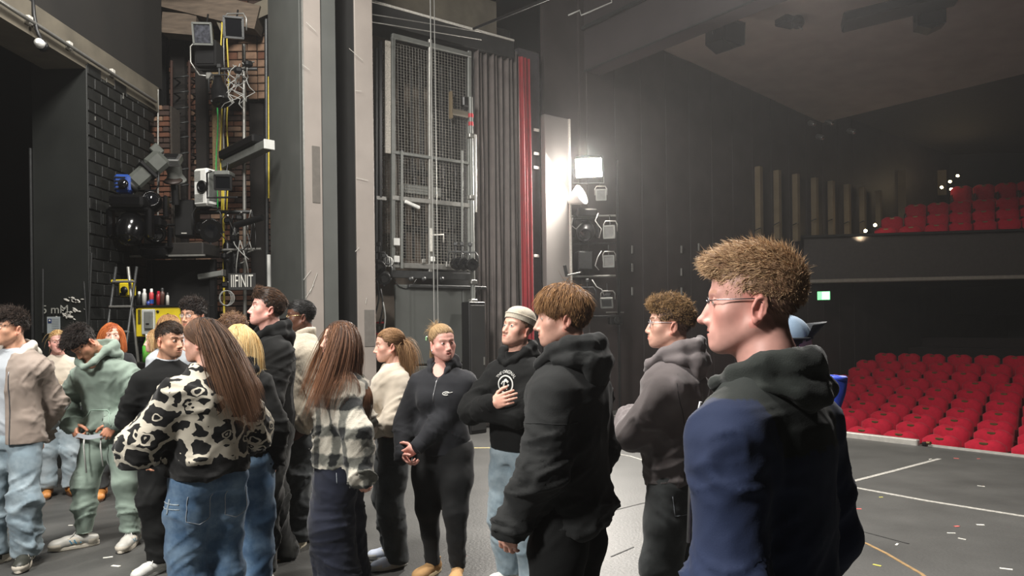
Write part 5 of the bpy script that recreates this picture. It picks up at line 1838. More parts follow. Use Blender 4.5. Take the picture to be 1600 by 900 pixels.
def build_hair(root, T, o, res, body_coll):
    """hair mesh: a solid under-layer and tapered locks, built head-local, carried by T"""
    st = o['style']
    seed = o.get('seed', 1)
    r = np.random.RandomState(seed)
    S = Sculpt()
    th = o.get('th', .012)
    top = o.get('top', .02)
    R3 = np.eye(3)

    def E(c, rr, k=.015, op='u', R=None):
        S.ell(c, rr, k, op, R)
    long_ = st in ('long', 'halfup', 'bun')
    side = o.get('side', .004)
    E((0, .012, .036), (.0745 + side, .0945 + th, .083 + th * .7), .01)
    if top > 0 and not long_:
        E((0, -.012, .062 + top * .5), (.060 + side * .7, .082, .052 + top * .45), .02)
    if o.get('quiff'):
        E((0, -.074, .080 + o['quiff'] * .5), (.052, .032, .018 + o['quiff'] * .6), .02)
    # free the face and the neck
    fz = o.get('fringe', .060)
    if long_:
        E((0, -.098, -.035), (.066, .078, .098), .012, 's')
        S.half((0, 0, -.06), (0, -.25, -1), .01)
    else:
        E((0, -.112, -.03), (.098, .070, fz + .030), .010, 's')
        # around the ears and nape
        for s_ in (-1, 1):
            E((s_ * .088, -.004, -.036), (.032, .048, .050), .008, 's')
        S.half((0, .03, o.get('nape', -.045)), (0, -.55, -1), .008)
        if o.get('fade'):
            E((0, .0, -.055), (.12, .13, .075 + o['fade']), .008, 's')
    P, Q = S.mesh(max(res * 1.15 / T.k, .0032))
    if not len(P):
        return
    cl = o.get('clump', .004)
    N = v_normals(P, Q)
    P = P + N * (cl * vnoise(P * o.get('cf', 70) + seed) + cl * .5 * vnoise(P * 160 + seed))[:, None]
    hc = np.array(lin(o['hair']))
    h2 = np.array(lin(o.get('hair2', o['hair'])))
    col = hc[None] * (0.75 + 0.25 * vnoise(P * np.array((120, 120, 30)) + seed)[:, None])
    parts = [(P, Q, col)]
    n = o.get('n', 500)
    shell = (np.array((0, .012, .036)), np.array((.0785 + side, .0985 + th, .087 + th * .7)), R3)
    if n:
        if st == 'short':
            qc = P[Q].mean(1)
            qn = N[Q].mean(1)
            sk = np.linalg.norm((qc - np.array((0, .010, .032))) / np.array((.073, .092, .081)), axis=1) > 1.0
            sk &= (hairline(qc, o.get('hl', 0)) > -.035)
            ids = np.flatnonzero(sk)
            ids = ids[r.randint(0, len(ids), n)]
            RP, RN = qc[ids] + r.randn(n, 3) * .0015, qn[ids]
            up = np.clip((RP[:, 2] - .03) / .07, 0, 1)
            if o.get('fade'):
                up = np.maximum(up, .12)
            P0 = RP - RN * .002
            fl = np.array(o.get('flow', (0, -1, .2)), float)
            ms = o.get('mess', .25)
            fv = fl + 1.5 * ms * np.stack([vnoise(RP * 26 + 3 + seed), vnoise(RP * 26 + 9 + seed), vnoise(RP * 26 + 17 + seed)], 1)
            tang = fv - RN * (RN * fv).sum(1, keepdims=True)
            tang /= np.maximum(np.linalg.norm(tang, axis=1, keepdims=True), .3)
            lf = o.get('lift', .5) * (.55 + .45 * up[:, None])
            d = tang * (1 - lf) + RN * lf + r.randn(n, 3) * ms * .30
            ln = o.get('len', .045) * (0.30 + .70 * up) * (0.6 + .7 * r.rand(n))
            coll = [(np.array((0, .012, .034)), np.array((.074, .094, .084)) + .002, R3)]
            out = make_locks(P0, d, ln, o.get('segs', 5), o.get('w', .0042), o.get('grav', .08), o.get('curl', .0), 0, coll, seed, .5)
        else:
            # long hair: away from the parting, then down over shoulders and back
            RP, RN = scalp_points(n, seed + 1, o, o.get('lo', .0))
            P0 = RP + RN * .004
            px = RP[:, 0] - o.get('part', 0.0)
            sgn = np.where(px >= 0, 1.0, -1.0)
            upk = np.clip((RP[:, 2] - .03) / .07, 0, 1)
            fr = np.clip((.06 - RP[:, 1]) / .08, .12, 1)
            d = np.stack([sgn * (.35 + .9 * upk) * fr, o.get('back', .6) + .3 * (1 - fr), -.7 + .9 * upk * fr], 1)
            if o.get('tuck'):
                hi = (RP[:, 0] * o['tuck'] > .0) & (RP[:, 1] < .0)
                tgt = np.array((.088 * o['tuck'], .045, -.055))
                dist = np.linalg.norm(tgt - RP, axis=1)
                d = np.where(hi[:, None], np.array((.5 * o['tuck'], 1.0, .2)), d)
            ln = o.get('len', .34) * (0.8 + .3 * r.rand(len(RP))) * np.where(RP[:, 1] < -.03, o.get('frontlen', .95), 1)
            if o.get('short'):
                ln = np.where(RP[:, 0] * o['short'] > .02, ln * .24, ln)
            if st in ('halfup', 'bun'):
                tgt = np.array((0, .105, .02)) if st == 'halfup' else np.array(o.get('bunat', (0, .10, .055)))
                hi = (RP[:, 2] > o.get('upz', .0)) | (RP[:, 1] < o.get('upy', -.02))
                dist = np.linalg.norm(tgt - RP, axis=1)
                d = np.where(hi[:, None], (tgt - RP) / dist[:, None], d)
                d = np.where((RP[:, 1] < o.get('upy', -.02))[:, None] & (RP[:, 2] > .02)[:, None], d + np.array((0, 0, .5)), d)
            d = d + r.randn(len(RP), 3) * o.get('mess', .08)
            if st in ('halfup', 'bun'):
                ln = np.where(hi, dist * (1.15 + .25 * (RP[:, 1] < 0)), ln)
            # gravity turned into the head's own frame
            g = T.R.T @ np.array((0, 0, -1.0))
            dr = np.tile(g * o.get('fall', .55) + np.array(o.get('sweep', (0, 0, 0))), (n, 1))
            if o.get('tuck'):
                ln = np.where(hi, dist * 1.25, ln)
            if st in ('halfup', 'bun') or o.get('tuck'):
                dr[hi] = 0
            coll = [shell, (np.array((0, -.03, -.05)), np.array((.062, .055, .07)), R3)]
            for c, rr, Rm in body_coll:
                coll.append((T.inv(np.array([c]))[0], np.asarray(rr) / T.k, T.R.T @ Rm))
            out = make_locks(P0, d, ln, o.get('segs', 12), o.get('w', .006), 0, o.get('curl', .0), o.get('wave', .03), coll, seed, .35, droop=dr, attract=(hi, tgt) if st in ('halfup', 'bun') or o.get('tuck') else None)
        P1, Q1, sid, tp = out
        kk = r.rand(sid.max() + 1)
        mixk = np.clip(kk[sid] * .9 + tp * o.get('tip', .25) - .15, 0, 1)[:, None]
        c1 = (hc * (1 - mixk) + h2 * mixk) * (0.84 + .3 * r.rand(sid.max() + 1)[sid])[:, None]
        parts.append((P1, Q1, c1))
    if st == 'short' and n:
        # close cropped hair on the sides and nape
        RP, RN = scalp_points(int(n * .45), seed + 5, o, .004)
        kp = RP[:, 2] < .055
        RP, RN = RP[kp], RN[kp]
        d = np.array((0, .35, -.8)) + RN * .45 + r.randn(len(RP), 3) * .2
        P1, Q1, sid, tp = make_locks(RP - RN * .001, d, .008 + .008 * r.rand(len(RP)), 3, o.get('w', .002) * .8, 0, 0, 0, None, seed, .5)
        parts.append((P1, Q1, hc[None] * (.65 + .35 * r.rand(len(RP))[sid])[:, None]))
    if st in ('halfup', 'bun') and o.get('tail', 1):
        # the gathered tail hanging from the clasp
        m = o.get('taln', 120)
        tgt = np.array((0, .100, .018)) if st == 'halfup' else np.array(o.get('bunat', (0, .10, .055)))
        RP = tgt + r.randn(m, 3) * np.array((.018, .006, .012))
        g = T.R.T @ np.array((0, 0, -1.0))
        d = np.tile(np.array(o.get('taild', (0, .5, .2)), float), (m, 1)) + r.randn(m, 3) * o.get('tailmess', .25)
        coll = []
        for c, rr, Rm in body_coll:
            coll.append((T.inv(np.array([c]))[0], np.asarray(rr) / T.k, T.R.T @ Rm))
        P1, Q1, sid, tp = make_locks(RP, d, o.get('tlen', .25) * (.6 + .6 * r.rand(m)), 9, o.get('w', .006), 0, 0, .05, coll, seed, .4, droop=g * o.get('tfall', .9))
        kk = r.rand(m)
        mixk = np.clip(kk[sid] * .9 + tp * .3, 0, 1)[:, None]
        parts.append((P1, Q1, (hc * (1 - mixk) + h2 * mixk) * (0.75 + .45 * r.rand(m)[sid])[:, None]))
    off, PP, QQ, CC = 0, [], [], []
    for a, b, c in parts:
        PP.append(T.pts(a))
        QQ.append(b + off)
        CC.append(c)
        off += len(a)
    me = np_mesh('hair', np.concatenate(PP), [np.concatenate(QQ)], M_hair, np.clip(np.concatenate(CC), 0, 1))
    return link('hair', me, root)


def glasses(root, T, o):
    g = MB()
    lens = []
    col = o.get('m') or M_frame
    w2, h2 = o.get('w', .021), o.get('h', .015)
    for s in (-1, 1):
        c = np.array((s * .031, -.100, -.003))
        ring = []
        for k in range(16):
            a = k * math.pi / 8
            e = 3.2
            ca, sa = math.cos(a), math.sin(a)
            q = c + np.array((w2 * np.sign(ca) * abs(ca) ** (2 / e), .006 * abs(ca) * (1 if s * ca > 0 else 0.0), h2 * np.sign(sa) * abs(sa) ** (2 / e)))
            ring.append(T(q))
        if o.get('rim', 'full') == 'full':
            g.tube(ring, o.get('t', .0013) * T.k, 6, closed=True)
        else:
            g.tube(ring[0:9], o.get('t', .0013) * T.k, 6)
        lens.append(ring)
        hinge = c + np.array((s * w2, .007, .006))
        g.tube([T(hinge), T((s * .0725, -.075, .004)), T((s * .0765, .005, .006)), T((s * .077, .022, -.004))], .0014 * T.k, 6)
    g.tube([T((-.0105, -.1015, .001)), T((0, -.1045, .004)), T((.0105, -.1015, .001))], .0013 * T.k, 6)
    t = g.build('glasses', col, root)
    m = mat('spectacle_lens', '#ffffff', 0.03, alpha=0.10, var=0.0)
    for ring in lens:
        lb = MB()
        n = Vector(T.R @ np.array((0, 1, 0))) * 0.001
        lb.add([Vector(p) for p in ring] + [Vector(p) + n for p in ring], [tuple(range(16)), tuple(range(16, 32))[::-1]])
        lb.build('lens', m, t)
    return t


# ------------------------------------------------ hands
def hand_shapes(S, wpos, d, nrm, side, curl=0.5, spread=0.0, size=1.0, thumb=0.4, curls=None):
    """fingers along d, palm facing nrm, thumb on the side vector"""
    d, nrm, side = [np.array(v, float) / np.linalg.norm(v) for v in (d, nrm, side)]
    side = side - d * (side @ d)
    side /= np.linalg.norm(side)
    nrm = np.cross(d, side) * np.sign(np.cross(d, side) @ nrm)
    w = np.array(wpos, float)
    z = size
    R = np.stack([d, side, nrm], 1)
    S.ell(w + d * .048 * z, np.array((.052, .041, .0165)) * z, .012, 'u', R)
    S.ell(w + d * .034 * z + side * .020 * z + nrm * .006 * z, np.array((.034, .020, .016)) * z, .012, 'u', R)
    base = [(.090, .030, .068), (.095, .010, .077), (.092, -.011, .071), (.083, -.030, .056)]
    for i, (bd, bs, L) in enumerate(base):
        c = curl if curls is None else curls[i]
        p = w + d * bd * z + side * bs * z
        S.cone(w + d * .05 * z + side * bs * .8 * z, p, .0105 * z, .0098 * z, .008)
        a = 0.25 * c
        rr = .0092 if i < 3 else .0080
        sp = side * (spread * (1.5 - i) * .12)
        for j, (f, ang) in enumerate(((.45, 1.0), (.32, 1.25), (.25, .8))):
            a += c * ang
            dd = d * math.cos(a) + nrm * math.sin(a) + sp
            dd /= np.linalg.norm(dd)
            q = p + dd * L * f * z
            S.cone(p, q, rr * (1 - .08 * j) * z, rr * (.92 - .1 * j) * z, .003)
            p = q
    p = w + d * .022 * z + side * .030 * z + nrm * .008 * z
    dd = d * .62 + side * .65 + nrm * (.2 + thumb)
    for f, kk in ((.038, 0), (.032, .35), (.026, .5)):
        dd = dd + d * kk * .9 - side * kk * .5 + nrm * kk * thumb
        dd /= np.linalg.norm(dd)
        q = p + dd * f * z
        S.cone(p, q, .0112 * z, .0098 * z, .006)
        p = q


def ik(a, target, l1, l2, pole):
    """elbow of a two-bone limb; the target is pulled in when out of reach"""
    a, t, pole = [np.array(v, float) for v in (a, target, pole)]
    v = t - a
    L = np.linalg.norm(v)
    mx = (l1 + l2) * .995
    if L > mx:
        v *= mx / L
        t = a + v
        L = mx
    u = v / L
    x = (l1 * l1 - l2 * l2 + L * L) / (2 * L)
    h = math.sqrt(max(l1 * l1 - x * x, 0))
    p = pole - u * (pole @ u)
    p /= max(np.linalg.norm(p), 1e-6)
    return a + u * x + p * h, t


# ------------------------------------------------ shoes
def make_shoe_meshes():
    out = {}
    for kind in ('trainer', 'boot'):
        S = Sculpt()
        hgt = .105 if kind == 'trainer' else .15
        S.chain([(0, .075, .065), (0, -.02, .062), (0, -.09, .052), (0.0, -.165, .045)], [.036, .038, .040, .034], .03)
        S.ell((0, -.155, .042), (.047, .055, .036), .02)
        S.ell((0, .062, .055), (.037, .045, .045), .02)
        S.cone((0, .05, .06), (0, .045, hgt), .040, .039 if kind == 'trainer' else .052, .02)
        if kind == 'boot':
            S.ell((0, -.14, .05), (.054, .065, .044), .02)
        S.half((0, 0, .022), (0, 0, -1))
        S.half((0, 0, hgt), (0, .25, 1))
        P, Q = S.mesh(.007)
        out[kind] = (P, Q)
    ol = []
    for i in range(28):
        t = 2 * math.pi * i / 28
        y = -.045 - .165 * math.cos(t)
        wdt = .042 + .008 * math.cos(t + .3)
        ol.append((wdt * math.sin(t) * (1.0 if abs(math.sin(t)) < .95 else 1.0), y))
    rings = [(0.93, 0.0), (1.0, .008), (1.0, .024), (.93, .032)]
    V = []
    for s_, z in rings:
        for x, y in ol:
            zz = z + (.010 if z > .02 else 0) * max(0, y) / .12 + (.012 * max(0, (-y - .14)) / .07 if z < .005 else 0)
            V.append((x * s_ * 1.06, -.045 + (y + .045) * s_, zz))
    n = 28
    Qs = [[r_ * n + i, r_ * n + (i + 1) % n, (r_ + 1) * n + (i + 1) % n, (r_ + 1) * n + i] for r_ in range(3) for i in range(n)]
    out['sole'] = (np.array(V), np.array(Qs), [list(range(n))[::-1], list(range(3 * n, 4 * n))])
    return out


SHOES = make_shoe_meshes()


def shoe(root, pos, yaw, kind, mu, ms, scale=1.0, laces=None, accent=None):
    P, Q = SHOES[kind]
    o = link('shoe', np_mesh('shoe', P * scale, [Q], mu), root, pos, yaw)
    Ps, Qs, caps = SHOES['sole']
    k = scale * (1.06 if kind == 'boot' else 1.0)
    me = np_mesh('sole', Ps * k, [Qs] + [np.array([c]) for c in caps], ms, smooth=False)
    link('sole', me, o)
    Nn = v_normals(P, Q)
    fc = P[Q].mean(1)
    if kind == 'trainer':
        for nm, mk, mm in (('toe_cap', (fc[:, 1] < -.135) & (fc[:, 2] < .052), ms), ('heel_counter', (fc[:, 1] > .045) & (fc[:, 2] < .060), ms),
                           ('side_panel', (np.abs(fc[:, 1] + .03 + (fc[:, 2] - .05) * .8) < .030) & (fc[:, 2] < .088) & (np.abs(fc[:, 0]) > .018), ms)):
            q = Q[mk]
            if len(q):
                ids, inv = np.unique(q, return_inverse=True)
                link(nm, np_mesh(nm, (P[ids] + Nn[ids] * .0022) * scale, [inv.reshape(q.shape)], mm), o)
    if laces:
        lb = MB()
        for j in range(5):
            y, z = -.040 - .019 * j, .108 - .0085 * j
            lb.tube([Vector((-.026, y, z - .014)) * scale, Vector((0, y - .004, z)) * scale, Vector((.026, y, z - .014)) * scale], .0034 * scale, 5)
        lb.tube([Vector((-.03, -.06, .085)) * scale, Vector((-.012, -.035, .118)) * scale, Vector((.02, -.05, .11)) * scale, Vector((.035, -.075, .085)) * scale], .003 * scale, 5)
        lb.build('laces', laces, o)
    if accent:
        for s_ in (-1, 1):
            ab = MB()
            for j in range(3):
                ab.box(Vector((s_ * .041, -.07 + .028 * j, .058)) * scale, (.010 * scale, .012 * scale, .034 * scale), R=Matrix.Rotation(.5, 3, 'X'), ch=.003)
            ab.box(Vector((s_ * .041, -.05, .055)) * scale, (.009 * scale, .08 * scale, .010 * scale), ch=.003)
            ab.build('side_mark', accent, o)
    return o

# ------------------------------------------------ dressed figures
def cloth(name, color, rough=0.85, var=0.08, bump=0.12, bscale=260, sheen=0.15, wrinkle=0.35, **k):
    if name in MATS:
        return MATS[name]
    m = mat(name, color, rough, var=var, scale=9, bump=bump, bscale=bscale, sheen=sheen, spec=0.25, **k)
    # creases finer than the mesh
    nt = m.node_tree
    N, L = nt.nodes, nt.links
    tc = N.new('ShaderNodeTexCoord')
    no = N.new('ShaderNodeTexNoise')
    no.noise_type = 'RIDGED_MULTIFRACTAL'
    no.inputs['Scale'].default_value = 7.0
    no.inputs['Detail'].default_value = 2.5
    no.inputs['Distortion'].default_value = 0.9
    L.new(tc.outputs['Object'], no.inputs['Vector'])
    bp = N.new('ShaderNodeBump')
    bp.inputs['Strength'].default_value = wrinkle
    bp.inputs['Distance'].default_value = 0.022
    L.new(no.outputs['Fac'], bp.inputs['Height'])
    bs = N['Principled BSDF']
    old = bs.inputs['Normal'].links[0].from_node
    L.new(bp.outputs['Normal'], old.inputs['Normal'])
    return m


TORSO = {'m': [(.44, .158, .112), (.50, .166, .118), (.55, .160, .114), (.61, .152, .106), (.68, .162, .114), (.735, .174, .120), (.775, .172, .113), (.805, .150, .096), (.830, .098, .074), (.852, .062, .060)],
         'f': [(.44, .168, .120), (.50, .172, .124), (.55, .158, .114), (.61, .136, .100), (.68, .146, .112), (.735, .156, .122), (.775, .152, .106), (.805, .132, .088), (.830, .086, .068), (.852, .054, .054)]}


def decal(root, name, me, place, P, Q, axis, m, lift=0.003):
    """lay a flat mesh (x right, y up) on a garment: place maps (x, y) to a point, cast along axis"""
    bv = BVHTree.FromPolygons([tuple(p) for p in P], [tuple(q) for q in Q])
    ax = Vector(axis).normalized()
    for v in me.vertices:
        p = Vector(place(v.co.x, v.co.y))
        hit = bv.ray_cast(p - ax * 0.6, ax)
        v.co = (hit[0] if hit[0] is not None else p) - ax * (lift + 0.0 * v.co.z)
    me.materials.clear()
    me.materials.append(m)
    return link(name, me, root)


def seam(root, name, pts, P, Q, axis, m, r=0.0025, lift=0.001, sub=6):
    """a raised line of stitching laid on a garment along a path"""
    bv = BVHTree.FromPolygons([tuple(p) for p in P], [tuple(q) for q in Q])
    ax = Vector(axis).normalized()
    out = []
    for a, b in zip(pts[:-1], pts[1:]):
        for i in range(sub):
            p = Vector(a).lerp(Vector(b), i / sub)
            h = bv.ray_cast(p - ax * 0.6, ax)
            if h[0] is not None:
                out.append(h[0] - ax * lift)
    h = bv.ray_cast(Vector(pts[-1]) - ax * 0.6, ax)
    if h[0] is not None:
        out.append(h[0] - ax * lift)
    if len(out) > 1:
        return MB().tube(out, r, 5).build(name, m, root)


N_PERSON = [0]
NOREND = []


def person(label, px, D, H, heading, head, top, legs, sex='m', build=1.0, lean=0.0, bow=0.0, sidel=0.0, arms=None, feet=None, legyaw=0.0,
           res=.012, hres=.0036, skin='fair', headk=1.0, shoes=None, sw=None, dx=0.0, slope=0.0):
    N_PERSON[0] += 1
    sd = N_PERSON[0]
    X = (px - 800) / F * D + dx
    root = thing('person', label, 'person', (X, D, 0), math.radians(heading))
    H = H - .018
    s = H / 1.78
    fem = sex == 'f'

    def sp(z):
        """offset of the spine at height z"""
        t = z - .52 * H
        u = max(0.0, z - .62 * H)
        return sidel * t, -lean * t - bow * u * u * 4.0
    cx, cy = sp(.852 * H)
    nb = np.array((cx, cy + .012, .852 * H))
    yaw, pit, rol = [math.radians(head.get(q, 0)) for q in ('yaw', 'pitch', 'roll')]
    R1, R = rotm(yaw * .5, pit * .5 + lean * .5, rol * .5), rotm(yaw, pit, rol)
    hk = headk * (0.5 + 0.5 * s) * (1.0 if not fem else .98)
    ho = nb + R1 @ np.array((0, -.014, .066)) * s + R @ np.array((0, -.010, .072)) * hk
    T = Pose(R, ho, hk)
    base = np.array(lin(SKINS.get(skin, skin)))
    # ---- limbs
    sw = (sw or (.172 if not fem else .150)) * s * (0.6 + .4 * build)
    r0b = top.get('sr', (.066,))[0] * s * (.75 + .25 * build) + top.get('bag', .02) * .45
    sz = top.get('shz', .812) * H - r0b
    jx, jy = sp(sz)
    arms = arms or {}
    A = {}
    for q, sg in (('L', 1), ('R', -1)):
        a = arms.get(q, {})
        S0 = np.array((jx + sg * sw, jy + .012, sz - slope * sg * .02 - a.get('drop', 0)))
        S0 = S0 + np.array(a.get('sh', (0, 0, 0)))
        w_ = np.array(a.get('w', (sg * .255, -.02, .47)), float)
        w_ = w_ * np.array((s, s, H))
        el, w_ = ik(S0, w_, .300 * s, .258 * s, a.get('pole', (sg * .5, 1, -.1)))
        dd = (w_ - el) / np.linalg.norm(w_ - el)
        hd = np.array(a.get('d', dd), float)
        A[q] = (S0, el, w_, hd, a)
    # ---- legs
    lr = np.array(Matrix.Rotation(math.radians(legyaw), 3, 'Z'))
    hw = .088 * s * (1.0 if not fem else 1.02)
    feet = feet or [(.10, 0.0, 14), (-.10, 0.03, -14)]
    LG = []
    for (fx, fy, fyaw), sg in zip(feet, (1, -1)):
        hp = lr @ np.array((sg * hw, 0.0, 0)) + np.array((0, 0, .505 * H))
        an = lr @ np.array((fx, fy, 0)) * np.array((s, s, 1)) + np.array((0, 0, .055 * H))
        fw = lr @ np.array((math.sin(math.radians(fyaw)), -math.cos(math.radians(fyaw)), 0))
        kn, an = ik(hp, an, .232 * H, .222 * H, fw)
        LG.append((hp, kn, an, math.radians(fyaw + legyaw)))
    # ---- trousers
    g = legs.get('bag', .012)
    tr, kr, hr = legs.get('r', (.084, .062, .060))
    fb = 0.72 + .28 * build
    hemz = legs.get('hem', .045)
    S = Sculpt()
    pel = [(.455, .150, .112), (.49, .170, .124), (.53, .172, .124), (.575, .152, .110), (.60, .148, .105)]
    S.loft([(z * H, 0, 0.004 if z > .5 else .010, rx * s * fb * (1.04 if fem else 1) + (g * .6 if z < .5 else g * .1 - .010), ry * s * fb + (g * .6 if z < .5 else g * .1 - .010)) for z, rx, ry in pel], .02)
    for hp, kn, an, fy in LG:
        h2 = an * 1.0
        mid = (hp * .55 + kn * .45)
        S.chain([hp, mid, kn], [(tr * fb + g * .7) * s, (tr * .93 * fb + g * .9) * s, (kr * fb + g) * s], .05 * s)
        S.chain([kn, kn * .5 + h2 * .5, h2 + np.array((0, 0, -.03))], [(kr * fb + g) * s, ((kr + hr) * .5 + g * .4) * s, hr * s], .03)
        if fem:
            S.ell(hp + lr @ np.array((0, .055 * s, -.02 * s)), np.array((.085, .075, .095)) * s * fb, .04)
    S.half((0, 0, hemz * H), (0, 0, -1))
    S.half((0, 0, legs.get('waist', .545) * H), (0, 0, 1))
    P, Q = S.mesh(res * legs.get('rk', 1.15))
    fa = legs.get('fold', .008)
    segs = []
    for hp, kn, an, fy in LG:
        e = np.array((0, 0, 0))
        segs += [(hp, hp * .4 + kn * .6, fa * .45, 10, 5), (hp * .2 + kn * .8, kn * .75 + an * .25, fa * .8, 15, 6), (kn * .5 + an * .5, an, fa * .8 * legs.get('stack', 1.0), 16, 6)]
    segs.append((np.array((0, 0, .47 * H)), np.array((0, 0, .58 * H)), fa * .5, 12, 5))
    P = relax(cloth_folds(P, Q, segs, sd), Q, 1, .4)
    lc = legs['paint'](P, LG, H) if legs.get('paint') else None
    to = link(legs.get('name', 'trousers'), np_mesh('trousers', P, [Q], legs['m'], lc), root)
    info = {'root': root, 'T': T, 's': s, 'H': H, 'trousers': to, 'tP': P, 'tQ': Q, 'A': A, 'LG': LG, 'nb': nb, 'sp': sp}
    # ---- upper garment
    bg = top.get('bag', .02)
    hem = top.get('hem', .47)
    S = Sculpt()
    lv = []
    for z, rx, ry in TORSO[sex]:
        ox, oy = sp(z * H)
        b2 = bg * (1 if z < .78 else (.6 if z < .82 else .25))
        hf = 1.0
        if z < hem + .03 and top.get('rib', True):
            hf = .94
        lv.append((z * H, ox, oy + top.get('yo', 0), (rx * s * (fb if z < .8 else .9 + .1 * fb) + b2) * hf, (ry * s * fb + b2) * hf))
    zh = hem * H
    S.loft(lv, .02, p=top.get('p', 2.3), zmin=zh)
    S.half((nb[0], nb[1], .852 * H + top.get('neck', -.012)), (0, .25, 1))
    if top.get('vneck'):
        S.cone(nb + np.array((0, -.09, -.03)), nb + np.array((0, -.13, -top['vneck'])), .055, .012, .01, 's')
    if fem:
        bx, by = sp(.715 * H)
        for sg in (1, -1):
            S.ell((bx + sg * .068 * s, by - (.085 * fb + bg * .8) * s, .708 * H), np.array((.070, .060, .070)) * s * fb, .05)
    if top.get('belly'):
        S.ell((0, -.05, .585 * H), np.array((.15 * fb, .12 * fb, .12)) * s, .06)
    for sg in (1, -1):
        q = 'L' if sg > 0 else 'R'
        S0, el, w_, hd, a = A[q]
        S.cone(nb + np.array((sg * .05, .008, -.05)) * s, S0 + np.array((-sg * .015, 0, .015)), .048 * s + bg * .15, .056 * s + bg * .3, .05)
        r0, r1, r2 = [v * s * (.75 + .25 * build) for v in top.get('sr', (.066, .054, .040))]
        r0, r1, r2 = r0 + bg * .45, r1 + bg * .6, r2 + bg * .5
        S.cone(S0, el, r0, r1, .035)
        we = w_ - (w_ - el) / np.linalg.norm(w_ - el) * .02
        S.cone(el, we, r1 * 1.0, r2 * 1.06, .025)
    for ex in top.get('extra', []):
        getattr(S, ex[0])(*ex[1])
    P, Q = S.mesh(res * top.get('rk', 1.0))
    fa = top.get('fold', .007)
    segs = [(np.array((*sp(.50 * H), .46 * H)), np.array((*sp(.60 * H), .60 * H)), fa * top.get('low', .8), 14, 5), (np.array((*sp(.60 * H), .60 * H)), np.array((*sp(.8 * H), .79 * H)), fa * .6, 6, 6)]
    for q in 'LR':
        S0, el, w_, hd, a = A[q]
        segs += [(S0, S0 * .4 + el * .6, fa * .7, 13, 5), (S0 * .35 + el * .65, el * .7 + w_ * .3, fa * 1.15, 20, 5), (el * .7 + w_ * .3, w_, fa * 1.05, 21, 5)]
    P = relax(cloth_folds(P, Q, segs, sd + 40, top.get('crisp', 1.0)), Q, 1, .4)
    tc = top['paint'](P, info) if top.get('paint') else None
    go = link(top.get('name', 'sweatshirt'), np_mesh('top', P, [Q], top['m'], tc), root)
    info.update(top=go, gP=P, gQ=Q)
    if top.get('cuff', True):
        for q in 'LR':
            S0, el, w_, hd, a = A[q]
            if a.get('nocuff'):
                continue
            u = (w_ - el) / np.linalg.norm(w_ - el)
            r2 = (top.get('sr', (.066, .054, .040))[2] * s * (.75 + .25 * build) + bg * .3) * .98
            MB().lathe([(r2 * .8, -.052), (r2 * 1.08, -.05), (r2 * 1.0, -.02), (r2 * .98, .006), (r2 * .86, .010), (r2 * .8, .0)], Vector(w_), Vector(u), 16).build('cuff', top.get('m2', top['m']) if not top.get('paint') else top.get('m2', M_black), go)
    # ---- hood or collar
    if top.get('hood'):
        hs = top.get('hoods', 1.0) * s
        S = Sculpt()
        hz = top.get('hoodz', 0)
        B = lambda x, y, z: nb + np.array((x, y - .01, z + hz)) * hs

        def bag(pts, rs, k=.03):
            S.chain([B(*p) for p in pts], [r * hs for r in rs], k)
        for sg in (1, -1):
            fo = top.get('hoodfwd', 0)
            bag(([(sg * .080, -.070, -.105 - hz), (sg * .096, -.055, -.050 - hz * .6)] if top.get('hoodback') else [(sg * .052, -.105 - fo, -.105 - fo - hz), (sg * .070, -.075 - fo, -.055 - fo - hz)] if top.get('hoodopen') else [(0, -.112 - fo, -.082 - fo - hz), (sg * .052, -.090 - fo, -.050 - fo - hz)]) + [(sg * .090, -.02, -.002), (sg * .088, .05, .022), (sg * .048, .098, .028), (0, .112, .030)], [.013 + fo * .35, .020 + fo * .2, .026, .031, .034, .036])
            pf = top.get('pouch', 1.0)
            bag([(sg * .112, .0, -.034), (sg * .110, .060, -.030), (sg * .066, .118, -.036), (0, .136, -.042)], [.020, .026 * pf, .032 * pf, .036 * pf], .02)
        S.ell(B(0, .116, -.068 * pf), np.array((.104 * pf, .038, .080 * pf)) * hs, .025)
        # hollow of the hood behind the neck
        S.ell(B(0, .055, .055), np.array((.070, .058, .060)) * hs, .015, 's')
        S.ell(T((0, .0, -.03)), np.array((.060, .075, .10)) * hk, .012, 's', R)
        hP, hQ = S.mesh(res * .9)
        hP = relax(cloth_folds(hP, hQ, [(B(-.12, .06, 0), B(.12, .06, 0), .0026 * top.get('hoodf', 1), 6, 22)], sd + 9), hQ, 1, .4)
        link('hood', np_mesh('hood', hP, [hQ], top.get('hoodm', top['m'] if not top.get('paint') else top.get('m2'))), go)
        if top.get('cord'):
            for sg in (1, -1):
                pts = [nb + np.array((sg * .035, -.125, -.075)) * s, nb + np.array((sg * .045, -.150 - bg, -.14)) * s, nb + np.array((sg * .045, -.155 - bg, -.24)) * s]
                MB().tube(pts, .004, 6).build('drawstring', top['cord'], go)
    col = top.get('collar')
    if col:
        rr, hh, thk = col.get('r', .068) * s, col.get('h', .03), col.get('t', .009)
        cm = col.get('m', top['m'])
        mb = MB()
        n = 28
        vs = []
        for (ro, z) in ((0, 0), (thk, .004), (thk * 1.1, hh * .8), (thk * .5, hh), (0, hh * .9)):
            for i in range(n):
                t = 2 * math.pi * i / n
                fr = math.cos(t)
                zz = z - col.get('dip', .02) * max(0, fr) - .012 + col.get('z', 0)
                vs.append(nb + np.array(((rr + ro) * math.sin(t), -(rr * 1.02 + ro) * fr, zz)))
        fs = [(j * n + i, j * n + (i + 1) % n, ((j + 1) % 5) * n + (i + 1) % n, ((j + 1) % 5) * n + i) for j in range(5) for i in range(n)]
        mb.add(vs, fs, True)
        mb.build('collar', cm, go)
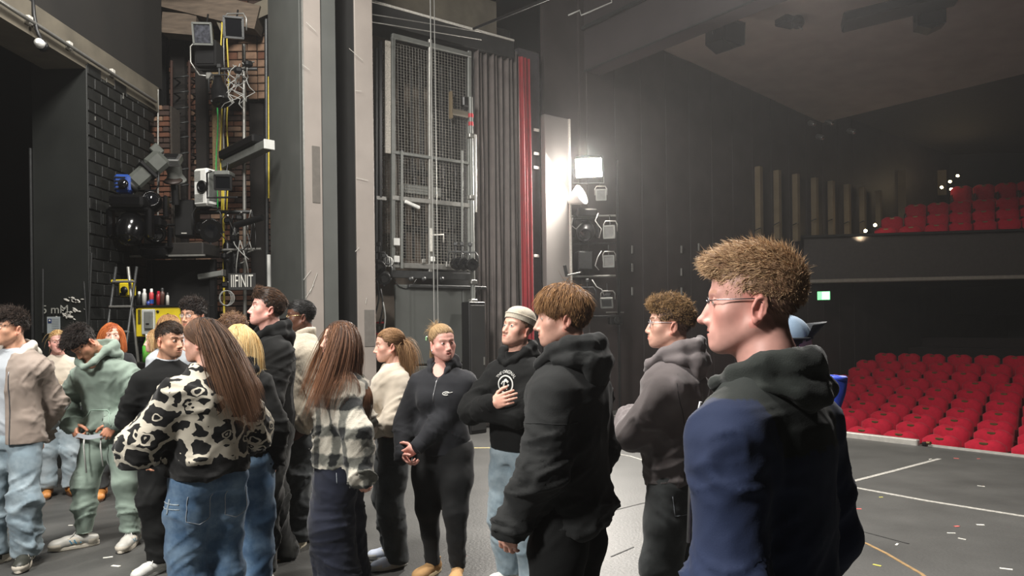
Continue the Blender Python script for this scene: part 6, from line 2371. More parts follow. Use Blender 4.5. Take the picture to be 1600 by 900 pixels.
    # ---- body: head, neck, hands, hidden trunk
    S = Sculpt()
    head_shapes(S, T, **{'slit': .0027 if hres < .004 else .0016, **head.get('f', {})})
    nr = (.0535 if not fem else .046) * s * head.get('nk', 1.0)
    S.cone(T((0, .022, -.045)), nb + np.array((0, .016, -.02)), nr * 1.0, nr * 1.08, .022)
    S.cone(T((0, -.020, -.078)), nb + np.array((0, -.018, -.01)), nr * .62, nr * .72, .02)
    for sg in (1, -1):
        S.cone(nb + np.array((sg * .02, .022, .01)), nb + np.array((sg * .085 * s, .01, -.075)), .038 * s, .026 * s, .03)
        S.cone(T((sg * .05, .022, -.055)), nb + np.array((sg * .018, -.045, -.030)), .011 * s, .009 * s, .014)
    S.ell(nb + np.array((0, -.01, -.085)), np.array((.115, .075, .065)) * s, .03)
    P, Q = S.mesh(hres)
    P = relax(P, Q, 1, .25)
    Lp = T.inv(P)
    C = paint_skin(Lp, P, base, head)
    PP, QQ, CC = [P], [Q], [C]
    off = len(P)
    for q, sg in (('L', 1), ('R', -1)):
        S0, el, w_, hd, a = A[q]
        S = Sculpt()
        dd = (w_ - el) / np.linalg.norm(w_ - el)
        side = np.array(a.get('side', (0, -1, .2)), float)
        nrm = np.array(a.get('n', (-sg, 0, 0)), float)
        hand_shapes(S, w_, hd, nrm, side, a.get('curl', .35), a.get('spread', .3), (.96 if fem else 1.05) * s * a.get('size', 1), a.get('thumb', .3), a.get('curls'))
        S.cone(w_ - dd * .10, w_ + np.array(hd) / np.linalg.norm(hd) * .02, .033 * s, .026 * s, .015)
        P, Q = S.mesh(a.get('res', max(hres, .004)))
        P = relax(P, Q, 1, .3)
        c = np.tile(base, (len(P), 1)) * (1 + .05 * vnoise(P * 60)[:, None]) * np.array((1.0, .93, .92))
        PP.append(P)
        QQ.append(Q + off)
        CC.append(c)
        off += len(P)
    S = Sculpt()
    S.loft([(z * H, sp(z * H)[0], sp(z * H)[1], rx * s * fb * .82, ry * s * fb * .82) for z, rx, ry in TORSO[sex] if z > .49], .03)
    for q in 'LR':
        S0, el, w_, hd, a = A[q]
        S.chain([S0, el, w_], [.046 * s, .038 * s, .026 * s], .03)
    for hp, kn, an, fy in LG:
        S.chain([hp, kn, an], [.055 * s, .040 * s, .030 * s], .03)
    P, Q = S.mesh(.020)
    PP.append(P)
    QQ.append(Q + off)
    CC.append(np.tile(base, (len(P), 1)))
    link('body', np_mesh('body', np.concatenate(PP), [np.concatenate(QQ)], M_skin, np.concatenate(CC)), root)
    # ---- eyes
    ev, eq, ec = eye_mesh(.0128 * hk, head.get('iris', '#4a3524'))
    gz = rotm(math.radians(head.get('gz', 0)), math.radians(head.get('gp', 0)))
    for sg in (1, -1):
        Pe = np.array(T((sg * .0315, -.0772, -.0015))) + (ev @ gz.T) @ R.T
        link('eye', np_mesh('eye', Pe, [eq], M_eye, ec), root)
    # ---- hair
    bc = [(np.array((*sp(.70 * H), .70 * H)), np.array((.175 * s * fb + bg, .125 * s * fb + bg + .01, .20)), np.eye(3))]
    for q in 'LR':
        S0 = A[q][0]
        bc.append((S0, np.array((.085 * s + bg, .085 * s + bg, .085 * s + bg)), np.eye(3)))
    if not head.get('bald'):
        build_hair(root, T, head, max(hres, .003), bc)
    if head.get('glasses'):
        info['glasses'] = glasses(root, T, head['glasses'])
    # ---- shoes
    sh = shoes or {}
    for hp, kn, an, fy in LG:
        p = np.array((an[0], an[1], 0))
        fwd = np.array((math.sin(fy), -math.cos(fy), 0))
        shoe(root, p + fwd * .02, fy, sh.get('kind', 'trainer'), sh.get('m', M_white), sh.get('ms', M_white), s * sh.get('k', 1.0) * (1.0 if not fem else .92), sh.get('laces'), sh.get('accent'))
    return info

# ------------------------------------------------ cloth of the figures
C_navy = cloth('navy_shell', '#263a66', 0.85, attr=True, bump=0.05, sheen=0.05)
C_blackhood = cloth('washed_black_fleece', '#252626', 0.92, sheen=.05)
C_greyhood = cloth('washed_grey_fleece', '#716a6a', 0.92)
C_black = cloth('black_cotton', '#0e0f0f', 0.9, sheen=.02)
C_blackz = cloth('charcoal_jersey', '#212226', 0.85, sheen=.05)
C_green = cloth('sage_fleece', '#808f84', 0.92)
C_cream = cloth('cream_wool', '#c6bbab', 0.92)
C_beige = cloth('taupe_shell', '#8d8076', 0.6, bump=0.05)
C_tee = cloth('white_tee', '#a6abb0', 0.85)
C_leg = cloth('black_leggings', '#0e0f10', 0.75, bump=0.03)
C_blktrs = cloth('black_trousers', '#121313', 0.85, sheen=.02)
C_coat = cloth('dark_coat', '#1c1d20', 0.8)
C_cuffnavy = cloth('navy_cuff', '#1d2c50', 0.7)
C_lining = cloth('white_hood_lining', '#cfc8bd', 0.8)
C_print = mat('white_print', '#c9c9c4', 0.7, var=0.1, scale=200)
C_stitch = mat('pale_stitching', '#a9b0b8', 0.8, var=0.2, scale=200)
C_darkst = mat('dark_stitching', '#20242a', 0.8)
C_zip = mat('zip_metal', '#8c8c8e', 0.35, 0.8)


def denim(name, color, worn, rough=0.85, amount=0.35):
    """denim: faded patches and fine diagonal weave"""
    if name in MATS:
        return MATS[name]
    m = cloth(name, color, rough, var=0.06, bump=0.15, bscale=420)
    nt = m.node_tree
    N, L = nt.nodes, nt.links
    bs = N['Principled BSDF']
    src = bs.inputs['Base Color'].links[0].from_socket
    tc = N.new('ShaderNodeTexCoord')
    no = N.new('ShaderNodeTexNoise')
    no.inputs['Scale'].default_value = 5.5
    no.inputs['Detail'].default_value = 6
    no.inputs['Roughness'].default_value = 0.65
    L.new(tc.outputs['Object'], no.inputs['Vector'])
    cr = N.new('ShaderNodeMapRange')
    cr.inputs['From Min'].default_value = 0.42
    cr.inputs['From Max'].default_value = 0.66
    cr.inputs['To Max'].default_value = amount
    L.new(no.outputs['Fac'], cr.inputs['Value'])
    mx = N.new('ShaderNodeMix')
    mx.data_type = 'RGBA'
    L.new(cr.outputs['Result'], mx.inputs['Factor'])
    L.new(src, mx.inputs['A'])
    mx.inputs['B'].default_value = (*lin(worn), 1)
    L.new(mx.outputs['Result'], bs.inputs['Base Color'])
    return m


C_light = denim('light_blue_denim', '#76868f', '#a9b6bc', amount=.6)
C_pale = denim('pale_blue_denim', '#95a4ac', '#c3ccd0', amount=.6)
C_mid = denim('mid_blue_denim', '#4a6684', '#8fa8bd', amount=.55)
C_indigo = denim('dark_indigo_denim', '#191d2b', '#282d3f', amount=.3)
C_grey = denim('washed_black_denim', '#3a3d3e', '#5f6465', amount=.45)
C_blk = denim('black_denim', '#1d1e1d', '#34352f', amount=.4)


def plaid():
    m = cloth('plaid_wool', '#d9d3c4', 0.95, bump=0.35, bscale=160)
    nt = m.node_tree
    N, L = nt.nodes, nt.links
    bs = N['Principled BSDF']
    tc = N.new('ShaderNodeTexCoord')
    sep = N.new('ShaderNodeSeparateXYZ')
    no = N.new('ShaderNodeTexNoise')
    no.inputs['Scale'].default_value = 28
    L.new(tc.outputs['Object'], no.inputs['Vector'])
    L.new(tc.outputs['Object'], sep.inputs[0])

    def math_(op, a, b=None):
        n = N.new('ShaderNodeMath')
        n.operation = op
        for i, v in enumerate((a, b)):
            if v is None:
                continue
            if isinstance(v, (int, float)):
                n.inputs[i].default_value = v
            else:
                L.new(v, n.inputs[i])
        return n.outputs[0]

    def band(v, period, width, offs):
        v = math_('ADD', v, math_('MULTIPLY', no.outputs['Fac'], 0.035))
        f = math_('FRACT', math_('ADD', math_('DIVIDE', v, period), offs))
        d = math_('ABSOLUTE', math_('SUBTRACT', f, 0.5))
        mr = N.new('ShaderNodeMapRange')
        mr.inputs['From Min'].default_value = width
        mr.inputs['From Max'].default_value = width + 0.10
        mr.inputs['To Min'].default_value = 1
        mr.inputs['To Max'].default_value = 0
        L.new(d, mr.inputs['Value'])
        return mr.outputs[0]
    hx = math_('ADD', sep.outputs['Y'], math_('MULTIPLY', sep.outputs['X'], 0.9))
    b1 = band(sep.outputs['Z'], 0.165, 0.14, 0.2)
    b2 = band(hx, 0.15, 0.15, 0.1)
    fac = math_('MINIMUM', math_('MULTIPLY', math_('ADD', b1, b2), 0.56), 1.0)
    fac = math_('MULTIPLY', fac, math_('ADD', 0.70, math_('MULTIPLY', no.outputs['Fac'], 0.5)))
    cr = N.new('ShaderNodeValToRGB')
    el = cr.color_ramp.elements
    el[0].position, el[0].color = 0.0, (*lin('#c4beb0'), 1)
    el[1].position, el[1].color = 0.85, (*lin('#1d1f1f'), 1)
    e = el.new(0.4)
    e.color = (*lin('#77776f'), 1)
    L.new(fac, cr.inputs['Fac'])
    L.new(cr.outputs['Color'], bs.inputs['Base Color'])
    return m


def eyeknit():
    """cream knit with black blobs that hold cream eye shapes, black bottom band"""
    m = cloth('patterned_knit', '#cfc8b8', 0.95, bump=0.3, bscale=300)
    nt = m.node_tree
    N, L = nt.nodes, nt.links
    bs = N['Principled BSDF']
    tc = N.new('ShaderNodeTexCoord')

    def math_(op, a, b=None):
        n = N.new('ShaderNodeMath')
        n.operation = op
        for i, v in enumerate((a, b)):
            if v is None:
                continue
            if isinstance(v, (int, float)):
                n.inputs[i].default_value = v
            else:
                L.new(v, n.inputs[i])
        return n.outputs[0]
    mp = N.new('ShaderNodeMapping')
    mp.inputs['Scale'].default_value = (9.5, 9.5, 11.0)
    L.new(tc.outputs['Object'], mp.inputs['Vector'])
    nz = N.new('ShaderNodeTexNoise')
    nz.inputs['Scale'].default_value = 1.3
    L.new(mp.outputs['Vector'], nz.inputs['Vector'])
    ad = N.new('ShaderNodeVectorMath')
    ad.operation = 'MULTIPLY_ADD'
    L.new(nz.outputs['Color'], ad.inputs[0])
    ad.inputs[1].default_value = (0.9, 0.9, 0.9)
    L.new(mp.outputs['Vector'], ad.inputs[2])
    vo = N.new('ShaderNodeTexVoronoi')
    vo.feature = 'DISTANCE_TO_EDGE'
    vo.inputs['Scale'].default_value = 0.82
    L.new(ad.outputs[0], vo.inputs['Vector'])
    blob = math_('GREATER_THAN', vo.outputs['Distance'], 0.085)
    v2 = N.new('ShaderNodeTexVoronoi')
    v2.inputs['Scale'].default_value = 0.82
    L.new(ad.outputs[0], v2.inputs['Vector'])
    d = v2.outputs['Distance']
    ring = math_('MULTIPLY', math_('LESS_THAN', d, 0.27), math_('GREATER_THAN', d, 0.185))
    dot = math_('LESS_THAN', d, 0.09)
    black = math_('MULTIPLY', blob, math_('SUBTRACT', 1.0, math_('MAXIMUM', ring, dot)))
    sep = N.new('ShaderNodeSeparateXYZ')
    L.new(tc.outputs['Object'], sep.inputs[0])
    band = math_('LESS_THAN', sep.outputs['Z'], 0.93)
    black = math_('MAXIMUM', black, band)
    mx = N.new('ShaderNodeMix')
    mx.data_type = 'RGBA'
    L.new(black, mx.inputs['Factor'])
    mx.inputs['A'].default_value = (*lin('#beb7a7'), 1)
    mx.inputs['B'].default_value = (*lin('#141414'), 1)
    L.new(mx.outputs['Result'], bs.inputs['Base Color'])
    return m


C_plaid = plaid()
C_eye = eyeknit()


def rel(px, a):
    """heading that shows the figure turned by a degrees from facing the camera"""
    return a - math.degrees(math.atan((px - 800) / F))


ARMS_FOLD = {'L': dict(w=(-.10, -.245, .655), pole=(1, -.25, -.7), n=(0, 1, 0), side=(0, 0, 1), curl=.3, d=(-1, .1, .15)),
             'R': dict(w=(.11, -.225, .635), pole=(-1, -.2, -.7), n=(0, 1, 0), side=(0, 0, 1), curl=.3, d=(1, .1, .15))}
ARMS_POCKET = {'L': dict(w=(.205, -.05, .485), pole=(.8, 1, 0), d=(-.1, -.3, -1), n=(-1, 0, 0)), 'R': dict(w=(-.205, -.05, .485), pole=(-.8, 1, 0), d=(.1, -.3, -1), n=(1, 0, 0))}
ARMS_KANGA = {'L': dict(w=(.10, -.235, .565), pole=(1, .5, -.1), d=(-1, -.2, -.1), n=(0, 1, 0), side=(0, 0, 1)), 'R': dict(w=(-.10, -.235, .565), pole=(-1, .5, -.1), d=(1, -.2, -.1), n=(0, 1, 0), side=(0, 0, 1))}
ARMS_BACK = {'L': dict(w=(.09, .20, .50), pole=(1, .4, 0), d=(-1, .2, -.4), n=(0, -1, 0)), 'R': dict(w=(-.09, .22, .49), pole=(-1, .4, 0), d=(1, .2, -.4), n=(0, -1, 0))}

# ------------------------------------------------ the people, nearest first
def p20():
    dark, navy = np.array(lin('#272b29')), np.array(lin('#222c46'))

    def paint(P, I):
        H = I['H']
        yoke = P[:, 2] > .735 * H + np.abs(P[:, 0]) * .02 + .02 * np.clip(P[:, 1] / .1, -1, 1)
        S0 = I['A']['L'][0]
        slv = (np.abs(P[:, 0]) > abs(S0[0]) - .045 + .22 * np.maximum(0, P[:, 2] - S0[2])) & (P[:, 2] < S0[2] + .092 - 2.0 * np.abs(P[:, 1] - S0[1]) ** 2)
        c = np.where((yoke & ~slv)[:, None], dark, navy)
        return c
    I = person('sandy haired young man in glasses and navy jacket with black hood', 1214, 1.69, 1.815, rel(1206, -116),
               dict(yaw=26, pitch=-1, style='short', hair='#94745a', hair2='#d6b68c', browk=.35, brow='#a07850', th=.012, top=.022, quiff=.012, side=.001, fringe=.066, fade=.012, crop=.55,
                    n=9000, len=.036, lift=.34, mess=.50, w=.0010, flow=(0, -.9, .35), curl=.12, cf=55, clump=.004, segs=5, blush=.75,
                    f=dict(nose=1.22, jaw=1.0, chin=1.1, lips=.8), glasses=dict(rim='half', m=mat('gunmetal_frame', '#75757a', .25, .9), w=.0225, h=.0125), nk=1.0),
               dict(name='jacket', m=C_navy, m2=C_cuffnavy, paint=paint, bag=.018, hem=.44, sr=(.080, .068, .054), hood=True, hoods=.98, hoodz=-.024, neck=.0, pouch=.62, hoodf=2.2, hoodm=cloth('dark_green_black_fleece', '#272b28', .9), fold=.008, p=2.4, rib=False),
               dict(m=C_blktrs, bag=.015), arms={'L': dict(w=(.265, -.05, .46), pole=(.5, 1, 0)), 'R': dict(w=(-.255, -.10, .47))},
               res=.009, hres=.0024, skin='pink', sw=.185, lean=.072)
    r, s, H = I['root'], I['s'], I['H']
    nb = I['nb']
    MB().tube([nb + np.array((.03, -.15, -.10)), nb + np.array((.034, -.175, -.20)), nb + np.array((.03, -.19, -.45))], .005, 6).build('zip', C_zip, I['top'])


def p18():
    I = person('boy with a shaggy light brown bowl of hair in a washed black hoodie', 890, 3.04, 1.80, rel(890, -112),
               dict(yaw=24, pitch=2, style='short', hair='#6b4b30', hair2='#b98d5c', th=.020, top=.026, side=.013, fringe=.030, nape=-.085, n=8000, len=.060, lift=.15, mess=.32, w=.0013, flow=(0, -.5, -.9),
                    grav=.25, curl=.10, clump=.003, segs=7, blush=.25, f=dict(nose=1.1, lips=1.1), brow='#5a4430', hl=0),
               dict(name='hoodie', m=C_blackhood, bag=.050, hem=.455, sr=(.075, .066, .048), hood=True, hoods=1.12, fold=.011, low=1.2, p=2.3),
               dict(m=C_blktrs, bag=.035, hr=.09, r=(.088, .07, .085)),
               arms={'L': dict(w=(.235, -.16, .475), pole=(.7, 1, 0), d=(-.2, -.3, -1), n=(-1, 0, 0)), 'R': dict(w=(-.22, -.12, .48), pole=(-.8, 1, 0))},
               res=.0095, hres=.003, skin='fair', sw=.185, lean=.02)
    seam(I['root'], 'seam', [(.36, -.13, .70 * I['H']), (.36, .0, .705 * I['H']), (.36, .10, .70 * I['H'])], I['gP'], I['gQ'], (-1, 0, 0), C_blackhood, .0022)
    return I


def p19():
    I = person('curly topped boy in clear glasses and a faded grey hoodie with folded arms', 1053, 3.55, 1.762, rel(1053, -100),
               dict(yaw=12, pitch=-4, style='short', hair='#4a3524', hair2='#c09a68', th=.014, top=.030, quiff=.022, side=.004, fringe=.055, fade=.010, crop=.8, n=7000, len=.038, lift=.42, mess=.6, w=.0013, flow=(0, -1, .1),
                    curl=.5, clump=.006, cf=48, segs=8, blush=.3, f=dict(nose=.85, lips=1.35, chin=.9), glasses=dict(m=mat('clear_frame', '#b9bcc0', .2, .2), w=.023, h=.017, t=.0017)),
               dict(name='hoodie', m=C_greyhood, bag=.045, hem=.49, sr=(.074, .064, .048), hood=True, hoods=1.08, fold=.011, low=1.1),
               dict(m=C_grey, bag=.03, hr=.085, r=(.086, .072, .085)), arms={'L': dict(w=(-.11, -.235, .655), pole=(1, -.25, -.7), n=(0, 1, 0), side=(0, 0, 1), curl=.3, d=(-1, .1, .15)), 'R': dict(w=(.03, -.185, .635), pole=(-1, -.2, -.7), n=(0, 1, 0), side=(0, 0, 1), curl=.9, d=(1, .3, .1))}, res=.010, hres=.003, skin='fair', sw=.180, lean=.02,
               shoes=dict(m=M_white))
    H = I['H']
    seam(I['root'], 'seam', [(.4, .05, .80 * H), (.4, .075, .66 * H), (.4, .07, .52 * H)], I['gP'], I['gQ'], (-1, 0, 0), cloth('grey_seam', '#474343', .9), .002)
    seam(I['root'], 'pocket_seam', [(.4, .02, .48 * H), (.4, .03, .43 * H), (.4, .10, .43 * H)], I['tP'], I['tQ'], (-1, 0, 0), C_stitch, .0012)


def p17():
    I = person('boy in a cream knitted beanie and black hoodie with folded arms looking up', 806, 4.55, 1.745, rel(806, -38),
               dict(yaw=-8, pitch=-13, roll=4, style='short', hair='#6a4c34', th=.006, top=.004, side=.002, n=0, len=.03, fringe=.05, blush=.6, f=dict(nose=.95, lips=1.15), iris='#5a6a70', gz=12, gp=-8, brow='#8a6a50'),
               dict(name='hoodie', m=C_black, bag=.035, hem=.50, sr=(.070, .060, .046), hood=True, fold=.009, low=1.0),
               dict(m=C_light, bag=.02, hr=.09, r=(.084, .068, .088)), arms={'L': dict(w=(-.12, -.235, .645), pole=(1, -.2, -.7), n=(0, 1, 0), side=(0, 0, 1), d=(-1, .2, .2)),
                                                                             'R': dict(w=(.015, -.262, .675), pole=(-1, -.1, -.7), n=(0, 1, -.2), side=(0, 0, 1), d=(1, .05, .35), curl=.25, nocuff=False)}, res=.0115, hres=.0032, skin='fair')
    T = I['T']
    # the beanie: ribbed dome with a turned up band
    V, Qs = [], []
    n, m = 84, 26
    for j in range(m):
        a = j / (m - 1)
        z = .034 + .108 * a
        k = math.sqrt(max(0, 1 - max(0, (a - .30) / .70) ** 2.2))
        for i in range(n):
            t = 2 * math.pi * i / n
            rb = 1 + .020 * (1 if i % 2 else -1) + .010 * (j % 2)
            if a <= .34:
                rb += .06
            V.append(T((.0845 * k * rb * math.sin(t), .012 - .104 * k * rb * math.cos(t), z + .018 * math.cos(t) * (1 - a))))
    for j in range(m - 1):
        for i in range(n):
            Qs.append((j * n + i, j * n + (i + 1) % n, (j + 1) * n + (i + 1) % n, (j + 1) * n + i))
    be = link('beanie', np_mesh('beanie', np.array(V), [np.array(Qs)], cloth('cream_rib_knit', '#beb5a4', .95, bump=.4, bscale=500)), I['root'])
    mb = MB()
    mb.tube([T((.0905 * math.sin(t), .012 - .1110 * math.cos(t), .070 + .012 * math.cos(t))) for t in [2 * math.pi * i / 30 for i in range(30)]], .0045, 6, closed=True)
    mb.build('turned_band', MATS['cream_rib_knit'], be)
    # chest print: arc of letters over a ring with an emblem
    H = I['H']
    P0 = np.array((.03, -.3, .738 * H))
    pl = lambda x, y: (P0[0] + x, -.5, P0[2] + y)
    me = text_mesh('THE ORIGINAL', 0.026, 0.0)
    n_ = len(me.vertices)
    for v in me.vertices:
        a = v.co.x / .085
        rr = .075 + v.co.y
        v.co = Vector((rr * math.sin(a), rr * math.cos(a), 0))
    decal(I['root'], 'print', me, pl, I['gP'], I['gQ'], (0, 1, 0), C_print)
    ring = MB()
    vs = []
    for rr in (.047, .056):
        vs += [(rr * math.cos(2 * math.pi * i / 36), rr * math.sin(2 * math.pi * i / 36), 0) for i in range(36)]
    ring.add(vs, [(i, (i + 1) % 36, 36 + (i + 1) % 36, 36 + i) for i in range(36)])
    for (x0, y0, x1, y1, w_) in ((-.02, -.035, .0, .03, .012), (.0, .03, .022, .012, .014), (.004, -.03, .024, .0, .010), (-.03, .0, -.012, .02, .008)):
        d = Vector((y1 - y0, x0 - x1, 0)).normalized() * w_ / 2
        a, b = Vector((x0, y0, 0)), Vector((x1, y1, 0))
        k = 4
        pts = []
        for i in range(k + 1):
            c = a.lerp(b, i / k)
            pts += [c + d, c - d]
        ring.add(pts, [(2 * i, 2 * i + 1, 2 * i + 3, 2 * i + 2) for i in range(k)])
    decal(I['root'], 'print', ring.mesh('print'), pl, I['gP'], I['gQ'], (0, 1, 0), C_print)


def p16():
    I = person('fair haired woman in charcoal half-zip top and black leggings, glancing sideways', 690, 4.80, 1.655, rel(690, -22),
               dict(yaw=46, pitch=2, roll=-4, style='bun', hair='#86694a', hair2='#bfa276', browk=.6, brow='#8a6a50', th=.010, side=.004, top=.012, n=3600, len=.11, w=.0014, mess=.14, upz=-.012, upy=.02, bunat=(0, .085, .085), tlen=.07, taln=420, tailmess=.9, tfall=.25,
                    blush=.7, open_=1, f=dict(fat=.007, open_=1.0, lips=1.05, nose=.9, jaw=1.05), gz=8, headf=1),
               dict(name='half_zip_top', m=C_blackz, bag=.022, hem=.49, sr=(.072, .060, .044), hood=True, hoods=.92, hoodopen=True, vneck=.10, fold=.007, belly=True, low=.7),
               dict(name='leggings', m=C_leg, bag=.006, r=(.112, .074, .052), hem=.04, fold=.003), sex='f', build=1.42,
               arms={'L': dict(w=(-.13, -.285, .500), pole=(1, .4, -.2), d=(-.8, -.1, -.45), n=(0, 1, 0), side=(.2, -.3, 1), curl=.55),
                     'R': dict(w=(-.20, -.235, .500), pole=(-1, .6, 0), d=(.7, -.35, -.5), n=(0, 1, 0), side=(0, -1, .3), curl=.5)}, res=.011, hres=.0032, skin='pink',
               shoes=dict(kind='boot', m=mat('tan_suede', '#b08a5c', .9), ms=mat('pale_sole', '#cbb893', .8)))
    H, r = I['H'], I['root']
    z0, z1 = .795 * H, .70 * H
    seam(r, 'zip', [(0.01, -.5, z0), (0, -.5, z1)], I['gP'], I['gQ'], (0, 1, 0), C_zip, .0035)
    # small looped chest mark with a bar through it
    pts = [(.021 * math.cos(a), .010 * math.sin(a)) for a in [0.7 + i * 0.42 for i in range(12)]]
    seam(r, 'chest_mark', [(.085 + x, -.5, .735 * H + y) for x, y in pts], I['gP'], I['gQ'], (0, 1, 0), C_print, .0035, sub=2)
    seam(r, 'chest_mark', [(.085 - .01, -.5, .735 * H), (.085 + .034, -.5, .735 * H + .007)], I['gP'], I['gQ'], (0, 1, 0), C_print, .003, sub=3)
    T = I['T']
    MB().lathe([(0, -.008), (.006, -.006), (.008, 0), (.006, .006), (0, .008)], T((-.079, .002, -.052)), (0, 0, 1), 10).build('earring', M_silver, r)
    MB().lathe([(0, -.006), (.005, 0), (0, .006)], T((-.078, .004, -.068)), (0, 0, 1), 8).build('earring', M_silver, r)
    MB().box(T((-.085, .07, .03)), (.01, .02, .03), ch=.004).build('hair_clip', mat('green_clip', '#9fd0a0', .4), r)


def p15():
    I = person('light brown haired woman in a cream sweater with her hair clipped half up', 612, 5.10, 1.632, rel(612, -78),
               dict(yaw=-8, pitch=3, style='halfup', hair='#6b4c34', hair2='#b28c62', th=.008, side=.004, top=.006, n=4000, len=.26, w=.0015, upz=.012, upy=.0, tlen=.25, taln=1100, tailmess=.22, taild=(0, .3, -.2), mess=.10, wave=.08, fall=.8, blush=.7,
                    f=dict(nose=1.05, chin=.95), brow='#6a4a34'),
               dict(name='sweater', m=C_cream, bag=.040, hem=.545, sr=(.068, .062, .044), fold=.012, low=1.4, neck=-.012, collar=dict(r=.070, h=.02, dip=.02)),
               dict(m=C_grey, bag=.03, hr=.100, r=(.086, .075, .098), hem=.02), sex='f', arms=ARMS_KANGA, res=.0115, hres=.0032, skin='fair',
               shoes=dict(m=mat('white_blue_shoe', '#c9d2e4', .5), laces=C_print))
    T = I['T']
    MB().tube([T((.010 * math.cos(a), .112, .012 + .016 * math.sin(a))) for a in [i * .6 for i in range(10)]], .006, 6).build('hair_claw', cloth('pale_claw_clip', '#c9b08c', .4), I['root'])
    nb = I['nb']
    MB().tube([nb + np.array((.05 * math.sin(a), -.058 - .02 * math.cos(a), -.02 - .035 * math.cos(a))) for a in [-1.9 + .38 * i for i in range(11)]], .0016, 5).build('necklace', C_zip, I['root'])


def p14():
    I = person('long haired woman in a fuzzy grey and white plaid jacket and dark jeans', 532, 4.50, 1.685, rel(532, -104),
               dict(yaw=24, pitch=-3, style='long', hair='#3d291d', hair2='#8a5e40', th=.010, side=.006, top=.006, n=4200, len=.62, w=.0019, segs=13, fall=.60, back=.15, mess=.09, wave=.02, tip=.5, blush=.4, f=dict(nose=.95), frontlen=.95, sweep=(0, -.24, 0), short=-1),
               dict(name='jacket', m=C_plaid, bag=.058, hem=.478, sr=(.076, .070, .060), fold=.010, rib=False, collar=dict(r=.075, h=.05, t=.016, dip=.0)),
               dict(name='jeans', waist=.505, m=C_indigo, bag=.045, hr=.140, r=(.094, .098, .135), hem=.012, fold=.008), sex='f', build=1.12,
               arms={'L': dict(w=(.245, .17, .465), pole=(.6, 1, 0), d=(-.1, .25, -1), n=(-.6, -1, 0), side=(-.3, -1, 0), curl=.55, nocuff=True), 'R': dict(w=(-.22, -.08, .48))}, res=.010, hres=.0032, skin='fair',
               sw=.160)
    r, H = I['root'], I['H']
    for pts in ([(.5, .02, .47 * H), (.5, .025, .435 * H)],):
        seam(r, 'stitching', pts, I['tP'], I['tQ'], (-1, 0, 0), C_stitch, .002)
    y0 = .5
    seam(r, 'pocket_stitching', [(.145, y0, .475 * H), (.150, y0, .41 * H), (.085, y0, .392 * H), (.03, y0, .41 * H), (.03, y0, .475 * H)], I['tP'], I['tQ'], (0, -1, 0), C_stitch, .0022)
    seam(r, 'pocket_stitching', [(-.145, y0, .475 * H), (-.150, y0, .41 * H), (-.085, y0, .392 * H), (-.03, y0, .41 * H), (-.03, y0, .475 * H)], I['tP'], I['tQ'], (0, -1, 0), C_stitch, .0022)
    MB().lathe([(0, 0), (.009, 0), (.009, .004), (0, .005)], (.0, -.20, .53 * H), (0, -1, 0), 10).build('button', M_blk, I['top'])


def p12():
    person('tall dark haired man in black hoodie and jeans with his chin raised', 418, 5.05, 1.917, rel(418, -72),
           dict(yaw=-14, pitch=-9, style='short', hair='#2c2018', hair2='#6a4c36', th=.012, top=.024, quiff=.026, side=.003, fringe=.060, fade=.0, crop=.85, n=4500, len=.046, lift=.10, mess=.20, w=.0015, flow=(.1, .7, 0), clump=.004,
                f=dict(nose=1.1, jaw=1.05, chin=1.05), blush=.6, nape=-.06),
           dict(name='hoodie', m=C_black, bag=.040, hem=.485, sr=(.074, .062, .046), hood=True, hoods=1.05, fold=.010),
           dict(name='jeans', m=C_blk, bag=.040, hr=.120, r=(.090, .080, .112), hem=.012, fold=.013, stack=1.3), arms=ARMS_KANGA, res=.0115, hres=.0032, skin='pink', sw=.185,
           feet=[(.13, -.10, 20), (-.12, .10, -8)], shoes=dict(kind='boot', m=mat('tan_suede', '#b08a5c', .9), ms=mat('pale_sole', '#cbb893', .8)))


def p13():
    person('young man with cornrows and glasses in a cream cable knit jumper', 474, 5.62, 1.868, rel(474, -80),
           dict(yaw=-8, pitch=2, style='short', hair='#0d0b0a', hair2='#1c1815', th=.006, top=.006, side=.003, fringe=.060, n=1800, clump=.0012, len=.040, lift=.03, mess=.05, w=.0026, flow=(0, 1, -.1), crop=.95, nape=-.07,
                f=dict(nose=.85, lips=1.6, jaw=1.0), blush=.0, iris='#20120a', glasses=dict(m=mat('gold_frame', '#c9b07a', .25, .9), w=.022, h=.017)),
           dict(name='jumper', m=cloth('cream_cable_knit', '#b5ab9a', .95, bump=.5, bscale=60, stretch=(1.3, 1.3, .5)), bag=.035, hem=.49, sr=(.072, .060, .046), fold=.008, collar=dict(r=.066, h=.07, dip=.03, t=.012)),
           dict(m=C_grey, bag=.035, hr=.11, r=(.086, .074, .105), hem=.035, fold=.012), arms=ARMS_POCKET, res=.0115, hres=.0036, skin='deep', build=1.12,
           feet=[(.14, -.10, 35), (-.06, .12, -4)], shoes=dict(m=mat('cream_trainer', '#cdbfa6', .7), ms=mat('cream_rubber', '#d6ccb4', .7), laces=C_print, k=1.05))


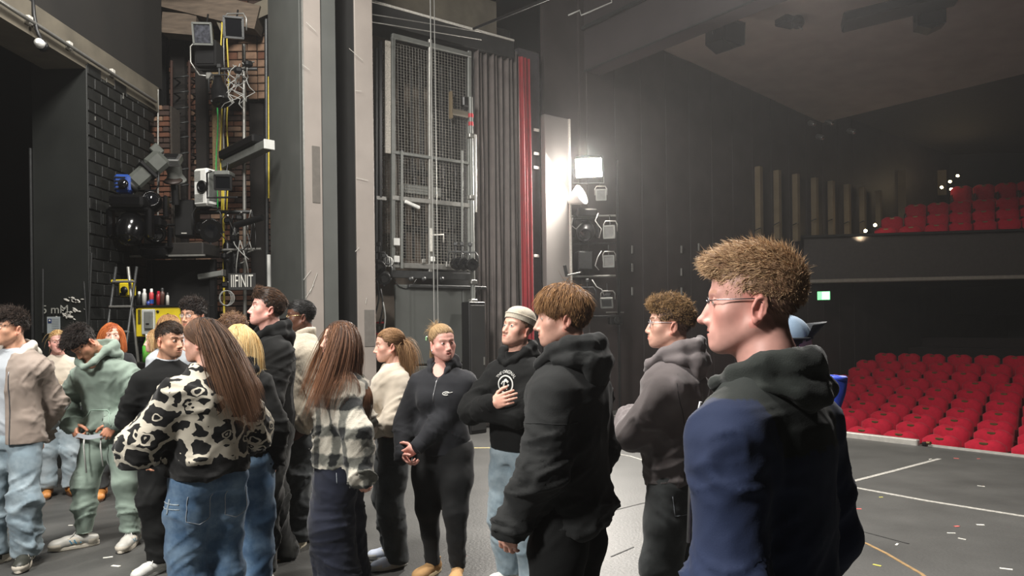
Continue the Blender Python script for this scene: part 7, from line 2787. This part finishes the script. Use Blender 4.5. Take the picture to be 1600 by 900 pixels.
def p9():
    I = person('dark haired woman seen from behind in a black and cream patterned jumper', 322, 3.97, 1.705, rel(322, -152),
               dict(yaw=34, pitch=4, style='long', hair='#1f1713', hair2='#7a573e', th=.012, side=.008, top=.004, n=4200, len=.50, w=.0019, segs=12, fall=.6, back=.4, mess=.10, wave=.03, tip=.6, blush=.3, sweep=(-.05, .16, 0), tuck=1),
               dict(name='jumper', m=C_eye, m2=C_black, bag=.060, hem=.505, sr=(.080, .082, .056), fold=.012, low=1.3, rk=1.0),
               dict(name='jeans', m=C_mid, bag=.030, hr=.110, r=(.098, .080, .105), hem=.02, fold=.010), sex='f', build=1.22, arms={'L': dict(w=(.12, -.23, .60), pole=(1, .35, -.35)), 'R': dict(w=(-.12, -.23, .58), pole=(-1, .3, -.3))},
               res=.010, hres=.0034, skin='fair', sw=.165)
    r, H = I['root'], I['H']
    z = .455 * H
    for sg in (1, -1):
        seam(r, 'pocket_stitching', [(sg * .16, .5, z), (sg * .165, .5, z - .13), (sg * .10, .5, z - .155), (sg * .04, .5, z - .13), (sg * .04, .5, z)], I['tP'], I['tQ'], (0, -1, 0), C_stitch, .0022)
    seam(r, 'side_pocket', [(.5, .06, .43 * H), (.5, -.06, .432 * H)], I['tP'], I['tQ'], (-1, 0, 0), C_pale, .004)
    seam(r, 'side_pocket', [(.5, .06, .415 * H), (.5, -.06, .417 * H)], I['tP'], I['tQ'], (-1, 0, 0), C_pale, .003)
    seam(r, 'side_pocket', [(.5, .0, .445 * H), (.5, .0, .40 * H)], I['tP'], I['tQ'], (-1, 0, 0), C_pale, .006)


def p10():
    I = person('blonde woman in a black hoodie behind the patterned jumper woman', 374, 4.55, 1.67, rel(374, 168),
               dict(yaw=6, style='long', hair='#c4a068', hair2='#e6cf9c', th=.010, side=.006, top=.006, n=2400, len=.36, w=.0021, segs=11, fall=.9, mess=.06, wave=.06, tip=.4),
               dict(name='hoodie', m=C_black, bag=.030, hem=.48, hood=True, fold=.009), dict(name='jeans', m=C_mid, bag=.03, hr=.1, r=(.09, .075, .1), hem=.02), sex='f', arms=ARMS_POCKET, res=.013, hres=.0045)
    me = text_mesh('RE', 0.075, 0.0)
    decal(I['root'], 'print', me, lambda x, y: (-.055 - x, .5, .615 * I['H'] + y), I['gP'], I['gQ'], (0, -1, 0), C_print)


def p11():
    person('curly brown haired person almost hidden behind the blonde woman', 366, 5.72, 1.755, rel(366, -120),
           dict(style='short', hair='#5a4030', hair2='#8a6a4a', th=.014, top=.02, side=.008, n=1200, len=.045, lift=.35, mess=.45, curl=.6, w=.0025, nape=-.07), dict(m=C_coat, bag=.03), dict(m=C_blktrs), res=.016, hres=.005)


def p8():
    person('young man with cropped fringe and faded sides in a plain black sweater', 262, 5.07, 1.69, rel(262, 18),
           dict(yaw=22, pitch=3, style='short', hair='#2a1e16', hair2='#4a3627', th=.012, top=.020, side=.001, fringe=.050, fade=.030, crop=.45, n=2000, len=.034, lift=.2, mess=.2, w=.0019, flow=(0, -1, -.1), clump=.004, stubble=.35,
                f=dict(nose=1.1, lips=1.0), brow='#1c130d', gz=8), dict(name='sweater', m=C_black, bag=.028, hem=.47, sr=(.070, .058, .044), fold=.008, neck=-.010, collar=dict(r=.066, h=.026, dip=.020, m=C_tee, z=.002), extra=[]),
           dict(m=C_blktrs, bag=.030, hr=.080, r=(.086, .072, .082), hem=.04, fold=.010), arms=ARMS_POCKET, res=.0115, hres=.0034, skin='olive',
           feet=[(.10, .06, 10), (-.10, -.06, -62)], shoes=dict(m=M_white, laces=M_white, ms=M_white))


def p7():
    I = person('tall young man with dark wavy hair and glasses behind the man in the black sweater', 304, 6.0, 1.893, rel(304, -38),
               dict(style='short', hair='#1c1614', hair2='#3c302a', th=.018, top=.030, side=.010, fringe=.048, n=1800, len=.045, lift=.35, mess=.45, curl=.25, w=.0024, flow=(-.3, -.8, .2), f=dict(nose=1.0), glasses=dict(m=mat('dark_frame', '#2a2622', .3), w=.022, h=.016)),
               dict(name='shirt', m=C_tee, bag=.03, hem=.48), dict(m=C_blktrs), res=.014, hres=.004, skin='olive')


def p6():
    person('woman with wavy light brown hair and white hooded top behind the black sweater', 264, 6.6, 1.785, rel(264, -140),
           dict(style='long', hair='#7d5a3c', hair2='#b58d5e', th=.012, side=.008, n=1500, len=.36, w=.0028, segs=10, fall=.95, mess=.07, wave=.14), dict(name='hoodie', m=C_tee, bag=.03, hem=.5, hood=True), dict(m=C_blktrs), sex='f', res=.016, hres=.005)


def p5():
    person('blonde girl in profile with curled hair beside the yellow cabinet', 246, 7.25, 1.655, rel(246, -86),
           dict(style='long', hair='#a9835a', hair2='#e3c894', th=.010, side=.006, n=1300, len=.30, w=.0026, segs=10, fall=.95, mess=.07, wave=.22, curl=.08), dict(name='top', m=C_black, bag=.02), dict(m=C_blktrs), sex='f', res=.016, hres=.0045, skin='pale',
           shoes=dict(m=M_white))


def p4():
    person('red haired woman in brown boots behind the boy in sage green', 174, 7.22, 1.72, rel(174, 4),
           dict(style='long', hair='#9c4a22', hair2='#e08a4c', th=.010, side=.008, n=1300, len=.30, w=.0028, segs=10, fall=.95, mess=.05, part=.02, brow='#b06a40', browk=.4, blush=.7), dict(name='top', m=C_coat, bag=.02),
           dict(m=C_grey, bag=.02, hr=.07, r=(.084, .068, .068), hem=.06), sex='f', res=.016, hres=.0036, skin='pale', shoes=dict(kind='boot', m=mat('brown_leather', '#b5783c', .5), ms=mat('dark_sole', '#4a2f1c', .7), k=1.1))


def p3():
    I = person('boy in sage green hoodie and sweatpants looking down at his shirt hem', 172, 5.64, 1.73, rel(166, -36),
               dict(yaw=-18, pitch=54, roll=-6, style='short', hair='#15110f', hair2='#3a2f2a', th=.018, top=.030, quiff=.02, side=.006, fringe=.050, n=4000, len=.045, lift=.38, mess=.45, curl=.22, w=.0016, flow=(-.2, -.9, .1), f=dict(nose=1.05), blush=.2,
                    crop=.85), dict(name='hoodie', m=C_green, bag=.042, hem=.515, sr=(.074, .066, .046), hood=True, hoods=1.22, hoodz=.022, fold=.010, low=1.2),
               dict(name='sweatpants', m=C_green, bag=.030, hr=.064, r=(.088, .074, .070), hem=.055, fold=.012, stack=1.2), lean=.04, bow=.22,
               arms={'L': dict(w=(.135, -.165, .545), pole=(1, .5, 0), d=(-.4, -.5, -1), n=(-.3, 1, 0), side=(-.8, -.5, .3), curl=.75), 'R': dict(w=(-.195, -.165, .545), pole=(-1, .5, 0), d=(.5, -.4, -1), n=(.3, 1, 0), side=(.8, -.5, .3), curl=.75)},
               feet=[(.19, -.03, 14), (-.17, -.10, -46)], res=.0115, hres=.0034, skin='tan',
               shoes=dict(m=mat('silver_grey_trainer', '#b5b3ac', .5), ms=mat('off_white_rubber', '#cfc7b8', .6), laces=C_print, accent=mat('blue_shoe_mark', '#4a94b8', .5), k=1.06))
    r, s, H = I['root'], I['s'], I['H']
    # white shirt hem pulled out between the hands
    vs = []
    n = 12
    for z in (.506, .487):
        for i in range(n + 1):
            t = i / n
            vs.append((-.155 + .255 * t, -.195 - .03 * math.sin(t * 3.14), z * H + .006 * math.sin(t * 9)))
    k = n + 1
    V2 = [(x, y + .004, z) for x, y, z in vs]
    fs = [(i, i + 1, k + i + 1, k + i) for i in range(n)]
    fs2 = [tuple(2 * k + j for j in f)[::-1] for f in fs]
    mb = MB()
    mb.add(vs + V2, fs + fs2 + [(k + i, k + i + 1, 3 * k + i + 1, 3 * k + i) for i in range(n)], True)
    mb.smooth = [False] * len(mb.f)
    mb.build('shirt_hem', C_tee, r)
    for x, z1 in ((-.09, .335), (.045, .365)):
        MB().tube([(x, -.175, .50 * H), (x + .004, -.19, .45 * H), (x + .012, -.175, z1 * H)], .0055, 6).build('drawstring', C_print, I['trousers'])
    seam(r, 'pocket_seam', [(-.12, -.5, .54 * H), (-.10, -.5, .575 * H), (-.055, -.5, .605 * H), (.075, -.5, .605 * H), (.12, -.5, .575 * H), (.145, -.5, .54 * H)], I['gP'], I['gQ'], (0, 1, 0), cloth('sage_seam', '#8ca394', .9), .004)


def p2():
    person('blonde woman in a cream top and pale jeans behind the taupe jacket', 90, 7.31, 1.655, rel(90, 4),
           dict(style='bun', hair='#a98352', hair2='#dcc08c', th=.008, side=.004, n=800, len=.1, w=.003, upz=-.05, upy=.03, bunat=(0, .1, .03), tlen=.2, taln=40, browk=.4, blush=.7),
           dict(name='top', m=C_cream, bag=.018, hem=.56, sr=(.062, .052, .040), fold=.008), dict(name='jeans', m=C_pale, bag=.02, hr=.085, r=(.086, .07, .085), hem=.05, fold=.010), sex='f', arms=ARMS_FOLD, res=.014, hres=.0036, skin='pink',
           shoes=dict(kind='boot', m=mat('brown_leather', '#b5783c', .5), ms=mat('dark_sole', '#4a2f1c', .7)))


def p1():
    I = person('dark haired young man in an open taupe jacket, white tee and light blue jeans', 20, 5.2, 1.797, rel(20, -38),
               dict(yaw=-26, pitch=0, style='short', hair='#1d1715', hair2='#54463d', th=.016, top=.028, quiff=.020, side=.003, fringe=.052, fade=.005, crop=.7, n=4000, len=.045, lift=.36, mess=.40, curl=.20, w=.0016, flow=(0, -.9, .2), f=dict(nose=1.05, jaw=1.02), nape=-.055, blush=.3),
               dict(name='tee', m=C_tee, bag=.010, hem=.475, sr=(.066, .05, .036), fold=.009, neck=-.014, cuff=False, collar=dict(r=.068, h=.016, dip=.025)),
               dict(name='jeans', m=C_light, bag=.020, hr=.095, r=(.084, .074, .095), hem=.035, fold=.011, stack=1.2), arms=ARMS_BACK, res=.0115, hres=.0034, skin='olive', sw=.178,
               feet=[(.11, -.04, 26), (-.13, -.02, -30)], shoes=dict(m=mat('black_white_trainer', '#34352f', .5), ms=mat('off_white_rubber', '#cfc7b8', .6), laces=C_print, accent=C_print))
    # the open jacket over the tee
    r, s, H = I['root'], I['s'], I['H']
    S = Sculpt()
    S.loft([(z * H, I['sp'](z * H)[0], I['sp'](z * H)[1], rx * s + .041, ry * s + .043) for z, rx, ry in TORSO['m'] if z < .84], .02, zmin=.475 * H)
    for q, sg in (('L', 1), ('R', -1)):
        S0, el, w_, hd, a = I['A'][q]
        S.cone(I['nb'] + np.array((sg * .06, .008, -.03)), S0, .058, .072, .04)
        S.cone(S0, el, .080, .072, .035)
        S.cone(el, w_, .072, .056, .025)
    # hollow for the body and the open front
    S.loft([(z * H, I['sp'](z * H)[0], I['sp'](z * H)[1], rx * s + .013, ry * s + .015) for z, rx, ry in TORSO['m'] if z < .79], .01, 's', zmin=.40 * H)
    S.loft([(.3 * H, -.03, -.24, .075, .20), (.66 * H, -.02, -.22, .065, .18), (.78 * H, -.01, -.15, .065, .13), (.86 * H, 0, -.07, .075, .12)], .015, 's')
    P, Q = S.mesh(.0105)
    segs = [(np.array((0, 0, .47 * H)), np.array((0, 0, .8 * H)), .005, 8, 8)]
    for q in 'LR':
        S0, el, w_, hd, a = I['A'][q]
        segs += [(S0, el, .008, 16, 10), (el, w_, .010, 20, 10)]
    P = relax(cloth_folds(P, Q, segs, 77), Q, 1, .4)
    jk = link('jacket', np_mesh('jacket', P, [Q], C_beige), r)
    for x in (-.118, .082):
        seam(jk, 'zip', [(x, -.5, .76 * H), (x, -.5, .66 * H), (x - .005, -.5, .48 * H)], P, Q, (0, 1, 0), C_zip, .004)
    S = Sculpt()
    nb = I['nb']
    for sg in (1, -1):
        S.chain([nb + np.array(p) for p in ((sg * .062, -.125, -.105), (sg * .090, -.07, -.050), (sg * .098, .0, -.010), (sg * .075, .070, .012), (0, .105, .020))], [.016, .021, .025, .027, .029], .05)
    S.ell(nb + np.array((0, .125, -.05)), (.11, .05, .07), .03)
    S.ell(nb + np.array((0, .03, .06)), (.075, .075, .08), .015, 's')
    P, Q = S.mesh(.0105)
    P = relax(P, Q, 1, .4)
    link('hood', np_mesh('hood', P, [Q], C_lining), jk)


def p21():
    I = person('person in a pale blue cap and dark coat behind the navy jacket', 1226, 2.85, 1.655, rel(1226, 112),
               dict(style='short', hair='#2a211c', th=.008, top=.0, side=.004, n=0, len=.04, nape=-.06, yaw=8), dict(name='coat', m=C_coat, bag=.04, hem=.45, fold=.01, hood=False, rib=False), dict(m=C_blktrs), res=.014, hres=.0045, skin='fair')
    T = I['T']
    V, Qs = [], []
    n, m = 48, 12
    for j in range(m):
        a = j / (m - 1) * 1.5
        for i in range(n):
            t = 2 * math.pi * i / n
            sm = .0035 if i % 8 == 0 else 0
            V.append(T(((.0875 - sm) * math.cos(a) * math.sin(t), .010 - (.107 - sm) * math.cos(a) * math.cos(t), .036 + .098 * math.sin(a))))
    for j in range(m - 1):
        for i in range(n):
            Qs.append((j * n + i, j * n + (i + 1) % n, (j + 1) * n + (i + 1) % n, (j + 1) * n + i))
    cap = link('cap', np_mesh('cap', np.array(V), [np.array(Qs)], cloth('pale_blue_cotton', '#8fa6bd', .85)), I['root'])
    mb = MB()
    vs = []
    for zo in (0, .004):
        for j in range(5):
            for i in range(13):
                t = -1.15 + 2.3 * i / 12
                k = j / 4
                x, y = .086 * math.sin(t) * (1 - .12 * k), .010 - .104 * math.cos(t) - .075 * k * math.cos(t * .9)
                vs.append(T((x, y, .040 + .060 * k - .018 * (x / .086) ** 2 + zo)))
    fs = []
    for b in (0, 65):
        fs += [(b + j * 13 + i, b + j * 13 + i + 1, b + (j + 1) * 13 + i + 1, b + (j + 1) * 13 + i) for j in range(4) for i in range(12)]
    fs += [(52 + i, 53 + i, 118 + i, 117 + i) for i in range(12)]
    mb.add(vs, fs, True)
    mb.build('cap_brim', cloth('dark_brim', '#24262a', .8), cap)
    mb = MB()
    mb.tube([T((.0885 * math.sin(t), .010 - .108 * math.cos(t), .038)) for t in [2 * math.pi * i / 36 for i in range(36)]], .004, 6, closed=True)
    mb.build('cap_band', MATS['dark_brim'], cap)
    # blue bag hung on the shoulder
    p = W(1291, 600, 2.66)
    t = thing('blue_bag', 'bright blue bag on the shoulder of the person in the cap', 'bag', p, .3)
    S = Sculpt()
    S.loft([(-.17, -.01, 0, .012, .04), (-.10, -.008, 0, .026, .06), (-.03, 0, 0, .040, .075), (.025, .0, 0, .050, .08)], .01, p=3)
    S.ell((0, 0, .05), (.036, .066, .06), .005, 's')
    P, Q = S.mesh(.007)
    link('bag', np_mesh('bag', P, [Q], cloth('bright_blue_nylon', '#2c46b4', .5)), t)
    MB().tube([(.050 * math.cos(a), .08 * math.sin(a), .024) for a in [2 * math.pi * i / 20 for i in range(20)]], .007, 6, closed=True).build('rim', MATS['bright_blue_nylon'], t)
    MB().tube([(-.05, 0, .02), (-.10, -.02, .06), (-.16, -.03, .03)], .010, 6).build('strap', C_coat, t)


for fn in (p20, p18, p19, p17, p16, p15, p14, p12, p13, p9, p10, p11, p8, p7, p6, p5, p4, p3, p2, p1, p21):
    fn()
